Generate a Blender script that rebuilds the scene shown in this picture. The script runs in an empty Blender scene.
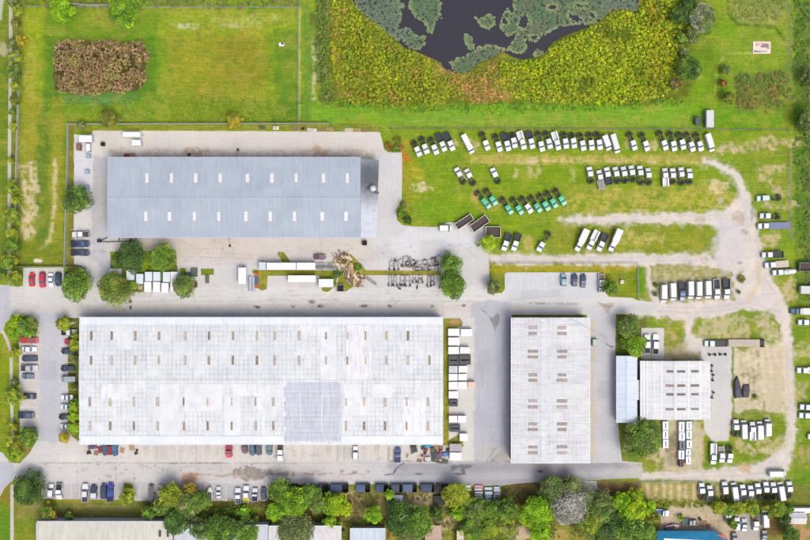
import bpy, math, random
import numpy as np
random.seed(7); rng = np.random.default_rng(7)
scn = bpy.context.scene
COL = scn.collection
# ---------------------------------------------------------------- camera, sky, sun, exposure
S, H = 0.35, 320.0                      # metres per photo pixel on the ground, height of the camera
cam_d = bpy.data.cameras.new('camera'); cam_d.lens = 36 * H / (810 * S); cam_d.sensor_width = 36; cam_d.clip_end = 20000; cam_d.clip_start = 1
cam = bpy.data.objects.new('camera', cam_d); COL.objects.link(cam); cam.location = (0, 0, H); scn.camera = cam
SUN_EL, SUN_AZ = 62.0, 142.0            # elevation; azimuth clockwise from north (+Y): sun in the south-east
w = bpy.data.worlds.new('World'); scn.world = w; w.use_nodes = True
nt = w.node_tree; bg = nt.nodes['Background']; sky = nt.nodes.new('ShaderNodeTexSky')
sky.sky_type = 'NISHITA'; sky.sun_disc = False; sky.sun_elevation = math.radians(SUN_EL); sky.sun_rotation = math.radians(SUN_AZ)
sky.dust_density = 6; sky.air_density = 0.8; sky.ozone_density = 0.6
nt.links.new(sky.outputs[0], bg.inputs[0]); bg.inputs[1].default_value = 0.15
sun_d = bpy.data.lights.new('sun', 'SUN'); sun_d.energy = 0.95; sun_d.angle = math.radians(26); sun_d.color = (0.97, 0.99, 0.92)
sun = bpy.data.objects.new('sun', sun_d); COL.objects.link(sun)
sun.rotation_euler = (math.radians(90 - SUN_EL), 0, math.radians(180 - SUN_AZ)); sun.location = (0, 0, 300)
scn.view_settings.view_transform = 'Standard'; scn.view_settings.look = 'None'; scn.view_settings.gamma = 1
scn.view_settings.use_curve_mapping = False; scn.view_settings.exposure = 0.63

# ---------------------------------------------------------------- helpers
EREF = 1.5
def lin(c):
    c = np.asarray(c, float) / 255.0
    return np.where(c <= 0.04045, c / 12.92, ((c + 0.055) / 1.055) ** 2.4)
def alb(c): return lin(c) / EREF
def P(px, py, z=0.0):
    f = S * (H - z) / H
    return ((px - 405) * f, (270 - py) * f, z)

def vnoise(x, y, scale, seed=0, octv=3):
    """value noise, 0..1, in photo pixels"""
    out = np.zeros(np.shape(x)); amp, tot = 1.0, 0.0
    for o in range(octv):
        r = np.random.default_rng(seed * 31 + o); n = 256
        tab = r.random((n, n)); fx = np.asarray(x) / scale * 2 ** o + 91.3; fy = np.asarray(y) / scale * 2 ** o + 47.1
        ix = np.floor(fx).astype(int); iy = np.floor(fy).astype(int); tx = fx - ix; ty = fy - iy
        tx = tx * tx * (3 - 2 * tx); ty = ty * ty * (3 - 2 * ty)
        a = tab[ix % n, iy % n]; b = tab[(ix + 1) % n, iy % n]; c = tab[ix % n, (iy + 1) % n]; d = tab[(ix + 1) % n, (iy + 1) % n]
        out += amp * ((a * (1 - tx) + b * tx) * (1 - ty) + (c * (1 - tx) + d * tx) * ty); tot += amp; amp *= 0.55
    return out / tot

def sd_poly(X, Y, poly):
    d = np.full(X.shape, 1e9); s = np.zeros(X.shape, bool); n = len(poly)
    for i in range(n):
        x0, y0 = poly[i]; x1, y1 = poly[(i + 1) % n]; ex, ey = x1 - x0, y1 - y0
        t = np.clip(((X - x0) * ex + (Y - y0) * ey) / (ex * ex + ey * ey + 1e-9), 0, 1)
        d = np.minimum(d, (X - x0 - ex * t) ** 2 + (Y - y0 - ey * t) ** 2)
        if y0 != y1:
            c = ((y0 > Y) != (y1 > Y)) & (X < (x1 - x0) * (Y - y0) / (y1 - y0) + x0); s ^= c
    d = np.sqrt(d); return np.where(s, d, -d)
def sd_line(X, Y, pts, width):
    d = np.full(X.shape, 1e9)
    for (x0, y0), (x1, y1) in zip(pts, pts[1:]):
        ex, ey = x1 - x0, y1 - y0
        t = np.clip(((X - x0) * ex + (Y - y0) * ey) / (ex * ex + ey * ey + 1e-9), 0, 1)
        d = np.minimum(d, (X - x0 - ex * t) ** 2 + (Y - y0 - ey * t) ** 2)
    return width / 2 - np.sqrt(d)
def sd_ell(X, Y, cx, cy, rx, ry):
    q = np.sqrt(((X - cx) / rx) ** 2 + ((Y - cy) / ry) ** 2); return (1 - q) * min(rx, ry)
def rect(x0, y0, x1, y1): return [(x0, y0), (x1, y0), (x1, y1), (x0, y1)]
def sdf(X, Y, sh):
    k = sh[0]
    if k == 'p': return sd_poly(X, Y, sh[1])
    if k == 'r': return sd_poly(X, Y, rect(*sh[1:]))
    if k == 'l': return sd_line(X, Y, sh[1], sh[2])
    return sd_ell(X, Y, *sh[1:])

STEP = 1.0
gx = np.arange(-40, 851, STEP); gy = np.arange(-40, 581, STEP)
GX, GY = np.meshgrid(gx, gy)            # rows = y
class Canvas:
    def __init__(s, base): s.c = np.ones(GX.shape + (3,)) * alb(base)
    def paint(s, sh, color, a=1.0, f=2.0, n=2.0, ns=8.0, tex=0.0, seed=1):
        """sh shape; a strength; f feather; n edge noise; tex breaks the inside up"""
        if sh[0] == 'p' or sh[0] == 'l': xs = [p[0] for p in sh[1]]; ys = [p[1] for p in sh[1]]; w_ = sh[2] if sh[0] == 'l' else 0
        elif sh[0] == 'r': xs = sh[1::2]; ys = sh[2::2]; w_ = 0
        else: xs = (sh[1] - sh[3], sh[1] + sh[3]); ys = (sh[2] - sh[4], sh[2] + sh[4]); w_ = 0
        if f >= 3 and sh[0] != 'l': n, f = n * 1.6 + 1, f * .8
        m = f + n * 1.5 + w_ + 2
        i0 = np.searchsorted(gx, min(xs) - m); i1 = np.searchsorted(gx, max(xs) + m); j0 = np.searchsorted(gy, min(ys) - m); j1 = np.searchsorted(gy, max(ys) + m)
        if i1 <= i0 or j1 <= j0: return
        X = GX[j0:j1, i0:i1]; Y = GY[j0:j1, i0:i1]
        d = sdf(X, Y, sh) + (vnoise(X, Y, ns, seed, 4) - 0.5) * 2 * n
        t = np.clip(d / max(f, .01) + 0.5, 0, 1); t = t * t * (3 - 2 * t) * a
        if tex:
            q = vnoise(X, Y, 3.2, seed + 50, 3); t = t * np.clip(1 - tex + (q - 0.42) * tex * 6, 0, 1)
        s.c[j0:j1, i0:i1] = s.c[j0:j1, i0:i1] * (1 - t[..., None]) + alb(color) * t[..., None]

def tag(o, label=None, cat=None, group=None, kind=None):
    if label: o['label'] = label
    if cat: o['category'] = cat
    if group: o['group'] = group
    if kind: o['kind'] = kind
    return o
def empty(name, loc=(0, 0, 0), rz=0.0):
    o = bpy.data.objects.new(name, None); COL.objects.link(o); o.location = loc; o.rotation_euler = (0, 0, rz); o.empty_display_size = .5
    return o
def fast_mesh(name, V, F, mat, col=None, parent=None, smooth=False):
    """V (n,3) F (m,4 or 3) numpy arrays"""
    me = bpy.data.meshes.new(name); V = np.asarray(V, np.float32); F = np.asarray(F, np.int32); m, k = F.shape
    me.vertices.add(len(V)); me.vertices.foreach_set('co', V.ravel())
    me.loops.add(m * k); me.loops.foreach_set('vertex_index', F.ravel())
    me.polygons.add(m); me.polygons.foreach_set('loop_start', np.arange(m, dtype=np.int32) * k)
    me.update(calc_edges=True)
    if col is not None:
        a = me.color_attributes.new('col', 'FLOAT_COLOR', 'POINT')
        a.data.foreach_set('color', np.concatenate([col, np.ones((len(V), 1))], 1).astype(np.float32).ravel())
    if smooth: me.polygons.foreach_set('use_smooth', np.ones(m, bool))
    me.materials.append(mat); o = bpy.data.objects.new(name, me); COL.objects.link(o); o.parent = parent
    return o

# ---------------------------------------------------------------- materials
MATS = {}
def new_mat(name):
    m = bpy.data.materials.new(name); m.use_nodes = True; t = m.node_tree; b = t.nodes['Principled BSDF']
    return m, t, b
def N(t, typ, **kw):
    n = t.nodes.new(typ)
    for k, v in kw.items():
        if k in n.inputs: n.inputs[k].default_value = v
        else: setattr(n, k, v)
    return n
def mul(t, a, b, fac=1.0, mode='MULTIPLY'):
    m = t.nodes.new('ShaderNodeMix'); m.data_type = 'RGBA'; m.blend_type = mode; m.inputs[0].default_value = fac
    for i, s in ((6, a), (7, b)):
        if isinstance(s, tuple): m.inputs[i].default_value = s
        else: t.links.new(s, m.inputs[i])
    return m
def noise_ramp(t, vec, scale, lo, hi, detail=4, rough=.6, p0=.3, p1=.7):
    n = N(t, 'ShaderNodeTexNoise', Scale=scale, Detail=detail, Roughness=rough); t.links.new(vec, n.inputs['Vector'])
    r = t.nodes.new('ShaderNodeValToRGB'); r.color_ramp.elements[0].position = p0; r.color_ramp.elements[1].position = p1
    r.color_ramp.elements[0].color = tuple(lo) + (1,); r.color_ramp.elements[1].color = tuple(hi) + (1,)
    t.links.new(n.outputs['Fac'], r.inputs[0]); return n, r
def ground_mat(name, grass=True):
    m, t, b = new_mat(name); g = t.nodes.new('ShaderNodeNewGeometry'); a = N(t, 'ShaderNodeAttribute', attribute_name='col')
    if grass:
        _, r1 = noise_ramp(t, g.outputs['Position'], 2.2, (.58, .62, .55), (1.36, 1.28, 1.35), 6, .72)
        _, r2 = noise_ramp(t, g.outputs['Position'], .22, (.86, .9, .9), (1.16, 1.08, 1.05), 5, .65)
        hs = t.nodes.new('ShaderNodeSeparateColor'); hs.mode = 'HSV'; t.links.new(a.outputs['Color'], hs.inputs[0]); mr = t.nodes.new('ShaderNodeMapRange'); mr.inputs['From Min'].default_value = .2; mr.inputs['From Max'].default_value = .8; mr.inputs['To Min'].default_value = .22; t.links.new(hs.outputs[1], mr.inputs[0])
        _, r3 = noise_ramp(t, g.outputs['Position'], .75, (.80, .90, .86), (1.26, 1.08, 1.1), 5, .75, .35, .65)
        x = mul(t, a.outputs['Color'], r1.outputs[0]); y = mul(t, x.outputs[2], r2.outputs[0]); x3 = mul(t, y.outputs[2], r3.outputs[0]); last = x3
        mp_ = t.nodes.new('ShaderNodeMapping'); mp_.inputs['Scale'].default_value = (.12, 1.5, 1); t.links.new(g.outputs['Position'], mp_.inputs[0]); _, r4 = noise_ramp(t, mp_.outputs[0], 1.0, (.88, .92, .88), (1.12, 1.08, 1.1), 3, .6, .38, .62); x4 = mul(t, x3.outputs[2], r4.outputs[0]); last = x4
        for q_ in (x, x3, x4): t.links.new(mr.outputs[0], q_.inputs[0])
        nb = N(t, 'ShaderNodeTexNoise', Scale=3.0, Detail=5, Roughness=.7); bs, bd = .55, .35
    else:
        _, r1 = noise_ramp(t, g.outputs['Position'], 1.3, (.9, .9, .9), (1.07, 1.07, 1.07), 8, .7)
        _, r2 = noise_ramp(t, g.outputs['Position'], .09, (.93, .93, .95), (1.04, 1.03, 1.02), 6, .65)
        x = mul(t, a.outputs['Color'], r1.outputs[0]); y = mul(t, x.outputs[2], r2.outputs[0])
        br = N(t, 'ShaderNodeTexBrick', Scale=1.0, offset=0.0, squash=1.0); br.inputs['Mortar Size'].default_value = .035; br.inputs['Mortar Smooth'].default_value = .3
        br.inputs['Brick Width'].default_value = 4.6; br.inputs['Row Height'].default_value = 4.6
        br.inputs['Color1'].default_value = (1, 1, 1, 1); br.inputs['Color2'].default_value = (.955, .955, .96, 1); br.inputs['Mortar'].default_value = (.84, .83, .82, 1)
        t.links.new(g.outputs['Position'], br.inputs['Vector']); z = mul(t, y.outputs[2], br.outputs['Color'])
        # meandering hairline cracks
        wn = N(t, 'ShaderNodeTexNoise', Scale=.5, Detail=4); t.links.new(g.outputs['Position'], wn.inputs['Vector'])
        wv = t.nodes.new('ShaderNodeVectorMath'); wv.operation = 'ADD'; t.links.new(g.outputs['Position'], wv.inputs[0]); t.links.new(wn.outputs['Color'], wv.inputs[1])
        vo = N(t, 'ShaderNodeTexVoronoi', feature='DISTANCE_TO_EDGE', Scale=.045); t.links.new(wv.outputs[0], vo.inputs['Vector'])
        cr = t.nodes.new('ShaderNodeValToRGB'); cr.color_ramp.elements[0].position = 0; cr.color_ramp.elements[1].position = .004
        cr.color_ramp.elements[0].color = (.84, .83, .82, 1); cr.color_ramp.elements[1].color = (1, 1, 1, 1); t.links.new(vo.outputs[0], cr.inputs[0])
        last = mul(t, z.outputs[2], cr.outputs[0]); nb = N(t, 'ShaderNodeTexNoise', Scale=4.0, Detail=4); bs, bd = .15, .05
    t.links.new(last.outputs[2], b.inputs['Base Color']); b.inputs['Roughness'].default_value = .92; b.inputs['Specular IOR Level'].default_value = .2
    t.links.new(g.outputs['Position'], nb.inputs['Vector']); bp = N(t, 'ShaderNodeBump', Strength=bs, Distance=bd)
    t.links.new(nb.outputs['Fac'], bp.inputs['Height']); t.links.new(bp.outputs[0], b.inputs['Normal']); return m
def leaf_mat():
    m, t, b = new_mat('leaves'); a = N(t, 'ShaderNodeAttribute', attribute_name='col')
    t.links.new(a.outputs['Color'], b.inputs['Base Color']); b.inputs['Roughness'].default_value = .6; b.inputs['Specular IOR Level'].default_value = .25
    tr = t.nodes.new('ShaderNodeBsdfTranslucent'); t.links.new(a.outputs['Color'], tr.inputs[0])
    mx = t.nodes.new('ShaderNodeMixShader'); mx.inputs[0].default_value = .3; o = t.nodes['Material Output']
    t.links.new(b.outputs[0], mx.inputs[1]); t.links.new(tr.outputs[0], mx.inputs[2]); t.links.new(mx.outputs[0], o.inputs[0]); return m
def M(color, rough=.6, metal=0.0, var=.12, scale=1.5, spec=.4, coat=0.0):
    """plain surface with a little procedural wear; color in display values"""
    key = (tuple(color), rough, metal, var, scale, coat)
    if key in MATS: return MATS[key]
    m, t, b = new_mat('surface'); c = tuple(alb(color)) + (1,)
    tc = t.nodes.new('ShaderNodeTexCoord')
    _, r = noise_ramp(t, tc.outputs['Object'], scale, (1 - var,) * 3, (1 + var * .5,) * 3, 5, .65)
    x = mul(t, c, r.outputs[0]); t.links.new(x.outputs[2], b.inputs['Base Color'])
    b.inputs['Roughness'].default_value = rough; b.inputs['Metallic'].default_value = metal; b.inputs['Specular IOR Level'].default_value = spec
    if coat: b.inputs['Coat Weight'].default_value = coat; b.inputs['Coat Roughness'].default_value = .08
    MATS[key] = m; return m
def paint(color):
    m = M(color, .38, 0, .05, .8, .5, .4)
    if 'varied' not in m:
        m['varied'] = 1; t = m.node_tree; b = t.nodes['Principled BSDF']; src = b.inputs['Base Color'].links[0].from_socket; oi = t.nodes.new('ShaderNodeObjectInfo'); r = t.nodes.new('ShaderNodeValToRGB'); r.color_ramp.elements[0].color = (.80, .80, .78, 1); r.color_ramp.elements[1].color = (1.04, 1.04, 1.05, 1); t.links.new(oi.outputs['Random'], r.inputs[0]); x = mul(t, src, r.outputs[0]); t.links.new(x.outputs[2], b.inputs['Base Color'])
    return m
GLASS, t_, b_ = new_mat('dark_glass'); b_.inputs['Base Color'].default_value = (.05, .09, .15, 1); b_.inputs['Roughness'].default_value = .12; b_.inputs['Specular IOR Level'].default_value = .9
def roof_mat(name, base, rib_axis, panel=(5.0, 1.75), rust=0.0, var=.06, lines=.9, bright=1.0, streak=.25, grid=None):
    """sheet metal: panels, laps, grime that runs down the slope, optional rust"""
    m, t, b = new_mat(name); g = t.nodes.new('ShaderNodeNewGeometry'); c = tuple(alb(base) * bright) + (1,)
    mp = t.nodes.new('ShaderNodeMapping'); t.links.new(g.outputs['Position'], mp.inputs[0])
    br = N(t, 'ShaderNodeTexBrick', Scale=1.0, offset=0.0); br.inputs['Brick Width'].default_value = panel[0]; br.inputs['Row Height'].default_value = panel[1]
    br.inputs['Mortar Size'].default_value = .07; br.inputs['Mortar Smooth'].default_value = .6
    br.inputs['Color1'].default_value = (1, 1, 1, 1); br.inputs['Color2'].default_value = (1 - var, 1 - var, 1 - var * .7, 1); br.inputs['Mortar'].default_value = (lines, lines, lines * 1.02, 1)
    t.links.new(mp.outputs[0], br.inputs['Vector']); x = mul(t, c, br.outputs['Color'])
    if grid:
        b2 = N(t, 'ShaderNodeTexBrick', Scale=1.0, offset=0.0); b2.inputs['Brick Width'].default_value = grid[0]; b2.inputs['Row Height'].default_value = grid[1]; b2.inputs['Mortar Size'].default_value = grid[2]; b2.inputs['Mortar Smooth'].default_value = 1
        b2.inputs['Color1'].default_value = tuple(grid[4]) + (1,); b2.inputs['Color2'].default_value = tuple(grid[5]) + (1,); b2.inputs['Mortar'].default_value = tuple(grid[3]) + (1,); t.links.new(mp.outputs[0], b2.inputs['Vector']); gm = mul(t, x.outputs[2], b2.outputs['Color']); gn = N(t, 'ShaderNodeTexNoise', Scale=.16, Detail=5, Roughness=.7); t.links.new(g.outputs['Position'], gn.inputs['Vector']); gr = t.nodes.new('ShaderNodeMapRange'); gr.inputs['From Min'].default_value = .38; gr.inputs['From Max'].default_value = .6; t.links.new(gn.outputs['Fac'], gr.inputs[0]); t.links.new(gr.outputs[0], gm.inputs[0]); x = gm
    mp2 = t.nodes.new('ShaderNodeMapping'); mp2.inputs['Scale'].default_value = (1, .12, 1) if rib_axis == 'y' else (.12, 1, 1); t.links.new(g.outputs['Position'], mp2.inputs[0])
    _, r1 = noise_ramp(t, mp2.outputs[0], 1.6, (1 - streak,) * 3, (1.04,) * 3, 5, .7, .34, .56); y = mul(t, x.outputs[2], r1.outputs[0], .7)
    _, r2 = noise_ramp(t, g.outputs['Position'], .12, (.9, .91, .93), (1.03, 1.02, 1.01), 5, .6); z = mul(t, y.outputs[2], r2.outputs[0]); last = z
    if rust:
        _, r3 = noise_ramp(t, g.outputs['Position'], .9, (1, 1, 1), (.64, .59, .60), 8, .78, .55, .70); last = mul(t, z.outputs[2], r3.outputs[0], rust)
    t.links.new(last.outputs[2], b.inputs['Base Color']); b.inputs['Roughness'].default_value = .55; b.inputs['Specular IOR Level'].default_value = .35
    wv = N(t, 'ShaderNodeTexWave', wave_type='BANDS', bands_direction='X' if rib_axis == 'y' else 'Y', Scale=.9); t.links.new(g.outputs['Position'], wv.inputs['Vector'])
    bp = N(t, 'ShaderNodeBump', Strength=.3, Distance=.04); t.links.new(wv.outputs['Fac'], bp.inputs['Height']); t.links.new(bp.outputs[0], b.inputs['Normal']); return m
GRASS = ground_mat('ground_cover'); CONC = ground_mat('concrete', False); LEAF = leaf_mat()
BLACK = M((38, 38, 42), .6); RUBBER = M((34, 34, 36), .85); STEEL = M((140, 142, 146), .45, .5); LAMP = M((235, 238, 240), .15); RED = M((170, 25, 22), .3); GALV = M((165, 168, 170), .5, .3)
WOODM = M((188, 150, 105), .8, 0, .3); BARK = M((95, 80, 66), .9, 0, .3, 3)

# ---------------------------------------------------------------- mesh builder
class MB:
    def __init__(s): s.v, s.f, s.m = [], [], []
    def add(s, vs, fs, mi=0):
        k = len(s.v); s.v += [tuple(v) for v in vs]; s.f += [tuple(i + k for i in f) for f in fs]; s.m += [mi] * len(fs); return s
    def box(s, x0, x1, y0, y1, z0, z1, mi=0, rz=0.0, c=0.0, o=(0, 0)):
        """c chamfers the top edges; rz turns about o"""
        vs = [(x0, y0, z0), (x1, y0, z0), (x1, y1, z0), (x0, y1, z0)]
        if c: vs += [(x0, y0, z1 - c), (x1, y0, z1 - c), (x1, y1, z1 - c), (x0, y1, z1 - c)]
        vs += [(x0 + c, y0 + c, z1), (x1 - c, y0 + c, z1), (x1 - c, y1 - c, z1), (x0 + c, y1 - c, z1)]
        n = len(vs) // 4; fs = [(3, 2, 1, 0)]
        for k in range(n - 1):
            for i in range(4): j = (i + 1) % 4; fs.append((k * 4 + i, k * 4 + j, k * 4 + 4 + j, k * 4 + 4 + i))
        k = (n - 1) * 4; fs.append((k, k + 1, k + 2, k + 3))
        if rz:
            cs, sn = math.cos(rz), math.sin(rz)
            vs = [(o[0] + (x - o[0]) * cs - (y - o[1]) * sn, o[1] + (x - o[0]) * sn + (y - o[1]) * cs, z) for x, y, z in vs]
        return s.add(vs, fs, mi)
    def loft(s, secs, mi=0, ch=.12):
        """secs: (x, half width bottom, half width top, z0, z1)"""
        vs = []; 
        for x, hb, ht, z0, z1 in secs:
            c = min(ch, (z1 - z0) * .45, ht * .45)
            vs += [(x, -hb, z0), (x, hb, z0), (x, hb * .5 + ht * .5 + .0, (z0 + z1) / 2), (x, ht, z1 - c), (x, ht - c, z1), (x, -ht + c, z1), (x, -ht, z1 - c), (x, -(hb * .5 + ht * .5), (z0 + z1) / 2)]
        n = len(secs); fs = [tuple(range(7, -1, -1)), tuple(range((n - 1) * 8, n * 8))]
        for k in range(n - 1):
            for i in range(8): j = (i + 1) % 8; fs.append((k * 8 + i, k * 8 + j, k * 8 + 8 + j, k * 8 + 8 + i))
        return s.add(vs, fs, mi)
    def tube(s, p, q, r0, r1=None, n=8, mi=0):
        r1 = r0 if r1 is None else r1; p = np.array(p, float); q = np.array(q, float); d = q - p; d /= np.linalg.norm(d) + 1e-9
        a = np.cross(d, (0, 0, 1.0)); a = np.array((1.0, 0, 0)) if np.linalg.norm(a) < 1e-3 else a / np.linalg.norm(a); b = np.cross(d, a); vs = []
        for c, r in ((p, r0), (q, r1)):
            for i in range(n): th = 2 * math.pi * i / n; vs.append(tuple(c + r * (math.cos(th) * a + math.sin(th) * b)))
        fs = [(i, (i + 1) % n, n + (i + 1) % n, n + i) for i in range(n)] + [tuple(range(n - 1, -1, -1)), tuple(range(n, 2 * n))]
        return s.add(vs, fs, mi)
    def build(s, name, mats, parent=None):
        me = bpy.data.meshes.new(name); me.from_pydata(s.v, [], s.f)
        if not isinstance(mats, (list, tuple)): mats = [mats]
        for m in mats: me.materials.append(m)
        me.polygons.foreach_set('material_index', s.m); me.update()
        o = bpy.data.objects.new(name, me); COL.objects.link(o); o.parent = parent; return o
def copy_tree(o, parent=None):
    c = o.copy(); COL.objects.link(c); c.parent = parent
    for ch in list(o.children): copy_tree(ch, c)
    return c
ORD = ['first', 'second', 'third', 'fourth', 'fifth', 'sixth', 'seventh', 'eighth', 'ninth', 'tenth', 'eleventh', 'twelfth', 'thirteenth', 'fourteenth', 'fifteenth', 'sixteenth', 'seventeenth', 'eighteenth', 'nineteenth', 'twentieth', 'twenty-first', 'twenty-second']
def ordinals(items, end, place, group):
    """items: (object, description, category) in order; writes one label each"""
    tot = {}
    for o, d, c in items: tot[d] = tot.get(d, 0) + 1
    seen = {}
    for o, d, c in items:
        seen[d] = seen.get(d, 0) + 1
        lab = f"{d} {place}" if tot[d] == 1 else f"{ORD[seen[d]-1]} {d} {end} {place}"
        tag(o, lab, c, group)
# ---------------------------------------------------------------- the ground: cover colours, one value per photo pixel
BR, LIME, LUSH, DRY, SAND, GRAV, BROWN, OLIVE, PALE = (122, 156, 30), (152, 178, 40), (78, 128, 34), (160, 154, 70), (214, 200, 172), (208, 203, 198), (116, 96, 72), (108, 112, 36), (196, 204, 130)
G = Canvas(BR)
n1 = vnoise(GX, GY, 26, 3, 4)[..., None]; n2 = vnoise(GX, GY, 7, 4, 4)[..., None]
G.c = G.c * (1 - .45 * np.clip((n1 - .45) * 3, 0, 1)) + alb(LIME) * .45 * np.clip((n1 - .45) * 3, 0, 1)
t = .5 * np.clip((n2 - .5) * 4, 0, 1); G.c = G.c * (1 - t) + alb(LUSH) * t
g = G.paint
# north-west field
g(('r', 22, 10, 300, 40), LIME, .45, 8, 6, 12); g(('r', 24, 8, 300, 20), DRY, .35, 6, 5, 12, .6)
g(('p', [(168, 30), (268, 26), (271, 100), (262, 124), (170, 124), (172, 80)]), (146, 152, 42), .7, 14, 9, 16, .15); g(('e', 236, 60, 30, 28), (134, 126, 40), .65, 16, 10, 9, .5); g(('e', 215, 95, 22, 12), (126, 128, 40), .5, 12, 8, 9, .6); g(('e', 200, 60, 26, 22), (158, 160, 44), .5, 12, 8, 9, .5)
g(('r', 172, 98, 300, 128), (108, 142, 26), .6, 5, 4, 10); g(('r', 274, 30, 298, 126), (84, 132, 36), .65, 7, 3, 8, .2); g(('e', 250, 22, 30, 8), PALE, .35, 6, 5, 9, .6)
g(('l', [(299.5, 4), (299.5, 122)], 2), PALE, .6, 1.5, .5); g(('r', 303, 6, 313, 118), (100, 146, 48), .8, 4, 1.5); g(('l', [(313, 40), (315, 70), (314, 98)], 4), SAND, .6, 3, 2, 6, .6)
g(('e', 185, 26, 12, 3), (215, 205, 190), .6, 3, 2, 5, .6); g(('e', 230, 26, 8, 2.5), (200, 195, 160), .5, 3, 2, 5, .6)
g(('r', 22, 6, 45, 110), (150, 172, 30), .6, 6, 3); g(('e', 31, 80, 5, 32), (176, 170, 84), .6, 5, 4, 9, .5)
g(('r', 44, 12, 160, 105), (92, 142, 30), .6, 9, 6, 14); g(('r', 46, 36, 155, 100), LUSH, .55, 8, 3, 8)
g(('e', 98, 98, 34, 7), (92, 148, 92), .7, 5, 4, 6, .4); g(('e', 103, 20, 20, 8), (170, 160, 70), .5, 8, 5, 10, .4)
g(('p', [(56, 44), (90, 40), (142, 44), (148, 56), (145, 80), (138, 90), (104, 92), (70, 93), (56, 89), (54, 75)]), (84, 74, 46), .9, 3, 1, 6)
g(('r', 22, 98, 64, 264), (150, 152, 44), .7, 5, 3, 10); g(('p', [(42, 88), (52, 92), (50, 160), (49, 238), (38, 243), (35, 220), (37, 150)]), (78, 124, 36), .8, 7, 3, 9, .2)
g(('p', [(20, 165), (37, 158), (36, 200), (35, 232), (30, 240), (20, 236)]), SAND, .75, 6, 5, 8, .6); g(('l', [(55, 160), (55, 205), (50, 240), (38, 250)], 4), (214, 204, 160), .7, 4, 2.5, 6, .5)
g(('r', 18, 243, 64, 266), (104, 132, 26), .7, 4, 3); g(('e', 38, 261, 4, 2), (230, 225, 215), .9, 1, 1, 3)
g(('r', 70, 125, 330, 131), (142, 146, 48), .8, 2, 1.5, 6, .4); g(('r', 300, 124, 382, 132), BROWN, .5, 2, 1.5, 4, .7); g(('r', 68, 125, 74, 270), (120, 118, 46), .8, 2, 1)
# far left strip
g(('r', -5, 0, 9, 280), (106, 128, 40), .7, 4, 3, 9); g(('e', 3, 50, 5, 6), SAND, .5, 3, 2); g(('r', -5, 0, 3, 20), (210, 215, 205), .6, 3, 2); g(('r', 9, 0, 22, 285), (108, 110, 60), .5, 3, 3)
g(('p', [(0, 335), (3, 333), (9, 350), (9, 428), (12, 440), (8, 452), (0, 450)]), (128, 148, 28), .8, 3, 2); g(('r', 15, 330, 20, 450), BROWN, .55, 3, 2, 5, .6)
g(('p', [(12, 430), (36, 430), (35, 447), (20, 463), (10, 462)]), (150, 118, 78), .6, 3, 2, 5, .5)
# pond scrub, under the bushes
g(('p', [(318, -40), (314, 20), (318, 60), (322, 112), (420, 114), (500, 104), (640, 104), (690, 96), (712, 60), (700, -40)]), (96, 104, 34), .9, 6, 4, 8, .3)
g(('l', [(333, 10), (338, 60), (345, 95)], 10), (196, 160, 92), .65, 5, 3, 6, .6); g(('l', [(428, 50), (450, 80), (478, 92), (505, 88)], 22), (196, 158, 98), .7, 7, 5, 6, .5)
g(('r', 312, 104, 715, 122), (116, 172, 44), .7, 8, 4, 10); g(('r', 385, 118, 720, 129), (128, 168, 58), .6, 6, 3, 12); g(('l', [(390, 128.5), (560, 128.5), (790, 130)], 1.5), (60, 86, 22), .7, 1.5, .6, 6)
# north-east
g(('r', 690, 22, 792, 130), (108, 158, 22), .6, 8, 5); g(('e', 755, 47, 34, 25), (138, 162, 52), .7, 8, 4, 9, .3); g(('l', [(715, 95), (717, 65), (726, 54), (760, 52)], 2.5), (178, 200, 90), .6, 2, 1)
g(('p', [(728, -40), (786, -40), (787, 12), (780, 24), (745, 24), (732, 20)]), (142, 154, 86), .9, 4, 2, 6, .3); g(('l', [(727, -40), (728, 14), (738, 24), (775, 27), (785, 40)], 3), (58, 108, 24), .8, 3, 1.5)
g(('l', [(786, -40), (790, 30), (788, 75)], 6), (110, 124, 88), .7, 3, 2, 5, .4); g(('p', [(732, 74), (790, 70), (794, 105), (770, 113), (735, 112)]), (110, 128, 60), .9, 4, 3, 6, .3)
g(('r', 794, -40, 850, 300), (76, 124, 34), .75, 4, 3, 10); g(('r', 806, -40, 850, 320), (120, 122, 80), .7, 4, 3, 6, .6); g(('e', 745, 118, 48, 10), (96, 154, 26), .7, 5, 3)
# truck field
g(('r', 400, 128, 720, 222), (122, 158, 22), .6, 8, 6, 14); g(('r', 402, 140, 412, 225), (164, 146, 44), .55, 6, 4, 8); g(('e', 404, 158, 5, 4), (205, 110, 40), .7, 4, 2, 4); g(('e', 421, 188, 9, 4), (220, 208, 168), .8, 4, 3, 5, .4); g(('e', 420, 174, 7, 7), (180, 176, 50), .7, 5, 3)
g(('r', 470, 155, 706, 163), (196, 180, 104), .75, 5, 2, 9, .3); g(('l', [(520, 160.5), (620, 161), (700, 163)], 3), (222, 206, 160), .6, 3, 2, 6, .7); g(('e', 530, 161, 8, 2.5), SAND, .7, 3, 2)
for x in (516, 529, 538, 573): g(('e', x, 172, 2.5, 5), (214, 196, 152), .6, 3, 2, 4, .3)
for x, y in ((468, 142), (475, 145), (627, 143), (654, 146), (720, 151), (735, 151), (466, 176), (455, 143)): g(('e', x, y, 3.5, 4), (206, 190, 150), .7, 3, 2, 4, .3)
g(('p', [(570, 192), (640, 188), (720, 186), (733, 192), (730, 205), (700, 212), (560, 212), (565, 200)]), (190, 178, 92), .7, 10, 7, 9, .5); g(('e', 720, 187, 11, 8), (222, 205, 166), .7, 6, 4, 6, .4)
g(('e', 474, 197, 4, 8), (200, 168, 110), .7, 3, 2); g(('e', 495, 206, 5, 3), (190, 160, 90), .6, 3, 2); g(('e', 528, 243, 4, 8), (200, 180, 120), .6, 4, 2)
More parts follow.
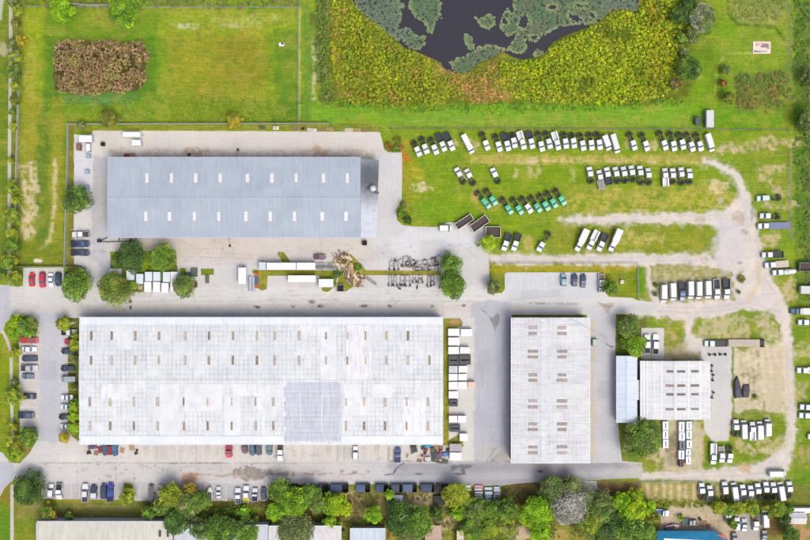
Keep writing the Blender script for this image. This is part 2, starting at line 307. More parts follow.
g(('r', 545, 226, 718, 253), (142, 150, 46), .6, 6, 4, 10); g(('e', 640, 238, 24, 8), (206, 190, 130), .5, 7, 6, 7, .6); g(('r', 414, 203, 480, 224), (110, 160, 26), .5, 6, 3)
# verges round the middle tracks
g(('r', 488, 262, 648, 302), (122, 142, 24), .9, 3, 1); g(('r', 490, 264, 638, 272), (172, 164, 34), .7, 3, 1.5, 6); g(('r', 489, 261, 638, 264), (74, 108, 24), .9, 1.5, .5); g(('r', 637, 262, 646, 300), (88, 146, 22), .9, 2, 1)
g(('r', 645, 262, 740, 306), (170, 166, 90), .7, 4, 3, 8, .4); g(('r', 655, 270, 732, 280), (150, 150, 30), .85, 3, 2, 6); g(('r', 690, 299, 728, 305), (150, 156, 40), .8, 2, 1)
g(('r', 655, 276, 733, 301), (150, 150, 120), .5, 3, 2, 6, .4); g(('r', 654, 279, 662, 300), (128, 138, 90), .5, 3, 2, 5, .5)
g(('p', [(726, 160), (756, 150), (790, 140), (792, 230), (760, 230), (752, 190)]), (128, 152, 44), .6, 5, 4, 8, .4)
for e in (((735, 148), 18, 6), ((770, 169), 12, 4), ((760, 180), 8, 4), ((775, 143), 20, 5), ((770, 240), 14, 8), ((790, 290), 9, 11), ((778, 190), 9, 6), ((781, 204), 12, 3)): g(('e', e[0][0], e[0][1], e[1], e[2]), (204, 184, 150), .75, 5, 4, 6, .5)
g(('l', [(789, 165), (789, 195), (791, 238)], 2), (180, 178, 140), .7, 1.5, 1)
g(('r', 793, 310, 850, 470), (112, 146, 32), .6, 4, 3); g(('e', 803, 350, 10, 8), (206, 190, 150), .6, 5, 4, 6, .5); g(('e', 804, 460, 12, 12), (176, 158, 116), .7, 5, 4, 6, .5); g(('p', [(794, 460), (850, 470), (850, 510), (790, 506)]), (92, 142, 22), .8, 4, 3)
# south-east
g(('r', 640, 312, 700, 365), (172, 160, 112), .6, 4, 3, 8, .4); g(('r', 640, 316, 664, 328), (120, 152, 22), .9, 3, 1.5); g(('e', 680, 326, 8, 12), (130, 156, 30), .8, 4, 3); g(('e', 676, 347, 12, 7), (146, 150, 50), .6, 4, 3, 6, .4); g(('e', 704, 326, 9, 12), (116, 152, 26), .85, 4, 3)
g(('p', [(735, 312), (775, 306), (786, 330), (785, 345), (740, 340)]), (120, 146, 36), .85, 5, 4, 7, .2)
g(('p', [(700, 315), (745, 312), (750, 340), (700, 342)]), (206, 190, 160), .7, 6, 5, 6, .4); g(('p', [(722, 346), (786, 344), (790, 415), (735, 420), (730, 400)]), (212, 202, 178), .9, 9, 6, 8, .1)
for x in (740, 745, 751, 757, 765, 772, 779): g(('l', [(x, 352), (x + 4, 378), (x + 1, 404)], 3.2), (150, 136, 114), .7, 3, 3.5, 4, .7)
g(('e', 775, 384, 5, 20), (160, 150, 130), .6, 4, 3, 5, .5); g(('e', 755, 397, 3, 3), (120, 130, 50), .8, 2, 1); g(('e', 762, 320, 10, 6), (206, 192, 160), .6, 4, 3, 5, .5)
g(('l', [(732, 348), (732, 412)], 4), (96, 134, 30), .9, 2, 1); g(('p', [(734, 414), (752, 410), (778, 412), (786, 425), (786, 445), (772, 457), (740, 462), (730, 450), (731, 425)]), (116, 142, 30), .9, 4, 3, 7); g(('e', 760, 450, 16, 5), SAND, .6, 4, 3, 5, .4)
g(('e', 739, 444, 5, 7), (196, 184, 140), .7, 3, 2); g(('p', [(702, 440), (732, 442), (733, 466), (704, 468)]), (104, 148, 22), .9, 3, 2); g(('l', [(700, 420), (704, 440), (703, 462)], 4), (160, 140, 54), .8, 3, 2)
g(('r', 618, 420, 665, 466), (118, 122, 52), .8, 4, 2, 6, .3); g(('e', 657, 454, 8, 10), (210, 194, 164), .7, 4, 3, 6, .4); g(('p', [(662, 420), (704, 420), (703, 450), (701, 478), (663, 476), (660, 450)]), (198, 188, 168), .85, 6, 4, 7, .15); g(('e', 671, 442, 6, 14), (122, 104, 80), .7, 4, 3, 4, .5); g(('e', 673, 458, 8, 10), (150, 134, 110), .6, 4, 3, 4, .5)
g(('r', 616, 312, 646, 362), (104, 110, 44), .9, 3, 2, 6); g(('r', 588, 318, 593, 470), (184, 172, 140), .7, 2, 1)
# south belt
g(('r', -40, 482, 850, 600), (124, 112, 62), .75, 3, 3, 8, .3); g(('r', -40, 500, 12, 600), (92, 142, 26), .9, 4, 2); g(('r', 14, 516, 38, 600), (112, 142, 22), .9, 3, 2); g(('e', 8, 498, 8, 12), (146, 132, 40), .6, 4, 3)
g(('r', 42, 498, 130, 503), (146, 148, 44), .85, 2, 1.5, 6); g(('r', 55, 503, 135, 508), (120, 138, 44), .8, 3, 2, 6); g(('r', 20, 503, 135, 522), (128, 124, 80), .6, 3, 3, 4, .6); g(('r', 123, 480, 134, 503), (122, 128, 34), .9, 2, 1)
g(('r', 210, 500, 268, 520), (116, 92, 60), .7, 4, 3, 6, .2); g(('r', 205, 508, 262, 514), (94, 140, 28), .9, 3, 2); g(('r', 268, 483, 460, 486), (126, 138, 44), .8, 2, 1, 5, .3)
g(('r', 270, 494, 400, 520), (132, 112, 80), .8, 3, 3, 6, .3); g(('r', 330, 492, 375, 500), (116, 130, 40), .7, 4, 3, 6, .3); g(('e', 420, 500, 16, 7), (204, 184, 150), .85, 4, 3, 5, .2); g(('e', 365, 507, 18, 8), (168, 150, 116), .6, 5, 4, 5, .4); g(('e', 347, 496, 9, 5), (200, 172, 140), .7, 4, 2)
g(('e', 448, 524, 22, 6), (206, 188, 148), .85, 4, 3, 5, .2); g(('r', 502, 483, 542, 500), (98, 84, 58), .9, 3, 2, 5, .2); g(('l', [(210, 517), (262, 518), (345, 519)], 5), (104, 72, 48), .7, 3, 2, 5, .2); g(('e', 340, 512, 14, 4), (140, 112, 84), .7, 4, 3, 5, .3); g(('e', 380, 505, 12, 5), (150, 130, 100), .6, 4, 3, 5, .4); g(('l', [(20, 508), (60, 506), (130, 507)], 2), (170, 160, 120), .5, 2, 1.5, 5, .4); g(('e', 522, 533, 9, 8), (206, 188, 158), .8, 3, 2)
g(('r', 598, 481, 645, 502), (134, 110, 84), .9, 3, 2, 5, .2); g(('r', 642, 482, 700, 500), (170, 162, 100), .9, 3, 2, 5, .2); g(('r', 641, 477, 790, 483), (104, 152, 22), .9, 3, 1.5, 6)
for x in (648, 656, 664, 671, 679, 686, 694, 718): g(('l', [(x, 486), (x, 500)], 3.4), (214, 202, 172), .7, 3, 1.5, 5, .3)
g(('r', 640, 500, 794, 507), (112, 126, 44), .8, 3, 2, 5, .2); g(('p', [(672, 507), (715, 504), (740, 530), (760, 545), (655, 545), (660, 515)]), (204, 190, 166), .9, 4, 3, 6, .2); g(('r', 735, 514, 762, 545), (178, 176, 170), .9, 3, 2)
g(('e', 775, 526, 9, 14), (112, 88, 62), .8, 4, 3); g(('e', 800, 533, 12, 9), (196, 150, 116), .8, 4, 3, 5, .3); g(('e', 550, 534, 20, 9), (176, 160, 92), .7, 5, 3)
g(('r', 246, 246, 446, 294), (142, 140, 52), .8, 3, 1, 6, .1); g(('r', 440, 316, 468, 448), (150, 140, 58), .8, 3, 1, 6, .2); g(('r', 56, 316, 80, 444), (104, 104, 48), .8, 3, 1, 6); g(('r', 510, 312, 590, 320), (96, 116, 44), .8, 3, 1); g(('r', 196, 266, 218, 277), (120, 138, 44), .8, 3, 1)
g(('r', 66, 260, 90, 286), (120, 116, 60), .8, 3, 1, 5); g(('e', 455, 322, 6, 3), (186, 150, 116), .7, 2, 1); g(('r', 642, 346, 702, 362), (196, 180, 150), .8, 4, 3, 5, .3); g(('r', 664, 330, 676, 344), (190, 176, 120), .5, 4, 3, 5, .4)
gmask = np.clip(((G.c[..., 1] - G.c[..., 2]) / G.c[..., 1] - .55) * 4, 0, 1)[..., None]
g(('e', 752, 362, 12, 7), (226, 214, 186), .6, 6, 5, 5, .5); g(('e', 772, 400, 9, 10), (128, 132, 70), .5, 5, 4, 4, .6); g(('e', 760, 376, 16, 5), (120, 128, 60), .35, 5, 4, 4, .7)
m3 = gmask * np.clip((vnoise(GX, GY, 11, 41, 4) - .5) * 5, 0, 1)[..., None] * .34; G.c = G.c * (1 - m3) + alb((168, 164, 70)) * m3
m4 = gmask * np.clip((vnoise(GX, GY, 4, 43, 3) - .55) * 6, 0, 1)[..., None] * .3; G.c = G.c * (1 - m4) + alb((92, 126, 40)) * m4
# ---- tracks of pale crushed shell (soft edges here, the wear itself is a sheet of its own)
TRACKS = [('p', [(560, 219), (575, 216), (630, 214), (700, 213), (726, 209), (734, 202), (738, 195), (738, 186), (730, 175), (719, 168), (702, 163), (704, 158.5), (716, 160), (731, 167), (742, 178), (749, 192), (754, 212), (758, 236), (762, 254), (768, 268), (774, 284), (786, 301), (790, 314), (793, 345), (795, 400), (795, 440), (791, 462), (784, 478), (760, 479), (700, 481), (640, 480), (640, 474), (690, 472), (740, 466), (768, 460), (783, 448), (787, 430), (787, 412), (785, 380), (784, 345), (780, 325), (770, 311), (745, 309), (712, 318), (696, 317), (690, 335), (702, 340), (702, 350), (688, 352), (684, 320), (640, 315), (640, 302), (652, 302), (646, 268), (640, 266), (489, 263), (489, 254), (560, 255), (715, 254), (719, 246), (720, 228), (712, 224), (640, 223), (600, 224), (570, 223)])]
TR_SUB = [('p', [(648, 264), (700, 266), (712, 268), (732, 269), (734, 300), (660, 303), (654, 290)]), ('e', 742, 279, 4, 7)]
for sh in TRACKS: g(sh, (206, 198, 180), .6, 12, 5, 6, .2); g(sh, (211, 207, 202), .95, 5, 2, 5)
g(('p', [(700, 342), (732, 346), (731, 425), (728, 440), (712, 442), (704, 430), (702, 414), (711, 412)]), (212, 206, 198), .95, 3, 1.5)
for sh in TR_SUB: g(sh, (146, 150, 50) if sh[0] == 'p' else (140, 144, 50), .85, 3, 2, 5, .2)
g(('r', 657, 279, 732, 300), (160, 158, 140), .6, 3, 2, 5, .2)
for (x, y, a_, b_, c_) in ((738, 219, 7, 8, (176, 160, 140)), (700, 219, 5, 4, (168, 150, 126)), (705, 260, 4, 4, (172, 155, 135)), (744, 232, 4, 3, (150, 140, 128)), (714, 257, 3, 2, (140, 130, 120)), (740, 263, 2.5, 1.5, (140, 130, 120)), (690, 262, 2, 3, (160, 150, 140)), (745, 468, 8, 5, (186, 160, 100)), (752, 215, 1.5, 8, (140, 136, 134)), (720, 200, 3, 3, (190, 184, 176))): g(('e', x, y, a_, b_), c_, .7, 2, 2, 3, .3)
g(('l', [(700, 310), (745, 302), (770, 296)], 5), (202, 198, 200), .6, 3, 2); g(('e', 728, 245, 16, 26), (200, 199, 204), .6, 8, 4); g(('l', [(748, 300), (760, 282), (757, 262)], 5), (206, 190, 160), .6, 4, 2); g(('l', [(788, 340), (790, 400), (788, 445)], 2), (190, 184, 172), .5, 2, 1)

g(('e', 776, 372, 14, 40), (210, 199, 174), .75, 8, 6, 7, .25); g(('e', 768, 330, 12, 10), (208, 196, 166), .6, 7, 5, 6, .4); g(('e', 800, 392, 8, 12), (196, 180, 140), .6, 6, 4, 6, .4); g(('e', 770, 446, 14, 8), (206, 192, 158), .6, 6, 4, 6, .4)
for pts_, c_ in (([(720, 172), (735, 186), (744, 205), (750, 240)], (190, 184, 176)), ([(500, 257), (600, 257.6), (710, 257)], (192, 186, 178)), ([(500, 261), (600, 261.6), (720, 260)], (192, 186, 178)), ([(786, 345), (788, 400), (786, 440), (772, 462), (740, 470), (650, 475)], (192, 184, 168)), ([(792, 345), (793, 400), (791, 450), (778, 470), (740, 476), (650, 479)], (192, 184, 168)), ([(600, 217), (680, 216), (720, 215)], (196, 188, 172)), ([(600, 221.6), (680, 221), (724, 219)], (196, 188, 172)), ([(650, 307), (700, 308), (750, 303), (780, 312)], (188, 182, 178)), ([(650, 311), (700, 313), (750, 307), (776, 318)], (188, 182, 178)), ([(756, 240), (766, 280), (780, 300)], (186, 180, 174)), ([(480, 159), (580, 160), (700, 161)], (176, 166, 96)), ([(480, 162.6), (580, 163), (704, 164)], (176, 166, 96))): g(('l', pts_, 1.6), c_, .55, 1.4, 1, 5, .35)
# ---------------------------------------------------------------- concrete canvas
K = Canvas((208, 204, 203)); k = K.paint
k(('r', 92, 130, 384, 160), (216, 209, 201), .9, 4, 1); k(('r', 110, 150, 383, 160), (190, 168, 146), .6, 5, 3, 8, .6); k(('e', 195, 153, 14, 5), (164, 126, 92), .6, 5, 3, 6, .4); k(('e', 320, 152, 9, 6), (176, 138, 108), .6, 5, 3, 6, .4)
k(('r', 92, 156, 108, 262), (182, 177, 180), .75, 4, 2); k(('r', 74, 134, 92, 200), (212, 208, 212), .9, 2, .5); k(('e', 105, 248, 12, 20), (198, 197, 204), .7, 8, 4)
k(('r', 108, 236, 380, 262), (206, 198, 192), .8, 5, 3, 10); k(('r', 140, 238, 250, 256), (202, 188, 176), .6, 6, 4, 9, .3); k(('r', 374, 150, 402, 262), (206, 203, 205), .8, 4, 2); k(('e', 430, 243, 50, 14), (218, 216, 220), .8, 8, 4, 10)
k(('r', 74, 286, 660, 304), (218, 215, 213), .8, 5, 2, 14); k(('r', 20, 304, 520, 312), (206, 196, 188), .7, 4, 2, 9, .3); k(('r', 80, 313, 444, 322), (160, 156, 158), .35, 3, 1.2, 8, .2)  # last: stain along the big warehouse's north wall, with its shadow painted in
k(('r', 38, 312, 60, 442), (188, 187, 197), .85, 4, 2); k(('r', 20, 320, 40, 440), (206, 198, 192), .8, 3, 2); k(('r', 57, 322, 78, 440), (196, 194, 200), .7, 3, 2); k(('r', -40, 285, 10, 600), (184, 184, 196), .8, 4, 2)
k(('r', 472, 302, 511, 464), (182, 184, 194), .85, 5, 2, 12); k(('r', 444, 318, 474, 462), (212, 209, 203), .9, 4, 1.5); k(('r', 590, 312, 622, 464), (196, 196, 203), .85, 4, 2, 12); k(('r', 588, 318, 595, 470), (202, 190, 165), .8, 3, 2, 6, .2)
k(('r', -40, 448, 270, 482), (212, 208, 206), .8, 4, 2); k(('r', 78, 443, 445, 460), (210, 204, 198), .9, 3, 1); k(('r', 20, 462, 395, 483), (204, 199, 197), .8, 4, 1.5); k(('r', 40, 483, 268, 500), (188, 184, 188), .85, 3, 1.5)
k(('r', 505, 274, 602, 300), (206, 208, 214), .8, 4, 1.5); k(('r', -40, 462, 14, 490), (184, 186, 198), .9, 4, 1)
# stains, patches, cracks
k(('p', [(183, 482), (184, 474), (193, 472), (200, 474), (196, 480), (188, 485)]), (196, 142, 88), .9, 3, 1.5, 4, .2); k(('p', [(234, 477), (234, 470), (246, 466), (252, 465), (262, 470), (270, 470), (276, 476), (262, 479), (250, 481)]), (134, 122, 112), .9, 3, 2.5, 4, .2)
k(('l', [(190, 474), (225, 476), (245, 471)], 2.5), (150, 128, 112), .6, 2, 2, 4, .5); k(('l', [(268, 474), (325, 474)], 2.4), (140, 118, 98), .8, 1.5, 2, 4, .5); k(('l', [(325, 473.5), (385, 475)], 1.4), (150, 130, 112), .6, 1.5, 1.5, 4, .7)
for x, y in ((342, 471), (355, 472), (370, 472.5), (380, 475)): k(('e', x, y, 2.6, 1.5), (138, 112, 92), .8, 1.5, 1.5, 3, .3)
k(('l', [(385, 475), (393, 474), (397, 468), (404, 463)], 1.4), (84, 84, 90), .9, 1, .6, 3); k(('p', [(389, 461), (398, 461), (396, 468), (388, 473)]), (176, 172, 176), .6, 1, .5); k(('p', [(455, 465), (474, 464), (470, 468), (465, 469), (466, 474), (463, 474), (460, 468), (448, 471), (452, 468)]), (108, 106, 108), .9, 1.2, .9, 3, .1)
k(('l', [(390, 461), (500, 462.5)], 1.6), (120, 112, 96), .6, 1.2, 1, 4, .4); k(('p', [(488, 462), (494, 455), (502, 451), (508, 456), (511, 463)]), (142, 132, 122), .9, 2, 2, 4, .2); k(('r', 480, 444, 511, 462), (196, 190, 182), .6, 5, 3)
k(('p', [(480, 308), (487, 313), (492, 318), (498, 313), (500, 317), (499, 324), (496, 328), (495, 334), (494, 327), (491, 322), (488, 315)]), (142, 138, 140), .9, 1.3, 1, 4); k(('p', [(599, 303), (615, 303), (611, 309), (608, 313), (604, 309)]), (160, 142, 128), .9, 2, 1.5, 4, .2)
for x, y, r in ((257, 307, 3.2), (256, 306.6, 2.2), (293, 306.5, 2), (312, 301.5, 3), (321, 306.3, 3.6), (364, 306.2, 3.6), (390, 306, 2.2), (432, 306, 1.5), (464, 305.5, 2)): k(('e', x, y, r, 1.3), (120, 100, 82), .95, 1, 1, 3, .2)
for i in range(170):
    x, y = rng.uniform(80, 500), rng.choice([rng.uniform(240, 266), rng.uniform(286, 312), rng.uniform(446, 480)]); k(('e', x, y, rng.uniform(.6, 3), rng.uniform(.5, 1.2)), (158, 146, 138), rng.uniform(.2, .5), 1.2, .8, 3)
for i in range(60): x, y = rng.uniform(45, 265), rng.uniform(462, 480); k(('e', x, y, rng.uniform(.5, 1.2), rng.uniform(.5, 1)), (110, 105, 102), rng.uniform(.3, .7), 1, .6, 3)
for x in np.arange(86, 444, 12.1): k(('e', x, 447 + rng.uniform(0, 5), rng.uniform(2, 4), rng.uniform(3, 5)), (170, 160, 152), rng.uniform(.15, .5), 3, 2, 4, .5)
for x in (338, 344.5, 356, 378, 389): k(('l', [(x, 446), (x - .6, 460)], 2), (156, 128, 100), rng.uniform(.4, .8), 1.5, 1, 3, .4)
k(('l', [(40, 463), (300, 463.5)], .9), (150, 142, 136), .7, .9, .5, 6, .3); k(('l', [(170, 463.5), (222, 463)], 1.2), (120, 110, 106), .8, .9, .5, 6, .4); k(('l', [(0, 286), (470, 287)], 1), (176, 168, 162), .4, 1, .7, 8, .4)
k(('l', [(96, 301.5), (500, 301)], 1), (176, 166, 160), .5, 1, .6, 8, .4); k(('l', [(530, 303), (580, 304)], 2), (150, 140, 120), .7, 1.5, 1, 4, .5); k(('l', [(240, 463), (395, 463)], 1), (176, 168, 162), .5, 1, .5, 6, .3)
for a_, b_, c_, d_ in ((165, 250, 172, 262), (180, 250, 186, 262), (196, 250, 202, 261), (385, 265, 370, 248), (395, 266, 378, 246), (440, 252, 465, 244), (500, 300, 560, 296)): k(('l', [(a_, b_), (c_, d_)], 1), (186, 180, 178), .5, 1, .5, 4)
k(('e', 372, 190, 3, 9), (170, 168, 172), .4, 3, 1); k(('l', [(496, 456), (486, 468)], 1), (130, 126, 126), .5, 1, .5); k(('l', [(497, 446), (484, 466)], 1.2), (140, 138, 138), .5, 1, .8)

for i in range(46):
    x, y = rng.uniform(90, 480), rng.choice([248, 256, 292, 298, 306, 466, 470, 476]) + rng.uniform(-4, 4); L_ = rng.uniform(20, 70); b_ = rng.uniform(-6, 6); sgn = rng.choice([-1, 1])
    for o_ in (0, 4.6): k(('l', [(x, y + o_), (x + L_ * .5, y + o_ + b_ * .2), (x + L_, y + o_ + b_)], .9), (168, 162, 160), rng.uniform(.12, .34), 1, .5, 5, .2)
for i in range(26):
    x, y = rng.uniform(474, 508), rng.uniform(320, 440); k(('l', [(x, y), (x + rng.uniform(-3, 3), y + rng.uniform(15, 40))], 1.0), (150, 150, 156), rng.uniform(.15, .35), 1, .5, 5, .2)
for x0, y0, x1, y1, c_ in ((420, 240, 446, 256, (196, 194, 196)), (128, 288, 152, 297, (196, 190, 186)), (300, 290, 330, 298, (222, 218, 214)), (210, 464, 232, 472, (190, 186, 184)), (60, 452, 76, 462, (222, 218, 214)), (478, 350, 490, 372, (172, 174, 184)), (598, 380, 612, 398, (184, 184, 190)), (520, 290, 560, 297, (196, 194, 196)), (338, 446, 352, 459, (198, 192, 186)), (154, 446, 168, 459, (196, 190, 184)), (40, 360, 56, 380, (176, 176, 186))): k(('r', x0, y0, x1, y1), c_, .55, .8, .5, 6)
CONC_POLY = ('p', [(-40, 285), (8, 285), (18, 287), (23, 286), (23, 268), (74, 267.5), (74, 134.5), (92, 134), (92, 130.5), (250, 131), (380, 132), (382, 140), (384, 149), (388, 152), (402, 152.5), (402, 200), (396, 210), (397, 220), (403, 225), (412, 226.5), (441, 227), (446, 222.5), (462, 222), (486, 226), (488, 237), (489, 252), (489, 262), (489, 294), (502, 293), (505, 289), (505, 274), (507, 272.6), (600, 272.6), (604, 275), (606, 294), (609, 297), (632, 298), (640, 301), (660, 303), (656, 313), (640, 315), (616, 314), (615, 362), (618, 425), (622, 461), (642, 463), (643, 478), (560, 481), (540, 481.5), (500, 485.5), (390, 484.5), (268, 484), (268, 501), (135, 501), (133, 484), (124, 482), (124, 500), (42, 499), (40, 484), (13, 480), (4, 488), (-2, 500), (-40, 520), (-40, 458), (2, 452), (10, 463), (20, 463.5), (30, 453), (36, 443), (37, 432), (20, 430), (19, 342), (28, 339), (37, 336), (37, 322), (28, 315), (14, 316), (5, 323), (2, 333), (-40, 340)])
CONC_HOLES = [('r', 57.5, 318, 79, 322), ('p', [(68, 326), (79, 322), (79, 442), (72, 436), (68, 430)]), ('p', [(252, 269.5), (338, 270), (336, 286), (328, 292), (322, 291), (319, 276), (268, 276), (267, 289), (262, 291), (257, 288), (258, 276), (252, 273)]), ('p', [(277, 252), (284, 252), (291, 262), (282, 262)]),
              ('p', [(337, 285), (344, 252), (351, 254), (366, 270), (440, 270.5), (442, 275.5), (364, 275.5), (358, 283), (345, 292)]), ('p', [(110, 252), (176, 250), (178, 283), (143, 292), (128, 291), (112, 284)]), ('r', 201, 268.5, 214, 275), ('r', 180, 268, 186, 282), ('p', [(443, 318), (460, 318), (463, 322), (462, 327), (449, 329), (449, 440), (461, 433), (464, 447), (443, 445)]),
              ('r', 512, 314.6, 587, 319), ('p', [(68, 262), (82, 266), (86, 272), (87, 283), (64, 284), (64, 268)])]
def csdf(X, Y):
    d = sdf(X, Y, CONC_POLY)
    for h in CONC_HOLES: d = np.minimum(d, -sdf(X, Y, h))
    return d + (vnoise(X, Y, 5, 9, 3) - .5) * .7
def sheet(name, fn, z, canvas, mat, bbox=None):
    i0, i1, j0, j1 = 0, len(gx), 0, len(gy)
    if bbox: i0, i1 = np.searchsorted(gx, bbox[0]), np.searchsorted(gx, bbox[2]); j0, j1 = np.searchsorted(gy, bbox[1]), np.searchsorted(gy, bbox[3])
    X = GX[j0:j1, i0:i1].copy(); Y = GY[j0:j1, i0:i1].copy(); C = canvas.c[j0:j1, i0:i1]; d = fn(X, Y)
    dy, dx = np.gradient(d); gl = dx ** 2 + dy ** 2 + .05; mv = np.clip(-d, 0, 1.3); out = d < 0
    X = np.where(out, X + mv * dx / gl, X); Y = np.where(out, Y + mv * dy / gl, Y)
    ins = ~out; nn = ins[:-1, :-1].astype(int) + ins[1:, :-1] + ins[:-1, 1:] + ins[1:, 1:]; jj, ii = np.nonzero(nn >= 1); W_ = X.shape[1]
    F = np.stack([jj * W_ + ii, (jj + 1) * W_ + ii, (jj + 1) * W_ + ii + 1, jj * W_ + ii + 1], 1)
    used = np.unique(F); remap = np.zeros(X.size, np.int64); remap[used] = np.arange(len(used))
    if mat is CONC: C = C * np.array([.97, 1.005, .995])
    V = np.stack([(X.ravel()[used] - 405) * S, (270 - Y.ravel()[used]) * S, np.full(len(used), z)], 1)
    o = fast_mesh(name, V, remap[F], mat, C.reshape(-1, 3)[used]); tag(o, kind='structure'); return o
# ground: fine in view, coarse out to the horizon, one sheet
ox = np.concatenate([[-40 - 25000, -40 - 6000, -40 - 1500, -40 - 400, -40 - 100], gx[::1], [950, 1250, 2350, 6850, 25850]])
oy = np.concatenate([[-25040, -6040, -1540, -440, -140], gy, [680, 980, 2080, 6580, 25580]])
OX, OY = np.meshgrid(ox, oy); ci = np.clip((np.arange(len(ox)) - 5), 0, len(gx) - 1); cj = np.clip((np.arange(len(oy)) - 5), 0, len(gy) - 1)
gc = G.c[np.ix_(cj, ci)].copy(); far = np.zeros(OX.shape, bool); far[:4] = far[-4:] = True; far[:, :4] = far[:, -4:] = True; gc[far] = alb((104, 130, 40))
POND = ('p', [(346, -40), (352, 0), (356, 9), (372, 21), (395, 40), (404, 48), (418, 53), (437, 61), (444, 69), (455, 74), (467, 73), (478, 64), (492, 58), (503, 52), (512, 57), (522, 60), (534, 58), (545, 54), (553, 43), (565, 36), (585, 29), (600, 22), (610, 12), (622, 9), (637, 13), (642, 0), (646, -40)])
zz = np.zeros(OX.shape); zz[5:-5, 5:-5] = np.clip(-sdf(GX, GY, POND) / 3, -1, 0) * 1.0
jj, ii = np.meshgrid(np.arange(len(oy) - 1), np.arange(len(ox) - 1), indexing='ij'); jj = jj.ravel(); ii = ii.ravel(); W_ = len(ox)
F = np.stack([jj * W_ + ii, (jj + 1) * W_ + ii, (jj + 1) * W_ + ii + 1, jj * W_ + ii + 1], 1)
V = np.stack([(OX.ravel() - 405) * S, (270 - OY.ravel()) * S, zz.ravel()], 1)
tag(fast_mesh('ground', V, F, GRASS, gc.reshape(-1, 3)), kind='structure')
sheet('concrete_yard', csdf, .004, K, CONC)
# worn shell tracks and the side yard, the same cover as painted on the ground beneath
def tsdf(X, Y):
    d = sdf(X, Y, TRACKS[0])
    for h in TR_SUB: d = np.minimum(d, -sdf(X, Y, h))
    return np.minimum(d + (vnoise(X, Y, 5, 1, 4) - .5) * 3.4 - .2, -csdf(X, Y) - .3)
sheet('shell_track', tsdf, .004, G, GRASS, (480, 150, 800, 490))
K2 = Canvas((208, 204, 200)); K2.paint(('e', 716, 370, 14, 26), (196, 194, 196), .6, 6, 3)
sheet('side_yard', lambda X, Y: sdf(X, Y, ('p', [(700, 347), (731, 348), (730, 424), (727, 439), (714, 441), (705, 430), (703, 416), (711, 412)])) + (vnoise(X, Y, 5, 8, 4) - .5) * 3, .008, K2, CONC, (690, 340, 740, 450))
sheet('bare_pad', lambda X, Y: sdf(X, Y, ('p', [(572, 481), (597, 480.6), (598.5, 500), (575, 502)])) + (vnoise(X, Y, 5, 8, 4) - .5) * 2, .006, K2, CONC, (565, 475, 605, 508))
sheet('parking_slab', lambda X, Y: sdf(X, Y, ('r', 641.5, 328, 664, 359)) + (vnoise(X, Y, 5, 8, 4) - .5) * 1, .006, K2, CONC, (635, 320, 670, 365))
# asphalt of the south lane
K3 = Canvas((168, 167, 174)); q = K3.paint
q(('l', [(380, 480), (540, 476), (640, 474)], 7), (186, 184, 190), .6, 4, 2); q(('r', 350, 455, 392, 492), (198, 196, 197), 1, 26, 4, 9); q(('r', 622, 455, 670, 492), (204, 199, 190), 1, 26, 5, 8); q(('l', [(390, 466), (500, 468), (640, 465)], 6), (152, 148, 150), .5, 4, 2, 9, .3); q(('e', 625, 473, 26, 6), (192, 190, 188), .7, 8, 3)
for x, y, w_ in ((418.5, 474, 4), (460, 474, 5), (540, 471.5, 3.4)): q(('e', x, y, w_, .9), (92, 80, 76), .95, .8, .3)
q(('p', [(448, 466), (474, 464), (470, 468), (465, 469), (466, 475), (463, 475), (460, 468), (448, 472), (452, 468)]), (108, 106, 108), .9, 1.2, .9, 3, .1); q(('l', [(385, 475), (393, 474), (397, 468), (404, 463)], 1.4), (84, 84, 90), .9, 1, .6, 3)
sheet('asphalt_lane', lambda X, Y: sdf(X, Y, ('p', [(372, 463.5), (450, 463), (520, 463), (642, 463), (642, 478), (560, 480.5), (500, 485), (400, 484), (366, 484)])) + (vnoise(X, Y, 5, 9, 3) - .5) * .7, .008, K3, CONC, (360, 458, 650, 490))
K4 = Canvas((200, 192, 182))
sheet('sidewalk', lambda X, Y: np.maximum(np.maximum(sd_line(X, Y, [(11, -40), (10.5, 60), (9.5, 150), (9, 283)], 3.4), sd_line(X, Y, [(2, 330), (7, 340), (11, 352), (12, 420), (13.5, 452)], 3)), sd_line(X, Y, [(12, 486), (12, 540), (12, 580)], 3.4)), .012, K4, CONC, (-5, -40, 30, 580))
# pond
wm, t, b = new_mat('pond_water'); b.inputs['Base Color'].default_value = (.022, .022, .03, 1); b.inputs['Roughness'].default_value = .18; b.inputs['Specular IOR Level'].default_value = .35
tc = t.nodes.new('ShaderNodeNewGeometry'); nn_ = N(t, 'ShaderNodeTexNoise', Scale=1.2, Detail=3); t.links.new(tc.outputs['Position'], nn_.inputs['Vector']); bp = N(t, 'ShaderNodeBump', Strength=.12, Distance=.05); t.links.new(nn_.outputs['Fac'], bp.inputs['Height']); t.links.new(bp.outputs[0], b.inputs['Normal'])
mb = MB(); mb.add([((x - 405) * S, (270 - y) * S, -.25) for x, y in POND[1]], [tuple(range(len(POND[1]) - 1, -1, -1))]); o = mb.build('pond_water', wm); o['kind'] = 'structure'
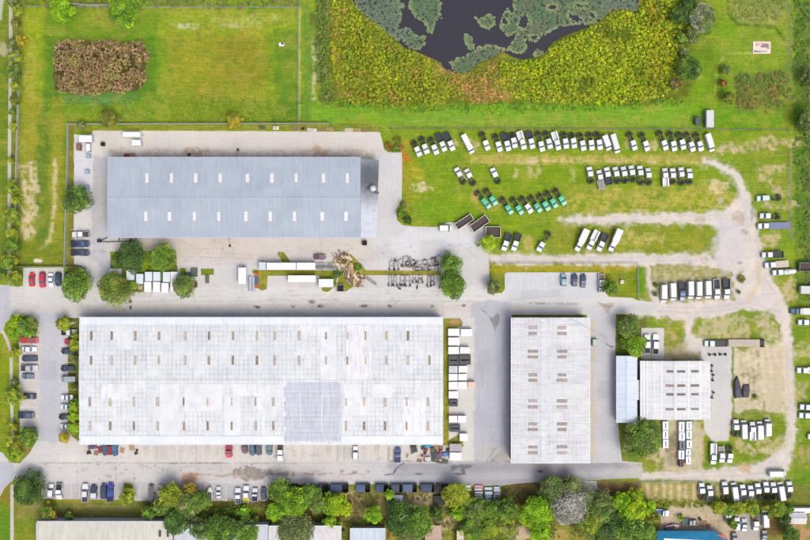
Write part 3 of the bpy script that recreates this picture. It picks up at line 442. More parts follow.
# stall lines
mb = MB(); 
def stripe(x0, y0, x1, y1, wd=.11, z=.016):
    ax, ay, _ = P(x0, y0); bx, by, _ = P(x1, y1); L = math.hypot(bx - ax, by - ay); nx, ny = -(by - ay) / L * wd / 2, (bx - ax) / L * wd / 2
    mb.add([(ax + nx, ay + ny, z), (ax - nx, ay - ny, z), (bx - nx, by - ny, z), (bx + nx, by + ny, z)], [(0, 1, 2, 3)])
for x in np.arange(512, 600, 8.2): stripe(x, 274, x, 289)
for x in np.arange(46, 122, 8.4): stripe(x, 484, x, 499)
for x in np.arange(140, 266, 8.6): stripe(x, 486, x, 500)
for x in np.arange(90, 396, 8.7): stripe(x, 441, x, 459)
for y in np.arange(336, 430, 8.9): stripe(20, y, 37, y); stripe(59, y, 75, y)
for y in (229.5, 238.8, 248.2, 257): stripe(71, y, 88, y)
for x in (27, 36.5, 46, 54.5, 63): stripe(x, 271, x, 286)
mb.build('parking_lines', M((236, 234, 230), .7, 0, .35, 3))['kind'] = 'structure'
# kerbs round the planted islands
mb = MB()
for pts in ([(252, 269.5), (338, 270)], [(252, 273), (258, 276), (257, 288), (262, 291), (267, 289), (268, 276), (319, 276)], [(366, 270), (440, 270.5), (442, 275.5), (364, 275.5)], [(2, 333), (5, 323), (14, 316), (28, 315), (37, 322), (37, 336), (28, 339)], [(10, 463), (20, 463.5), (30, 453), (36, 443), (37, 432)], [(13, 480), (4, 488), (-2, 500)], [(489, 262), (489, 294), (502, 293), (505, 289), (505, 274), (507, 272.6), (600, 272.6), (604, 275), (606, 294), (609, 297), (632, 298)], [(443, 318), (460, 318), (463, 322), (462, 327), (449, 329)], [(124, 482), (133, 484), (135, 501)], [(268, 484), (360, 484.2)]):
    for (x0, y0), (x1, y1) in zip(pts, pts[1:]):
        ax, ay, _ = P(x0, y0); bx, by, _ = P(x1, y1); L = math.hypot(bx - ax, by - ay); a_ = math.atan2(by - ay, bx - ax); mb.box(ax - .02, ax + L + .02, ay - .09, ay + .09, .0, .13, rz=a_, o=(ax, ay))
mb.build('kerb', M((214, 210, 204), .85, 0, .15))['kind'] = 'structure'
# ================================================================ buildings
def gable(name, x0, x1, y0, y1, he, hr, axis, ridge, mats, label, cat, slots=(), slot_mat=None, slot=(3.5, 9), rib=1.75, wall=None, drop_w=.35, parts=()):
    """pixel rectangle of the roof as seen; axis 'x' = ridge runs along x at pixel row `ridge`, 'y' = along y at pixel column `ridge`. slots: (px, py)"""
    X0, Y0, _ = P(x0, y1, he); X1, Y1, _ = P(x1, y0, he); root = empty(name, ((X0 + X1) / 2, (Y0 + Y1) / 2, 0)); ox_, oy_ = root.location[:2]
    tag(root, label, cat); X0 -= ox_; X1 -= ox_; Y0 -= oy_; Y1 -= oy_
    mw = wall or M((206, 206, 204), .7, 0, .2, .5)
    w_ = MB(); w_.box(X0 + drop_w, X1 - drop_w, Y0 + drop_w, Y1 - drop_w, 0, he - .12); w_.build('wall', mw, root)
    r = MB(); rx, ry, _ = P(ridge if axis == 'y' else 405, ridge if axis == 'x' else 270, hr); rx -= ox_; ry -= oy_; T = .12
    if axis == 'x':
        r.add([(X0, Y0, he), (X1, Y0, he), (X1, ry, hr), (X0, ry, hr), (X1, Y1, he), (X0, Y1, he)] + [(X0, Y0, he - T), (X1, Y0, he - T), (X1, Y1, he - T), (X0, Y1, he - T)], [(0, 1, 2, 3), (3, 2, 4, 5), (0, 6, 7, 1), (4, 8, 9, 5), (1, 7, 8, 4, 2), (5, 9, 6, 0, 3), (9, 8, 7, 6)])
        zat = lambda x, y: he + (hr - he) * ((y - Y0) / (ry - Y0) if y < ry else (Y1 - y) / (Y1 - ry))
    else:
        r.add([(X0, Y0, he), (X0, Y1, he), (rx, Y1, hr), (rx, Y0, hr), (X1, Y1, he), (X1, Y0, he)] + [(X0, Y0, he - T), (X0, Y1, he - T), (X1, Y1, he - T), (X1, Y0, he - T)], [(3, 2, 1, 0), (5, 4, 2, 3), (0, 1, 7, 6), (4, 5, 9, 8), (1, 2, 4, 8, 7), (5, 3, 0, 6, 9), (6, 7, 8, 9)])
        zat = lambda x, y: he + (hr - he) * ((x - X0) / (rx - X0) if x < rx else (X1 - x) / (X1 - rx))
    roof = r.build('roof', mats[0], root)
    # standing seams down each slope
    s = MB(); h = .07; wd = .05
    def seam(ax, ay, bx, by):
        az, bz = zat(ax, ay), zat(bx, by)
        if axis == 'x': s.add([(ax - wd, ay, az), (ax + wd, ay, az), (bx + wd, by, bz), (bx - wd, by, bz), (ax, ay, az + h), (bx, by, bz + h)], [(0, 4, 5, 3), (1, 2, 5, 4), (0, 1, 4), (3, 5, 2)])
        else: s.add([(ax, ay - wd, az), (ax, ay + wd, az), (bx, by + wd, bz), (bx, by - wd, bz), (ax, ay, az + h), (bx, by, bz + h)], [(0, 4, 5, 3), (1, 2, 5, 4), (0, 1, 4), (3, 5, 2)])
    if axis == 'x':
        for x in np.arange(X0 + rib / 2, X1, rib): seam(x, Y0, x, ry - .01); seam(x, Y1, x, ry + .01)
        c = MB(); c.add([(X0, ry - .45, zat(0, ry - .45) + .05), (X1, ry - .45, zat(0, ry - .45) + .05), (X1, ry, hr + .12), (X0, ry, hr + .12), (X1, ry + .45, zat(0, ry + .45) + .05), (X0, ry + .45, zat(0, ry + .45) + .05)], [(0, 1, 2, 3), (3, 2, 4, 5)])
        gt = [(X0, X1, Y0 - .2, Y0 - .005), (X0, X1, Y1 + .005, Y1 + .2)]
    else:
        for y in np.arange(Y0 + rib / 2, Y1, rib): seam(X0, y, rx - .01, y); seam(X1, y, rx + .01, y)
        c = MB(); c.add([(rx - .45, Y0, zat(rx - .45, 0) + .05), (rx - .45, Y1, zat(rx - .45, 0) + .05), (rx, Y1, hr + .12), (rx, Y0, hr + .12), (rx + .45, Y1, zat(rx + .45, 0) + .05), (rx + .45, Y0, zat(rx + .45, 0) + .05)], [(3, 2, 1, 0), (5, 4, 2, 3)])
        gt = [(X0 - .2, X0 - .005, Y0, Y1), (X1 + .005, X1 + .2, Y0, Y1)]
    s.build('roof_seam', mats[1], roof); c.build('ridge_cap', mats[0], roof); [MB().box(*q_, he - .2, he - .02).build('gutter', mats[1], root) for q_ in gt]
    # roof lights: a raised frame that follows the slope with a pane set 1 cm above it
    for px, py in slots:
        x, y, _ = P(px, py, (he + hr) / 2); x -= ox_; y -= oy_; hx, hy = slot[0] * S / 2 * rng.uniform(.85, 1.1), slot[1] * S / 2 * rng.uniform(.88, 1.05)
        q = MB()
        def slab(hx, hy, lo, hi): 
            cs = [(x - hx, y - hy), (x + hx, y - hy), (x + hx, y + hy), (x - hx, y + hy)]
            q.add([(a, b, zat(a, b) + lo) for a, b in cs] + [(a, b, zat(a, b) + hi) for a, b in cs], [(0, 1, 5, 4), (1, 2, 6, 5), (2, 3, 7, 6), (3, 0, 4, 7), (4, 5, 6, 7)])
        slab(hx, hy, -.05, .1); sk_ = q.build('skylight', slot_mat[0] if not isinstance(slot_mat, list) else rng.choice(slot_mat), root); q = MB(); slab(hx + .14, hy + .14, -.06, .05); q.build('frame', M((150, 148, 146) if isinstance(slot_mat, list) else (196, 200, 204), .6, 0, .3, 2), sk_)
    root['zinfo'] = 0; del root['zinfo']
    return root, zat, (X0, X1, Y0, Y1)
def doors(root, face, spots, y, mat, wd=3.6, ht=3.9, name='roller_door'):
    """roller doors standing proud of a wall: face 'n' or 's', or 'e'/'w' """
    ox_, oy_ = root.location[:2]
    for p in spots:
        m = MB(); x, yy, _ = P(p, 0); x -= ox_
        if face == 's': m.box(x - wd / 2, x + wd / 2, y - .07, y - .003, 0.02, ht)
        elif face == 'n': m.box(x - wd / 2, x + wd / 2, y + .003, y + .07, 0.02, ht)
        m.build(name, mat, root)
GREYROOF = roof_mat('grey_sheet_roof', (170, 183, 195), 'y', (7.0, 1.75 * 4), .12, .08, .93, 1.0, .14)
SEAMG = M((186, 194, 204), .5); WHITESEAM = M((228, 233, 236), .5, 0, .1)
DOORM = M((150, 152, 156), .6, 0, .15)
cols = [147, 171.5, 195.7, 220.2, 247.5, 271.9, 296.2, 323.5, 347.3]; cols2 = [145.8, 169.5, 194.5, 218.7, 246, 270.3, 294.5, 322.2, 346]
root, zat, ext = gable('warehouse', 107.5, 360.5, 157.5, 237.2, 7, 7.45, 'x', 198, (GREYROOF, SEAMG), 'long blue-grey metal warehouse with two rows of white skylights', 'warehouse', [(x, 178) for x in cols] + [(x, 216.3) for x in cols2], (M((224, 226, 222), .4, 0, .12, 2),), (2.9, 8.6))
doors(root, 's', [120, 150, 180, 212, 232, 262, 300, 330, 350], ext[2] + .35, DOORM)
doors(root, 'n', [140, 190, 235, 290, 340], ext[3] - .35, DOORM)
# lean-to at its east end, with the dust collector on top
rt = empty('lean_to_shed', P(369, 198)); tag(rt, 'sloping lean-to roof with a round silver vent at the end of the blue-grey warehouse', 'shed')
m = MB(); ox_, oy_ = rt.location[:2]; A = [P(360.62, 158.4, 6.7), P(379, 160, 5.0), P(376.5, 237.5, 5.0), P(360.62, 237.4, 6.7)]; A = [(x - ox_, y - oy_, z) for x, y, z in A]
m.add(A + [(x, y, z - .12) for x, y, z in A], [(3, 2, 1, 0), (0, 1, 5, 4), (1, 2, 6, 5), (2, 3, 7, 6), (3, 0, 4, 7), (4, 5, 6, 7)]); LT = roof_mat('lean_to_sheet', (200, 208, 218), 'x', (1.75, 1.75), 0, .08, .92, 1, .2); t = LT.node_tree; bs_ = t.nodes['Principled BSDF']; src = bs_.inputs['Base Color'].links[0].from_socket
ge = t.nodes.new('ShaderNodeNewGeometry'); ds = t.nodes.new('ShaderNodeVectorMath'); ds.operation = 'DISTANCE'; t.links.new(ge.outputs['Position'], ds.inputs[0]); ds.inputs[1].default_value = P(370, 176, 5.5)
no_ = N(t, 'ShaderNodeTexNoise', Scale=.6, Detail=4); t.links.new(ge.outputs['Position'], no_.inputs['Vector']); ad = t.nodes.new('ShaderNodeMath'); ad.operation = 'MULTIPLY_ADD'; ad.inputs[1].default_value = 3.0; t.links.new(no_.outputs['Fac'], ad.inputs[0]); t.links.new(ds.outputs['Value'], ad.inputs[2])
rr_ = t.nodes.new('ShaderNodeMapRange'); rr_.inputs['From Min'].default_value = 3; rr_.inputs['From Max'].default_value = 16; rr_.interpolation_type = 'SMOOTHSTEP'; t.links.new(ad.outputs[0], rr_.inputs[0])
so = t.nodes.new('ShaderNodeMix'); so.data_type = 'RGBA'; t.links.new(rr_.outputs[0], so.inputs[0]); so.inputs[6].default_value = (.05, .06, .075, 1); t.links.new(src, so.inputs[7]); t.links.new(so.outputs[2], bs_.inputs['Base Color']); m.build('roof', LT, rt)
m = MB(); B = [(A[0][0] + .3, A[0][1] - .3), (A[1][0] - .3, A[1][1] - .3), (A[2][0] - .3, A[2][1] + .3), (A[3][0] + .3, A[3][1] + .3)]; zt = [6.5, 4.8, 4.8, 6.5]
m.add([(x, y, 0) for x, y in B] + [(x, y, z) for (x, y), z in zip(B, zt)], [(0, 4, 5, 1), (1, 5, 6, 2), (2, 6, 7, 3), (3, 7, 4, 0), (7, 6, 5, 4)]); m.build('wall', M((196, 198, 200), .7, 0, .15, .5), rt)
x, y, _ = P(373, 188.5, 6); x -= ox_; y -= oy_; m = MB(); m.tube((x, y, 5.0), (x, y, 7.2), 1.05, 1.05, 18); m.tube((x, y, 7.2), (x, y, 7.6), 1.05, .4, 18); m.build('dust_collector', M((206, 214, 222), .35, .3), rt)
m = MB(); m.tube((x - 2.4, y, 5.9), (x, y, 5.9), .5, .5, 12); m.tube((x, y - 1, 6.0), (x + 2.0, y - 1.6, 5.7), .3, .3, 10); m.build('duct', M((90, 96, 104), .5, .3), rt)
# big white warehouse
WR = roof_mat('white_sheet_roof', (232, 237, 239), 'y', (3.4, 9), .6, .06, .93, .90, .18, (1.45, 1.62, .32, (.70, .73, .78), (1, 1, 1), (.93, .93, .94)))
wc = [90.2, 110.6, 134.2, 158, 184.3, 208, 232, 256, 273.7, 298, 325, 346.5, 364.5, 385.5, 407, 428.5]
sl = []
for j, y in enumerate((335.8, 360.3, 401.8, 426)):
    for x in wc:
        if j >= 2 and 284 < x < 341: continue
        if j == 0 and x > 420: continue
        sl.append((x + (1 if j < 2 else -.4), y))
RUSTY = [M((176, 156, 128), .8, 0, .5, 1.6), M((196, 184, 164), .8, 0, .45, 1.6), M((150, 128, 104), .8, 0, .5, 1.6), M((206, 190, 156), .8, 0, .4, 1.6)]
root, zat, ext = gable('warehouse', 79.3, 443.2, 317.6, 444.2, 6.8, 7.3, 'x', 381, (WR, WHITESEAM), 'huge white-roofed warehouse with rows of rusty slots and one grey patch', 'warehouse', sl, RUSTY, (1.8, 8.2), 1.75)
ox_, oy_ = root.location[:2]; X0, X1, Y0, Y1 = ext
def roofpatch(name, x0, x1, y0, y1, mat, n=10, lift=.02):
    a, b, _ = P(x0, y1, 8); c, d, _ = P(x1, y0, 8); a -= ox_; c -= ox_; b -= oy_; d -= oy_; q = MB()
    q.add([(a, b, zat(a, b) + lift), (c, b, zat(c, b) + lift), (c, d, zat(c, d) + lift), (a, d, zat(a, d) + lift), (a, b, zat(a, b)), (c, b, zat(c, b)), (c, d, zat(c, d)), (a, d, zat(a, d))], [(0, 1, 2, 3), (4, 5, 1, 0), (5, 6, 2, 1), (6, 7, 3, 2), (7, 4, 0, 3)]); return q.build(name, mat, root)
GP = roof_mat('grey_new_sheets', (196, 204, 214), 'y', (.62, 30), 0, .12, 1.0, 1, .3)
for i, y in enumerate(np.arange(382.6, 442.5, 5.0)):      # bays of grey sheets with white laps between them
    x0 = 284 if i % 3 else 286.5
    roofpatch('grey_panel', x0, 340.4, y, min(y + 4.1, 443), GP, lift=.11)
roofpatch('white_panel', 299.5, 300.4, 392, 426, M((218, 224, 230), .5, 0, .2), lift=.13); roofpatch('white_panel', 321, 322, 396, 432, M((218, 224, 230), .5, 0, .2), lift=.13)
BL = roof_mat('pale_blue_sheets', (222, 230, 242), 'y', (1.75, 30), 0, .04, .96, 1, .1)
roofpatch('eave_strip', 79.6, 443, 318, 324.4, BL, lift=.095); roofpatch('eave_strip', 79.6, 283.6, 436.6, 444, BL, lift=.095); roofpatch('eave_strip', 341, 443, 436.6, 444, BL, lift=.095)
# sheets replaced at different times: slightly different whites
for (a_, b_, c_, d_) in ((159, 178, 384, 436), (184, 222, 384, 412), (320, 336, 326, 380), (224, 240, 395, 436), (344, 360, 384, 410), (372, 392, 384, 398), (119, 131, 326, 350)):
    roofpatch('new_sheet', a_, b_, c_, d_, M((217, 221, 225), .5, 0, .14, .3), lift=.085)
for (a_, b_, c_, d_) in ((300, 334, 325, 336), (346, 372, 325, 380), (232, 262, 384, 396), (100, 130, 384, 400), (402, 425, 400, 436), (250, 262, 398, 410), (352, 366, 401, 415)):
    roofpatch('old_sheet', a_, b_, c_, d_, roof_mat('old_sheet', (232, 233, 237), 'y', (1.75, 1.75), .4, .1, .88, 1, .3), lift=.08)
doors(root, 's', np.arange(100, 400, 30), Y0 + .35, DOORM, 4.2, 4)
doors(root, 'n', np.arange(110, 430, 40), Y1 - .35, DOORM, 3.4, 3.6)
# white warehouse with the ridge running north-south
WR2 = roof_mat('weathered_white_roof', (230, 234, 235), 'x', (9, 2.3), .7, .06, .94, .86, .18, (1.35, 2.0, .26, (1, 1, 1), (.88, .87, .90), (.80, .78, .81)))
sl = []
for a_, b_ in ((327.7, 333.6), (351.4, 357), (375, 380.4), (401, 407), (424, 429.6), (446.9, 452.8)):
    for y in (a_, b_): sl += [(532.8, y), (562, y)]
PINKISH = [M((176, 158, 154), .8, 0, .4, 1.6), M((192, 176, 172), .8, 0, .35, 1.6), M((166, 150, 142), .8, 0, .4, 1.6)]
root, zat, ext = gable('warehouse', 511.5, 589.5, 317.6, 463.4, 7, 7.4, 'y', 547, (WR2, M((232, 234, 236), .5, 0, .1)), 'white-roofed warehouse with paired brown roof slots beside the paved lane', 'warehouse', sl, PINKISH, (8.8, 2.3), 2.1, wall=M((176, 150, 148), .8, 0, .3, .8))
ox_, oy_ = root.location[:2]
roofpatch('valley_strip', 541, 546.6, 318.5, 462.5, roof_mat('bluish_strip', (218, 223, 229), 'x', (3, 1.5), .2, .12, .9, 1, .3), lift=.09)
for (a_, b_, c_, d_) in ((548, 588, 384, 398), (514, 540, 438, 446)): roofpatch('new_sheet', a_, b_, c_, d_, M((203, 206, 208), .5, 0, .14, .4), lift=.09)
m = MB()
for y in np.arange(ext[2] + .6, ext[3], .9): m.box(ext[0] + .1, ext[0] + .345, y, y + .35, .1, 6.2)
m.build('wall_rib', M((150, 110, 110), .8, 0, .3), root)
# small white workshop and the pale annex
root, zat, ext = gable('workshop', 640.8, 709.5, 361, 419.6, 5.2, 6.2, 'y', 674.5, (roof_mat('workshop_roof', (228, 231, 231), 'x', (3.4, 9), .4, .05, .94, .93, .15, (1.5, 2.2, .3, (1, 1, 1), (.9, .9, .93), (.83, .82, .86))), WHITESEAM), 'smaller square white-roofed workshop with twelve dark roof slots', 'workshop', [(x, y) for y in (371.4, 385.6, 394.4, 409.2) for x in (670, 681, 695)], [M((124, 108, 106), .8, 0, .4, 1.2), M((160, 140, 136), .8, 0, .4, 1.2)], (7.5, 1.7), 1.7)
ox_, oy_ = root.location[:2]
for x in (643, 645.5, 649, 656, 663, 690, 702): roofpatch('lap_strip', x, x + .7, 361.5, 419, M((244, 245, 248), .5), lift=.08)
root, zat, ext = gable('annex', 616.9, 636.6, 355.8, 422.8, 4.4, 4.9, 'y', 627, (roof_mat('annex_roof', (206, 219, 234), 'x', (30, 5.6), 0, .05, .93, 1, .12), M((216, 226, 238), .5)), 'narrow pale blue roofed annex next to the small white workshop', 'annex', (), None, (1, 1), 2.2)
m = MB(); a_, b_, _ = P(636.7, 400, 4.3); c_, d_, _ = P(640.7, 380, 4.3); m.box(a_ - root.location[0], c_ - root.location[0], b_ - root.location[1], d_ - root.location[1], 4.0, 4.3); m.build('link_roof', M((226, 222, 220), .6, 0, .15), root)
# buildings along the southern edge of the picture
def shed(name, x0, x1, y0, y1, h0, h1, axis, ridge, colr, label, cat, pan=(1.2, 30), streak=.25, rust=0, rib=1.2):
    return gable(name, x0, x1, y0, y1, h0, h1, axis, ridge, (roof_mat('shed_roof', colr, 'y' if axis == 'x' else 'x', pan, rust, .1, .88, 1, streak), M(tuple(min(255, c + 14) for c in colr), .5, 0, .1)), label, cat, (), None, (1, 1), rib)
r1, z1, e1 = shed('warehouse', 38, 173, 521.5, 600, 6, 7, 'x', 562, (212, 212, 198), 'beige ribbed roof of the building at the lower left corner', 'warehouse')
m = MB(); m.box(e1[0] - .02, e1[1] + .02, e1[3] - .3, e1[3] + .3, 5.6, 6.75); m.box(e1[0] - .35, e1[0] + .2, e1[2], e1[3] - .31, 5.6, 6.75); m.build('parapet', M((196, 200, 204), .7, 0, .12), r1)
for x in (160, 168): 
    m = MB(); a_, b_, _ = P(x, 534, 6.6); m.box(a_ - r1.location[0] - .3, a_ - r1.location[0] + .3, b_ - r1.location[1] - .9, b_ - r1.location[1] + .9, 5.5, 7.2); m.build('roof_vent', M((70, 74, 80), .6), r1)
shed('warehouse', 174.2, 268, 525.5, 600, 6, 7.6, 'x', 562, (206, 212, 218), 'grey roofed warehouse partly covered by dark green tree crowns', 'warehouse')
shed('warehouse', 268.6, 341.5, 526.5, 600, 6, 7.8, 'x', 562, (224, 222, 219), 'off-white ribbed roof left of the little pale blue roof', 'warehouse')
shed('shop', 350, 385.5, 529, 590, 4.6, 5.6, 'x', 560, (206, 220, 228), 'little pale blue roof between parked dark trucks and red frames', 'shop', (2.2, 30))
shed('shed', 425, 441.5, 526.5, 556, 3, 3.6, 'x', 541, (202, 172, 158), 'small shed roof striped with orange rust', 'shed', (.9, 30), .3, .9, .8)
shed('hut', 456.8, 463.8, 531, 552, 2.6, 3.0, 'x', 541, (226, 212, 190), 'small cream hut roof below the dense green trees', 'hut', (2, 2))
shed('shed', 789, 806.5, 513.8, 523.5, 3, 3.5, 'x', 518.5, (216, 216, 218), 'small white shed beside the dirt patch at the lower right', 'shed', (1.2, 30))
# blue shop roof, hipped at its east end
bs = empty('shop', P(690, 555)); tag(bs, 'bright blue metal roof with a white lower band', 'shop'); ox_, oy_ = bs.location[:2]
m = MB(); A = [P(657, 531, 4), P(714, 531, 4), P(729, 540.5, 4), P(729, 590, 4), P(657, 590, 4), P(664, 538.5, 5.2), P(718, 541, 5.2), P(718, 582, 5.2), P(664, 582, 5.2)]; A = [(x - ox_, y - oy_, z) for x, y, z in A]
m.add(A, [(0, 5, 6, 1)[::-1], (1, 6, 2)[::-1], (2, 6, 7, 3)[::-1], (3, 7, 8, 4)[::-1], (4, 8, 5, 0)[::-1]]); m.build('roof', roof_mat('blue_roof', (20, 132, 176), 'y', (.9, 30), 0, .06, .88, 1, .15), bs)
m = MB(); m.add([A[5], A[6], A[7], A[8]], [(3, 2, 1, 0)]); m.build('roof_top', M((226, 230, 236), .5, 0, .1), bs)
m = MB(); m.box(A[0][0] + .3, A[2][0] - .3, A[4][1] + .3, A[2][1] + .2, 0, 3.95); m.build('wall', M((210, 210, 206), .8), bs); m = MB(); m.box(A[1][0] - .5, A[2][0] - 1.4, A[2][1] + .4, A[2][1] + 2.2, 4.0, 4.3, rz=-.1, o=(A[1][0], A[2][1])); m.build('awning', M((206, 90, 84), .7), bs)

# ================================================================ foliage
def leaf_obj(name, pts, size, col, parent=None, tilt=.75):
    n = len(pts); pts = np.asarray(pts); nrm = np.stack([rng.normal(0, tilt, n), rng.normal(0, tilt, n), np.ones(n)], 1); nrm /= np.linalg.norm(nrm, axis=1)[:, None]
    a = np.cross(nrm, rng.normal(0, 1, (n, 3))); a /= np.linalg.norm(a, axis=1)[:, None]; b = np.cross(nrm, a); s = (size * rng.uniform(.6, 1.35, n))[:, None]
    V = np.stack([pts - a * s, pts - b * s * .62, pts + a * s, pts + b * s * .62], 1).reshape(-1, 3); F = np.arange(n * 4).reshape(n, 4)
    col = np.clip(col * rng.uniform(.72, 1.3, (n, 1)), .004, .9); return fast_mesh(name, V, F, LEAF, np.repeat(col, 4, 0), parent)
def crown_pts(R, h0, h1, nc, npc, cols, flat=.85, dens=1.0, gap=0.0):
    """clumps on an uneven dome between heights h0 and h1 -> points and colours"""
    pts, cs = [], []; ga = rng.uniform(0, 6.28); lob = [rng.uniform(.62, 1.16) for _ in range(7)]
    for i in range(nc):
        u = (i + .5) / nc; th = i * 2.39996 + ga; rr = math.sqrt(u); lb = lob[int((th % 6.283) / 6.283 * 7)]
        rr *= (.86 if rr < .7 else lb); x, y = R * rr * math.cos(th), R * rr * math.sin(th); z = h0 + (h1 - h0) * math.sqrt(max(0, 1 - rr * rr * .92)) + rng.uniform(-.12, .12) * (h1 - h0)
        cr = R * rng.uniform(.16, .34) * (1.25 if nc < 12 else 1); k = int(npc * dens * rng.uniform(.7, 1.2)); q = rng.normal(0, 1, (k, 3)); q /= np.linalg.norm(q, axis=1)[:, None]; q[:, 2] = np.abs(q[:, 2]) * flat - .12
        p = np.array((x, y, z)) + q * cr * rng.uniform(.75, 1.08, (k, 1)); pts.append(p)
        c = cols[rng.integers(len(cols))] * rng.uniform(.7, 1.25); cs.append(np.tile(c, (k, 1)))
    # a sparser inner layer
    k = int(nc * npc * .18); th = rng.uniform(0, 6.28, k); rr = np.sqrt(rng.uniform(0, 1, k)) * .82; p = np.stack([R * rr * np.cos(th), R * rr * np.sin(th), h0 + (h1 - h0) * .35 * rng.uniform(.2, 1, k)], 1); pts.append(p); cs.append(np.tile(cols[0] * .85, (k, 1)))
    return np.concatenate(pts), np.concatenate(cs)
LF = 1.32      # leaves shade one another, so their own colour is lighter than what a crown shows
def cl(*c): return [np.minimum(alb(x) * LF, .6) for x in c]
PAL = {'green': cl((116, 152, 58), (138, 172, 62), (94, 128, 50)), 'dark': cl((88, 118, 56), (104, 140, 58), (72, 102, 54)), 'bright': cl((142, 186, 38), (162, 202, 44), (110, 158, 36)), 'lime': cl((172, 200, 36), (188, 208, 44), (144, 180, 38)),
       'yellow': cl((164, 178, 50), (178, 184, 62), (132, 154, 46)), 'orange': cl((194, 164, 54), (178, 174, 58), (156, 154, 50)), 'olive': cl((132, 138, 58), (156, 160, 66), (108, 120, 52)), 'grey': cl((172, 170, 158), (150, 152, 138), (190, 188, 180)), 'muted': cl((128, 142, 84), (150, 160, 100), (106, 124, 74)), 'scarlet': cl((150, 110, 60), (176, 130, 70))}
def tree(px, py, r, pal, look, place, h=None, group=None, name='tree', lean=0):
    R = r * S; h = h or min(9, 2.4 + R * 1.15); x, y, _ = P(px, py, h * .75); root = empty(name, (x, y, 0)); tag(root, f'{look} {place}'.strip(), 'palm' if name == 'palm_tree' else 'tree', group)
    m = MB(); m.tube((0, 0, 0), (.05, .05, h * .5), .1 + R * .045, .07 + R * .03, 8); th0 = rng.uniform(0, 6)
    for i in range(5): th = th0 + i * 1.26; m.tube((.05, .05, h * (.36 + .03 * i)), (R * .55 * math.cos(th), R * .55 * math.sin(th), h * .78), .06 + R * .018, .03, 6)
    m.build('trunk', BARK, root); big = max(10, int(10 + R * R * 2.0)); sz = .2 + R * .011
    if name == 'palm_tree':
        fr = MB()
        for i in range(15):
            th = i * 2.4; L = R; n = 6; prev = None
            for j in range(n + 1):
                u = j / n; c = (L * u * math.cos(th), L * u * math.sin(th), h * .9 + .5 * math.sin(u * 3) - u * u * 1.2); wd = .28 * math.sin(min(1, u + .15) * 3.0) + .04; nx, ny = -math.sin(th) * wd, math.cos(th) * wd; cur = [(c[0] + nx, c[1] + ny, c[2] - .08), (c[0], c[1], c[2] + .04), (c[0] - nx, c[1] - ny, c[2] - .08)]
                if prev: fr.add(prev + cur, [(0, 1, 4, 3), (1, 2, 5, 4)])
                prev = cur
        fr.build('crown', M((126, 140, 70), .6, 0, .3, 2), root); return root
    p, c = crown_pts(R, h * .38, h, big, int(74 + R * 7), PAL[pal] if isinstance(pal, str) else sum((PAL[q] for q in pal), []), dens=.8); leaf_obj('crown', p, sz, c, root); return root
def shrub(px, py, r, pal, label, group=None, h=1.6):
    R = r * S; x, y, _ = P(px, py, h * .6); p, c = crown_pts(R, .2, h, max(6, int(6 + R * R * 2)), 36, PAL[pal] if isinstance(pal, str) else sum((PAL[q] for q in pal), [])); o = leaf_obj('shrub', p, .2, c); o.location = (x, y, 0); tag(o, label, 'shrub', group); return o
def scrub(name, shape, spacing, hfun, cfun, label, cat=None, leaves=16, size=.22, thresh=None, seed=0):
    """a mass of low bushes nobody could count"""
    xs = [p[0] for p in shape[1]] if shape[0] == 'p' else (shape[1] - shape[3], shape[1] + shape[3]); ys = [p[1] for p in shape[1]] if shape[0] == 'p' else (shape[2] - shape[4], shape[2] + shape[4])
    if shape[0] == 'r': xs, ys = (shape[1], shape[3]), (shape[2], shape[4])
    sp = spacing / S; X, Y = np.meshgrid(np.arange(min(xs) - 3, max(xs) + 3, sp), np.arange(min(ys) - 3, max(ys) + 3, sp)); X = X.ravel() + rng.uniform(-.45, .45, X.size) * sp; Y = Y.ravel() + rng.uniform(-.45, .45, Y.size) * sp
    d = sdf(X, Y, shape) + (vnoise(X, Y, 9, seed + 3, 4) - .5) * 9; ok = d > 0
    if thresh is not None: ok &= vnoise(X, Y, 7, seed + 11, 3) > thresh
    X, Y, d = X[ok], Y[ok], d[ok]; n = len(X); h = hfun(X, Y, d) * rng.uniform(.75, 1.2, n); col = cfun(X, Y, d) * rng.uniform(.72, 1.3, (n, 1)); cr = spacing * rng.uniform(.42, .7, n)
    h = h * (.55 + .9 * vnoise(X, Y, 6, seed + 77, 2)); q = rng.normal(0, 1, (n, leaves, 3)); q /= np.linalg.norm(q, axis=2)[..., None]; q[..., 2] = np.abs(q[..., 2]) * 1.1 - .1
    f = S * (H - h) / H; c0 = np.stack([(X - 405) * f, (270 - Y) * f, h - cr * .6], 1); p = c0[:, None] + q * cr[:, None, None] * rng.uniform(.6, 1.1, (n, leaves, 1)); p[..., 2] = np.maximum(p[..., 2], .04)
    o = leaf_obj(name, p.reshape(-1, 3), size, np.repeat(col, leaves, 0), tilt=.8); tag(o, label, cat, kind='stuff'); return o
def mixc(*stops):
    """stops: (noise scale, seed, list of palettes) -> colour function"""
    sc, sd, names = stops; cs = [np.mean(PAL[n_], 0) if isinstance(n_, str) else np.minimum(alb(n_) * LF, .6) for n_ in names]
    def f(X, Y, d):
        v = np.clip((vnoise(X, Y, sc, sd, 3) - .25) / .5, 0, .999) * (len(cs) - 1); i = v.astype(int); t = (v - i)[:, None]; A = np.array(cs); return A[i] * (1 - t) + A[np.minimum(i + 1, len(cs) - 1)] * t
    return f
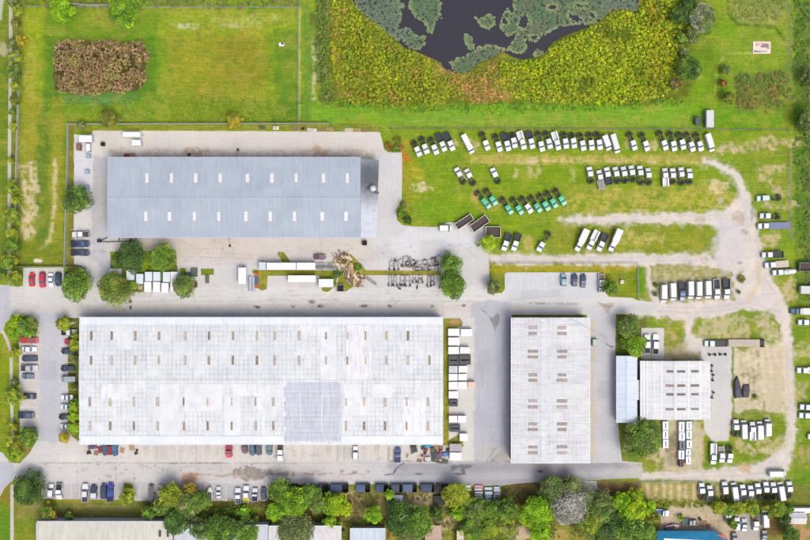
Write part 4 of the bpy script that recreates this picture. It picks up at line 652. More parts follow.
scrub('reeds', ('p', [(54, 44), (62, 40), (90, 39), (120, 41), (144, 43), (149, 55), (147, 80), (142, 90), (120, 92), (106, 91), (100, 94), (70, 94), (57, 91), (53, 75)]), .7, lambda X, Y, d: np.clip(1.4 + d * .25, .8, 3.4) * (.7 + .6 * vnoise(X, Y, 4, 1)), mixc(7, 5, [(168, 162, 90), (190, 168, 118), (140, 114, 86), (196, 162, 122), (160, 146, 92)]), 'patch of tall brown reeds in the mown field', 'reeds', 18, .2, .3, seed=2)
sc_c = mixc(12, 7, [(176, 190, 40), (196, 200, 42), (120, 150, 40), (184, 186, 50), (140, 168, 42), (194, 168, 76)])
scrub('bank_scrub', ('p', [(332, -30), (354, -30), (353, 4), (372, 22), (393, 40), (404, 50), (420, 55), (438, 63), (446, 71), (458, 80), (470, 95), (430, 106), (395, 108), (370, 106), (345, 101), (334, 80), (330, 40)]), .92, lambda X, Y, d: np.clip(.9 + d * .12, .5, 2.6), sc_c, 'yellow-green scrub on the bank west of the pond', 'scrub', 18, .21, seed=4)
scrub('bank_scrub', ('p', [(498, 62), (522, 61), (535, 59), (546, 55), (554, 45), (566, 37), (586, 30), (602, 23), (612, 13), (623, 10), (636, 15), (644, 2), (648, -30), (690, -30), (690, 20), (684, 50), (678, 88), (655, 100), (615, 104), (560, 103), (515, 100), (500, 88)]), .92, lambda X, Y, d: np.clip(.9 + d * .12, .5, 2.8), mixc(18, 9, [(168, 196, 34), (210, 218, 36), (150, 180, 40), (206, 214, 40), (146, 180, 38), (196, 200, 52), (122, 150, 44)]), 'bright yellow-green scrub on the bank east of the pond', 'scrub', 18, .21, seed=5)
scrub('rough_scrub', ('p', [(448, 72), (466, 76), (480, 68), (497, 62), (503, 80), (506, 98), (490, 104), (470, 102), (450, 88)]), 1.1, lambda X, Y, d: np.clip(.8 + d * .1, .4, 2), mixc(9, 12, [(206, 168, 108), (186, 150, 84), (160, 166, 60), (204, 160, 96)]), 'tan dried scrub at the foot of the pond', 'scrub', 18, .25, seed=6)
scrub('ditch_scrub', ('p', [(317, -30), (331, -30), (330, 30), (328, 70), (333, 100), (322, 104), (316, 60)]), 1.0, lambda X, Y, d: np.clip(.6 + d * .2, .4, 1.6), mixc(8, 14, ['green', 'muted', (120, 160, 70)]), 'mid green bushes along the field ditch', 'scrub', 18, .24, seed=7)
scrub('hedge_foot', ('p', [(330, 99), (420, 106), (500, 103), (600, 104), (680, 98), (684, 104), (600, 110), (420, 112), (328, 106)]), 1.0, lambda X, Y, d: np.clip(.4 + d * .15, .3, 1.2), mixc(8, 15, ['green', (112, 170, 44), 'bright']), 'low green growth along the foot of the pond bank', 'scrub', 16, .22, seed=8)
scrub('orange_scrub', ('p', [(640, -20), (668, -20), (668, 20), (676, 45), (672, 85), (652, 92), (644, 70), (650, 40), (644, 15)]), 1.3, lambda X, Y, d: np.clip(1.2 + d * .1, .5, 3), mixc(8, 16, [(206, 160, 50), (178, 172, 40), (126, 130, 60), (196, 120, 70)]), 'orange tinged scrub by the dark trees', 'scrub', 18, .25, .45, seed=9)
scrub('brown_weeds', ('p', [(735, 76), (788, 70), (792, 92), (785, 108), (765, 113), (738, 110)]), .95, lambda X, Y, d: np.clip(.5 + d * .08, .3, 1.3), mixc(7, 17, [(150, 120, 80), (168, 140, 90), (110, 134, 60), (126, 150, 80)]), 'brown and green weeds in the hollow below the white pad', 'weeds', 16, .2, .4, seed=10)
scrub('pale_weeds', ('p', [(732, -30), (785, -30), (785, 14), (776, 21), (748, 21), (735, 14)]), .95, lambda X, Y, d: X * 0 + .4, mixc(7, 18, [(166, 172, 110), (150, 164, 80), (130, 150, 70)]), 'pale green weeds in the upper right hollow', 'weeds', 14, .2, .35, seed=11)
scrub('verge_weeds', ('p', [(795, -20), (850, -20), (850, 300), (806, 300), (797, 200), (793, 100)]), 1.3, lambda X, Y, d: np.clip(.3 + d * .05, .3, 2), mixc(12, 19, ['dark', 'green', (130, 140, 90), (96, 140, 50)]), 'dark green rough growth down the right edge', 'weeds', 16, .25, .42, seed=12)
scrub('belt_undergrowth', ('p', [(135, 503), (210, 500), (268, 500), (268, 486), (340, 493), (460, 494), (502, 487), (560, 486), (640, 497), (660, 505), (650, 530), (540, 545), (400, 530), (300, 524), (180, 523)]), 1.0, lambda X, Y, d: np.clip(.3 + d * .06, .25, 1.1), mixc(9, 20, [(112, 116, 56), (130, 118, 74), (92, 120, 40), (150, 140, 80)]), 'olive undergrowth between the southern trees', 'undergrowth', 14, .22, .47, seed=13)
scrub('top_border_weeds', ('p', [(20, -30), (300, -30), (300, 7), (160, 8), (22, 6)]), 1.0, lambda X, Y, d: X * 0 + .7, mixc(7, 21, [(126, 146, 60), (150, 150, 110), (104, 130, 50), (160, 130, 90)]), 'mixed weeds beyond the top boundary', 'weeds', 14, .22, .42, seed=14)
scrub('truck_row_weeds', ('p', [(640, 500), (700, 502), (794, 502), (790, 508), (700, 508), (640, 508)]), .9, lambda X, Y, d: X * 0 + .5, mixc(7, 22, [(116, 130, 44), (140, 150, 60), (96, 120, 40)]), 'weeds behind the southern truck row', 'weeds', 14, .2, .4, seed=15)
scrub('field_tufts', ('p', [(45, 96), (300, 96), (300, 122), (70, 122), (45, 120)]), 1.3, lambda X, Y, d: X * 0 + .25, mixc(9, 23, ['bright', 'green', (150, 176, 60)]), 'long grass above the concrete yard', 'grass', 12, .2, .45, seed=16)
scrub('slab_weeds', ('p', [(112, 250), (176, 252), (178, 283), (143, 292), (128, 291), (112, 284)]), .8, lambda X, Y, d: X * 0 + .3, mixc(5, 24, [(160, 110, 70), (120, 110, 60), (150, 96, 60)]), 'brown weeds between the storage boxes', 'weeds', 12, .18, .5, seed=17)
# lily pads
pads = []
LP = [('p', [(351, -30), (398, -30), (400, 8), (402, 20), (398, 28), (404, 36), (398, 42), (380, 28), (356, 9)]), ('p', [(396, 30), (410, 27), (414, 34), (426, 36), (424, 45), (416, 50), (404, 44)]), ('p', [(408, -30), (442, -30), (441, 12), (442, 18), (436, 22), (432, 33), (427, 32), (425, 24), (416, 18), (409, 8)]), ('e', 401, 5.5, 4, 3), ('p', [(465, 33), (469, 34), (475, 44), (473, 52), (468, 48), (464, 40)]), ('p', [(475, 17), (482, 17), (494, 16), (496, 24), (488, 30), (481, 26)]), ('p', [(449, 62), (458, 58), (468, 54), (478, 47), (492, 44), (504, 48), (503, 58), (496, 62), (480, 70), (466, 75), (455, 74)]),
      ('p', [(513, -30), (646, -30), (642, 0), (636, 14), (622, 10), (612, 14), (602, 22), (590, 24), (576, 24), (560, 27), (551, 30), (541, 36), (536, 42), (526, 40), (527, 50), (520, 53), (506, 50), (514, 40), (516, 33), (508, 36), (500, 30), (501, 18), (508, 8), (513, 14)]), ('e', 507, 29, 6, 6), ('e', 539, 53, 5, 4.5), ('e', 489, 20, 7, 6)]
HOLES = [('p', [(520, 18), (526, 14), (529, 22), (525, 28), (519, 26)]), ('e', 552, 7, 4, 3), ('p', [(568, 12), (577, 16), (582, 20), (576, 22), (570, 18)]), ('e', 580, 5, 4, 1.5), ('e', 593, 16, 2.5, 2.5), ('e', 534, 37, 2.5, 1.3), ('e', 505, 21, 3, 3)]
n = 30000; X = rng.uniform(345, 648, n); Y = rng.uniform(-30, 76, n); d = np.full(n, -9.0)
for s_ in LP: d = np.maximum(d, sdf(X, Y, s_))
for s_ in HOLES: d = np.minimum(d, -sdf(X, Y, s_))
d = d + (vnoise(X, Y, 4, 31, 3) - .5) * 3; ok = (d > 0) & (sdf(X, Y, POND) > .8); X, Y, d = X[ok], Y[ok], d[ok]
V, F, C = [], [], []; q = vnoise(X, Y, 14, 33, 3)
for i in range(len(X)):
    r = rng.uniform(.16, .42); a0 = rng.uniform(0, 6.28); zc = -.22 + rng.uniform(0, .06); x, y = (X[i] - 405) * S, (270 - Y[i]) * S; k_ = len(V)
    for j in range(7): th = a0 + j * .83; V.append((x + r * math.cos(th), y + r * math.sin(th), zc + .004 * j))
    F.append([k_ + j for j in range(7)]); u = min(1, d[i] / 4)
    c = alb((150, 166, 112)) * (1 - u) + (alb((100, 128, 92)) if q[i] > .5 or X[i] < 450 else alb((112, 128, 94))) * u; 
    if X[i] < 410 or X[i] > 600: c = c * .5 + alb((120, 136, 118)) * .5
    c = c * rng.uniform(.75, 1.25) * 1.1; C += [c] * 7
o = fast_mesh('lily_pads', np.array(V), np.array(F), LEAF, np.array(C)); tag(o, 'green mats of floating lily pads on the dark pond', 'lily pads', kind='stuff')
# ================================================================ vehicles (front towards +X, origin on the ground)
WHITE, BLACKP = (236, 239, 243), (40, 42, 48)
def wheel(root, x, y, r=.36, wd=.24, name='wheel'):
    m = MB(); sgn = 1 if y > 0 else -1; m.tube((x, y - wd / 2, r), (x, y + wd / 2, r), r, r, 14, 0); m.tube((x, y + sgn * wd / 2, r), (x, y + sgn * (wd / 2 + .012), r), r * .58, r * .5, 10, 1); return m.build(name, [RUBBER, STEEL], root)
def lights(root, x, hw, z, back=None, zb=None, hb=None):
    for s in (-1, 1): MB().box(x - .12, x + .02, s * hw - .17, s * hw + .17, z - .09, z + .09).build('headlight', LAMP, root)
    if back is not None:
        for s in (-1, 1): MB().box(back - .03, back + .08, s * (hb or hw) - .1, s * (hb or hw) + .1, (zb or z) - .14, (zb or z) + .14).build('tail_light', RED, root)
def mirrors(root, x, hw, z, mat):
    for s in (-1, 1): MB().box(x - .08, x + .08, min(s * hw, s * (hw + .24)), max(s * hw, s * (hw + .24)), z - .1, z + .1, c=.02).build('mirror', mat, root)
def greenhouse(root, x0, x1, hw, z0, z1, pm, rf=.42, rb=.3, name='roof'):
    """x1 front base, x0 rear base: one dark glass band, a painted roof skin and pillars on it"""
    xm0, xm1 = x0 + rb * (1 if rb > .1 else 1), x1 - rf * 1.6; g = MB(); g.loft([(x0, hw, hw * .86, z0 - .05, z0 + .06), (xm0, hw, hw * .86, z0 - .05, z1 - .02), (xm1, hw, hw * .84, z0 - .05, z1 - .02), (x1, hw, hw * .9, z0 - .05, z0 + .06)], 0, .1); g.build('window_glass', GLASS, root)
    r = MB(); r.loft([(xm0 - .03, hw * .8, hw * .78, z1 - .05, z1 + .015), ((xm0 + xm1) / 2, hw * .87, hw * .84, z1 - .05, z1 + .06), (xm1 + .03, hw * .82, hw * .78, z1 - .05, z1 + .02)], 0, .05)
    for s in (-1, 1):
        for xa, xb, za, zb in ((x0 + .02, xm0 + .03, z0 + .05, z1), (x1 - .02, xm1 - .03, z0 + .05, z1)): r.tube((xa, s * hw * .9, za), (xb, s * hw * .82, zb), .05, .05, 5)
    r.build(name, pm, root)
def mk_car(col, L=4.7, W=1.84, Ht=1.46, wagon=False):
    root = empty('car'); pm = paint(col); h = L / 2; w = W / 2; zb = .34; b = MB()
    hz = .92 if not wagon else 1.05
    b.loft([(-h, w * .8, w * .72, zb + .12, hz - .1), (-h + .18, w * .96, w * .86, zb, hz + (.06 if wagon else .02)), (-h * .45, w, w * .93, zb - .06, hz + .08), (h * .3, w, w * .93, zb - .06, hz + .04), (h - .55, w * .97, w * .86, zb, hz - .1), (h - .12, w * .86, w * .74, zb + .05, hz - .22), (h, w * .7, w * .62, zb + .14, hz - .34)], 0, .1); b.build('body', pm, root)
    greenhouse(root, -h + (.25 if wagon else .95), h * .42, w * .94, hz + .04, Ht, pm, .42, .3 if wagon else .62)
    for x in (-h + .9, h - .92):
        for s in (-1, 1): wheel(root, x, s * (w - .12), .33 if not wagon else .37)
    lights(root, h - .14, w * .64, hz - .26, -h + .02, hz - .12, w * .68); mirrors(root, h * .3, w * .95, hz + .1, pm); return root
def mk_pickup(col, L=5.7, cover=None):
    root = empty('pickup_truck'); pm = paint(col); h = L / 2; w = .98; b = MB(); cx = -h + 1.75 
    b.loft([(cx, w, w * .95, .42, 1.16), (h * .35, w, w * .95, .42, 1.14), (h - .6, w, w * .9, .46, 1.06), (h - .1, w * .9, w * .8, .5, .94), (h, w * .8, w * .7, .55, .84)], 0, .1)
    b.box(-h, cx + .02, -w, -w + .1, .5, 1.14, c=.02); b.box(-h, cx + .02, w - .1, w, .5, 1.14, c=.02); b.box(-h, -h + .08, -w + .101, w - .101, .5, 1.12); b.build('body', pm, root)
    MB().box(-h + .081, cx - .01, -w + .101, w - .101, .55, .68 if cover is None else 1.12).build('load_bed', M(cover or (58, 60, 66), .7, 0, .15), root)
    greenhouse(root, cx + .02, h * .42, w * .93, 1.14, 1.82, pm, .38, .1)
    for x in (-h + 1.05, h - .98):
        for s in (-1, 1): wheel(root, x, s * (w - .13), .4, .27)
    lights(root, h - .12, w * .68, .86, -h + .0, .92, w * .82); mirrors(root, h * .3, w * .95, 1.24, BLACK); MB().box(-h - .14, -h - .01, -w * .9, w * .9, .48, .62).build('bumper', STEEL, root); return root
def mk_van(col, L=5.6, W=2.05, Ht=2.3):
    root = empty('van'); pm = paint(col); h = L / 2; w = W / 2; b = MB()
    b.loft([(-h, w * .95, w * .86, .4, Ht - .05), (-h + .12, w, w * .9, .36, Ht), (h - 1.55, w, w * .9, .36, Ht), (h - 1.2, w, w * .88, .36, Ht - .12)], 0, .16); b.loft([(h - 1.21, w, w * .93, .38, 1.32), (h - .7, w, w * .9, .4, 1.2), (h - .12, w * .88, w * .76, .44, 1.05), (h, w * .76, w * .66, .5, .9)], 0, .12); b.build('body', pm, root)
    MB().add([(h - 1.19, -w * .9, 1.28), (h - 1.19, w * .9, 1.28), (h - 1.19, w * .84, Ht - .2), (h - 1.19, -w * .84, Ht - .2), (h - .62, -w * .84, 1.24), (h - .62, w * .84, 1.24)], [(4, 5, 2, 3), (0, 4, 3), (5, 1, 2), (0, 3, 2, 1)]).build('windscreen', GLASS, root)
    for x in (-h + 1.1, h - .95):
        for s in (-1, 1): wheel(root, x, s * (w - .13), .36)
    lights(root, h - .12, w * .64, .86, -h, 1.3, w * .84); mirrors(root, h - 1.15, w * .93, 1.4, BLACK); return root
def truck_front(root, h, pm, w=1.02, crew=False):
    cabr = h - (4.0 if crew else 3.3); b = MB(); b.loft([(cabr, w, w * .96, .55, 1.42), (h - 1.5, w, w * .94, .55, 1.42), (h - .65, w * .96, w * .84, .55, 1.34), (h - .1, w * .9, w * .74, .6, 1.2), (h, w * .84, w * .7, .66, 1.05)], 0, .12); b.build('cab', pm, root)
    greenhouse(root, cabr + .03, h - 1.15, w * .97, 1.4, 2.05, pm, .36, .08, 'cab_roof'); lights(root, h - .1, w * .7, .98); mirrors(root, h - 1.1, w * .98, 1.55, BLACK); MB().box(h - .02, h + .12, -w * .95, w * .95, .42, .66, c=.02).build('bumper', STEEL, root); return cabr
def chassis(root, h, cabr, dual=True, extras=True):
    m = MB()
    for s in (-1, 1): m.box(-h + .05, h - .6, s * .43 - .045, s * .43 + .045, .62, .86)
    for x in np.linspace(-h + .1, cabr - .2, 5): m.box(x - .05, x + .05, -.384, .384, .66, .8)
    m.box(-h - .02, -h + .08, -.95, .95, .6, .78); m.build('chassis_frame', BLACK, root); ax = -h + 1.0
    for s in (-1, 1):
        wheel(root, ax, s * .82, .42, .5); wheel(root, h - .98, s * .84, .4, .28)
        if extras: MB().box(ax - .56, ax + .56, s * .82 - .3, s * .82 + .3, .88, .95, c=.02).build('mudguard', BLACK, root)
    MB().tube((ax, -.6, .46), (ax, .6, .46), .13, .13, 10).build('axle', BLACK, root)
    if extras:
        MB().box(-h + 2.0, -h + 2.9, .49, .93, .45, .9, c=.03).build('fuel_tank', M((60, 62, 66), .5), root); MB().tube((-h + 1.9, 0, .7), (cabr, 0, .62), .05, .05, 6).build('drive_shaft', STEEL, root)
def mk_cc(col, L=6.4, crew=False):
    root = empty('chassis_truck'); h = L / 2; cabr = truck_front(root, h, paint(col), crew=crew); chassis(root, h, cabr)
    MB().tube((-h + .6, .25, .98), (-h + .6, .25, 1.16), .36, .36, 12).build('spare_tyre', RUBBER, root); return root
def mk_box(col, L=6.6, bh=2.9, bcol=WHITE):
    root = empty('box_truck'); h = L / 2; cabr = truck_front(root, h, paint(col)); chassis(root, h, cabr, extras=False); b = MB(); b.box(-h, cabr - .06, -1.1, 1.1, .95, bh, c=.05); b.box(cabr - .061, cabr + .7, -.95, .95, 2.2, bh - .06, c=.12); b.build('cargo_box', M(bcol, .45, 0, .05), root)
    MB().box(-h - .05, -h - .003, -1.0, 1.0, 1.05, bh - .15).build('rear_door', M((210, 212, 216), .5), root); m = MB()
    for s in (-1, 1): m.box(-h, cabr - .06, s * 1.1 - .03, s * 1.1 + .03, bh - .001, bh + .04)
    m.build('roof_rail', STEEL, root)
    for s in (-1, 1): MB().box(-h - .06, -h - .02, s * .9 - .1, s * .9 + .1, .8, .92).build('tail_light', RED, root)
    return root
def mk_service(col, L=6.4, bed=(214, 218, 224)):
    root = empty('utility_truck'); h = L / 2; cabr = truck_front(root, h, paint(col)); chassis(root, h, cabr, extras=False)
    for s in (-1, 1): MB().box(-h, cabr - .06, min(s * .62, s * 1.06), max(s * .62, s * 1.06), .75, 1.62, c=.03).build('side_cabinet', M(WHITE, .45, 0, .05), root)
    MB().box(-h, cabr - .06, -.619, .619, .87, 1.02).build('bed_floor', M(bed, .6, 0, .2), root); MB().box(-h - .04, -h + .04, -.61, .61, 1.03, 1.5).build('tailgate', M(WHITE, .45), root); return root
def mk_dump(col, L=6.4, bed=(44, 50, 68), rim=(70, 74, 84)):
    root = empty('dump_truck'); h = L / 2; cabr = truck_front(root, h, paint(col)); chassis(root, h, cabr, extras=False); b = MB(); x1 = cabr - .1
    for s in (-1, 1): b.box(-h - .1, x1, s * 1.06 - .05, s * 1.06 + .05, .95, 1.55)
    b.box(-h - .15, -h - .051, -1.1, 1.1, .95, 1.5); b.box(x1 - .1, x1 - .001, -1.0, 1.0, 1.551, 1.95); b.box(x1 - .1, x1 - .001, -1.0, 1.0, .96, 1.549); b.build('bed_wall', M(rim, .5), root)
    MB().box(-h - .05, x1 - .101, -1.009, 1.009, .9, 1.0).build('bed_floor', M(bed, .6, 0, .2), root); return root
def mk_flat(col, L=7, deck=(178, 176, 176), slat=True):
    root = empty('flatbed_truck'); h = L / 2; cabr = truck_front(root, h, paint(col)); chassis(root, h, cabr, extras=False); x1 = cabr - .12; m = MB()
    if slat:
        n = max(5, int((x1 + h) / .42))
        for i in range(n): a = -h + (x1 + h) * i / n; m.box(a, a + (x1 + h) / n * .62, -1.1, 1.1, .95, 1.02)
        for s in (-1, 1): m.box(-h, x1, s * 1.1 - .05, s * 1.1 + .05, .93, 1.06)
    else: m.box(-h, x1, -1.12, 1.12, .92, 1.04)
    m.build('deck', M(deck, .6, .1, .15), root); MB().box(x1 + .002, x1 + .08, -1.05, 1.05, .95, 1.9).build('headboard', M(deck, .6, .1, .15), root); return root
def mk_tank(col, L=7.5):
    root = empty('tank_truck'); h = L / 2; cabr = truck_front(root, h, paint(col)); chassis(root, h, cabr, extras=False); m = MB(); m.loft([(-h, .5, .42, 1.2, 2.0), (-h + .4, .95, .7, .95, 2.3), (cabr - .6, .95, .7, .95, 2.3), (cabr - .1, .6, .42, 1.15, 2.05)], 0, .4); m.build('tank', M((226, 230, 234), .35, .1, .05), root); m = MB(); m.tube((-.9, 0, 2.28), (-.9, 0, 2.42), .3, .3, 12); m.build('hatch', STEEL, root); return root
def mk_boat(col, L=5.5, W=2.0):
    root = empty('boat'); h = L / 2; m = MB(); w = W / 2; m.loft([(-h, w * .8, w * .92, .6, 1.25), (0, w * .75, w, .55, 1.3), (h * .55, w * .5, w * .8, .6, 1.38), (h * .9, w * .1, w * .3, .8, 1.45), (h, .03, .08, 1.0, 1.48)], 0, .06); m.build('hull', M(col, .35, 0, .1), root)
    MB().box(-h + .3, h * .3, -w * .7, w * .7, 1.26, 1.36, c=.04).build('cockpit', M((96, 100, 106), .6, 0, .2), root); MB().box(-h - .3, -h + .1, -.2, .2, .7, 1.6, c=.05).build('outboard_motor', BLACK, root); m = MB()
    for s in (-1, 1): m.tube((-h + .2, s * .5, .42), (h - .4, s * .3, .42), .06, .06, 6)
    m.tube((h - .5, -.3, .42), (h + .8, 0, .42), .05, .05, 6); m.tube((h - .5, .3, .42), (h + .8, 0, .42), .05, .05, 6); m.tube((-.3, -.9, .34), (-.3, .9, .34), .06, .06, 6); m.build('trailer_frame', GALV, root)
    for s in (-1, 1): wheel(root, -.3, s * .95, .32, .2)
    return root
MAKERS = {'cc': mk_cc, 'box': mk_box, 'service': mk_service, 'dump': mk_dump, 'flat': mk_flat, 'car': mk_car, 'suv': lambda c, L=4.8, **k: mk_car(c, L, 1.94, 1.74, True), 'pickup': mk_pickup, 'van': mk_van, 'tank': mk_tank, 'boat': mk_boat}
CATS = {'cc': 'truck', 'box': 'box truck', 'service': 'utility truck', 'dump': 'dump truck', 'flat': 'flatbed truck', 'car': 'car', 'suv': 'car', 'pickup': 'pickup truck', 'van': 'van', 'tank': 'tanker', 'boat': 'boat'}
PROTO = {}
def vehicle(kind, col, fx, fy, rx, ry, name=None, **kw):
    """front point and rear point in photo pixels"""
    z = 1.5 if kind not in ('box', 'van') else 2.3; ax, ay, _ = P(fx, fy, z); bx, by, _ = P(rx, ry, z); d = math.hypot(ax - bx, ay - by); L = round(max(3.6, d) / .4) * .4
    sc = {'car': 1.06, 'suv': 1.06, 'pickup': 1.12, 'van': 1.05, 'boat': 1.0, 'box': 1.03}.get(kind, 1.04); L = round(max(4.0, L / sc) / .2) * .2
    key = (kind, tuple(col), round(L, 1), tuple(sorted(kw.items())))
    if key in PROTO: o = copy_tree(PROTO[key])
    else: o = PROTO[key] = MAKERS[kind](col, L, **kw)
    if name: o.name = name
    o.scale = (sc, sc, sc); o.location = ((ax + bx) / 2, (ay + by) / 2, .006); o.rotation_euler = (0, 0, math.atan2(ay - by, ax - bx) + random.uniform(-.035, .035)); return o
def row(items, end, place, group):
    out = []
    for it in items:
        kind, col, desc, a, b, c, d = it[:7]; kw = it[7] if len(it) > 7 else {}; out.append((vehicle(kind, col, a, b, c, d, **kw), desc, CATS[kind]))
    ordinals(out, end, place, group)
W_ = WHITE; cc = 'white bare-chassis truck'; bx = 'white box truck'; dm = 'white truck with dark dump bed'; sv = 'white utility-bed truck'; fl = 'white truck with grey slatted deck'
row([('cc', W_, cc, 420.3, 155.6, 412.6, 140.3), ('cc', W_, cc, 427.6, 153, 420.3, 136.5), ('cc', W_, cc, 437.1, 154, 429.5, 137), ('dump', W_, dm, 445.3, 150.5, 437.6, 134.2), ('dump', W_, dm, 453.4, 150, 445.8, 133.2), ('van', W_, 'white van', 472.8, 152.5, 463.1, 134.2), ('cc', W_, cc, 488.6, 149.3, 480.8, 131.8),
     ('cc', W_, cc, 500.6, 151, 494.6, 133.6), ('dump', W_, dm, 509.4, 150, 503.4, 133.2), ('cc', W_, cc, 515.6, 147.4, 511.3, 131.8), ('service', W_, sv, 524.9, 148.7, 518.6, 131.5), ('dump', W_, dm, 533.5, 148.3, 528, 131.5), ('cc', W_, cc, 543, 151, 537.2, 130.8), ('cc', W_, cc, 550.8, 148.3, 545.3, 130.6), ('service', W_, sv, 559.3, 149.3, 553.5, 132),
     ('cc', W_, cc, 567, 147.9, 563, 131.5), ('cc', W_, cc, 575, 147.9, 571.2, 132), ('cc', W_, cc, 584, 150, 579.9, 132.5), ('cc', W_, cc, 592.5, 149.5, 588.9, 132), ('cc', W_, cc, 601, 149.5, 596.4, 131.3), ('van', W_, 'white van', 610, 149.5, 605, 135), ('van', W_, 'white van', 619, 152.5, 612.6, 133.8), ('cc', W_, cc, 635.4, 149.5, 629, 131.6), ('cc', W_, cc, 648.4, 150.2, 641, 132.4),
     ('cc', W_, cc, 667, 149.3, 658.6, 130.6), ('cc', W_, cc, 675.6, 150.4, 669.2, 131), ('cc', W_, cc, 684.6, 149, 678.2, 131.6), ('cc', W_, cc, 693.7, 150.8, 686.4, 132), ('cc', W_, cc, 702.2, 150.4, 695.4, 132.4), ('van', W_, 'white van', 713.6, 151, 708, 133.2)],
    'from the left', 'in the northernmost truck row', 'trucks in the northernmost row')
row([('cc', W_, cc, 456, 167.6, 464.4, 184), ('cc', W_, cc, 465.9, 168.8, 474.5, 185.2), ('cc', W_, cc, 492.2, 168.2, 499, 183.4), ('cc', W_, cc, 589, 166.9, 592, 183.4), ('flat', W_, fl, 598.6, 170, 602.8, 189.2), ('dump', W_, dm, 606.3, 167.2, 609.5, 184.2), ('cc', W_, cc, 615.2, 166.9, 618.2, 183.4), ('cc', W_, cc, 623.3, 166.7, 626, 183.2), ('cc', W_, cc, 631, 165.5, 633.8, 182), ('cc', W_, cc, 639.8, 165.7, 641.8, 184.8), ('cc', W_, cc, 648.2, 168, 649.4, 185),
     ('service', W_, sv, 664.8, 168.2, 666.2, 186), ('cc', W_, cc, 673, 167.8, 673.1, 184.4), ('cc', W_, cc, 681.3, 167.2, 682.2, 185.2), ('cc', W_, cc, 689.5, 168.2, 689.9, 184.6)], 'from the left', 'in the second truck row', 'trucks in the second row of the field')
GRN = (64, 196, 146); gd = 'green bare-chassis truck'
row([('cc', GRN, 'longer green crew-cab chassis truck', 489.8, 207.8, 475.8, 190.8, {'crew': True}), ('cc', GRN, gd, 496.3, 204.4, 485, 188.8), ('cc', GRN, gd, 511.6, 213.6, 501.2, 197.4), ('cc', GRN, gd, 522, 213.8, 511.8, 197.6), ('cc', W_, 'white bare-chassis truck among the green ones', 531.9, 212.5, 520.2, 196.4), ('cc', GRN, gd, 540.6, 211.7, 529.8, 195.6), ('cc', GRN, gd, 549.2, 209.8, 538.2, 194), ('cc', GRN, gd, 556.8, 207.1, 545.6, 191), ('cc', GRN, gd, 565, 204.4, 554.4, 188.6)], 'from the left', 'in the slanted green truck row', 'green trucks in the slanted row')
row([('dump', W_, dm, 503.8, 250.6, 509, 233.8), ('dump', W_, dm, 513.4, 250.6, 518.8, 233.8), ('cc', W_, 'white truck with a long bare frame', 538.5, 251.4, 549.5, 230.8), ('box', W_, 'white box truck with a long box', 577.2, 250.4, 587, 229.8), ('service', W_, sv, 588.2, 249.3, 597.8, 230.6), ('dump', W_, dm, 598.8, 250.4, 606, 234), ('box', W_, 'white box truck at the right end', 610.8, 250.6, 620.4, 229.8, {'bh': 3.1})], 'from the left', 'above the middle shell track', 'trucks parked above the shell track')
BLU = (52, 92, 140)
row([('van', W_, 'white van', 664.8, 302.4, 664.5, 285), ('van', W_, 'white van', 674, 300.6, 673.6, 283.3), ('dump', BLU, 'blue truck with a dark bed', 682.4, 300.6, 682.4, 282.4), ('van', W_, 'white van', 691.5, 298.8, 691.4, 281.5), ('van', W_, 'white van', 699.9, 299, 699.8, 282), ('van', W_, 'white van', 708.9, 298.5, 708.9, 281), ('dump', W_, 'white truck with a white-sided dark bed', 717.2, 299.2, 716.9, 279.4, {'rim': (226, 228, 232)}), ('dump', W_, dm, 727, 299, 726.6, 279.2)], 'from the left', 'in the row beside the east shell track', 'trucks beside the east shell track')
row([('cc', (206, 236, 220), 'pale mint bare-chassis truck', 756.8, 198.3, 782.6, 197.4, {'crew': True}), ('cc', W_, cc, 760.2, 216, 781.4, 216), ('flat', W_, 'white truck with a long slate-blue flat deck', 758.6, 225.8, 790.6, 225.4, {'deck': (116, 128, 160), 'slat': False}), ('dump', W_, dm, 762.6, 254.8, 783, 254.4), ('flat', W_, 'white truck with a sandy flat deck', 765, 265, 789.4, 263.9, {'deck': (198, 186, 172), 'slat': False}), ('tank', W_, 'white truck with a long rounded tank', 772.6, 272.6, 796, 271.4),
     ('box', (30, 92, 136), 'blue-cab truck with a long pale box', 791.5, 311.4, 822, 311.4, {'bcol': (214, 214, 214)}), ('cc', W_, cc, 799, 322.4, 818, 322.4), ('service', W_, sv, 798, 370.4, 816, 370.4), ('service', W_, sv, 800.6, 407.4, 818, 407.4), ('service', W_, sv, 800.2, 415.6, 818, 415.6), ('cc', W_, cc, 808.4, 437, 826, 437)], 'from the top', 'in the right-hand column of trucks', 'trucks down the right edge')
row([('cc', W_, cc, 736.3, 420.2, 736.1, 437), ('van', W_, 'white van', 744.4, 420.6, 745.6, 439.4), ('service', W_, sv, 753, 422.1, 752.7, 440.6), ('van', W_, 'white van', 760.7, 422, 761.4, 439.8), ('van', W_, 'white van', 768.9, 420.2, 769.2, 436)], 'from the left', 'on the small green loop', 'trucks on the small green loop')
row([('service', W_, sv, 713.7, 464.3, 713.7, 444), ('flat', W_, fl, 722.2, 463, 722, 446.6), ('cc', W_, cc, 730.4, 463, 730, 446)], 'from the left', 'right of the workshop yard', 'trucks east of the workshop yard')
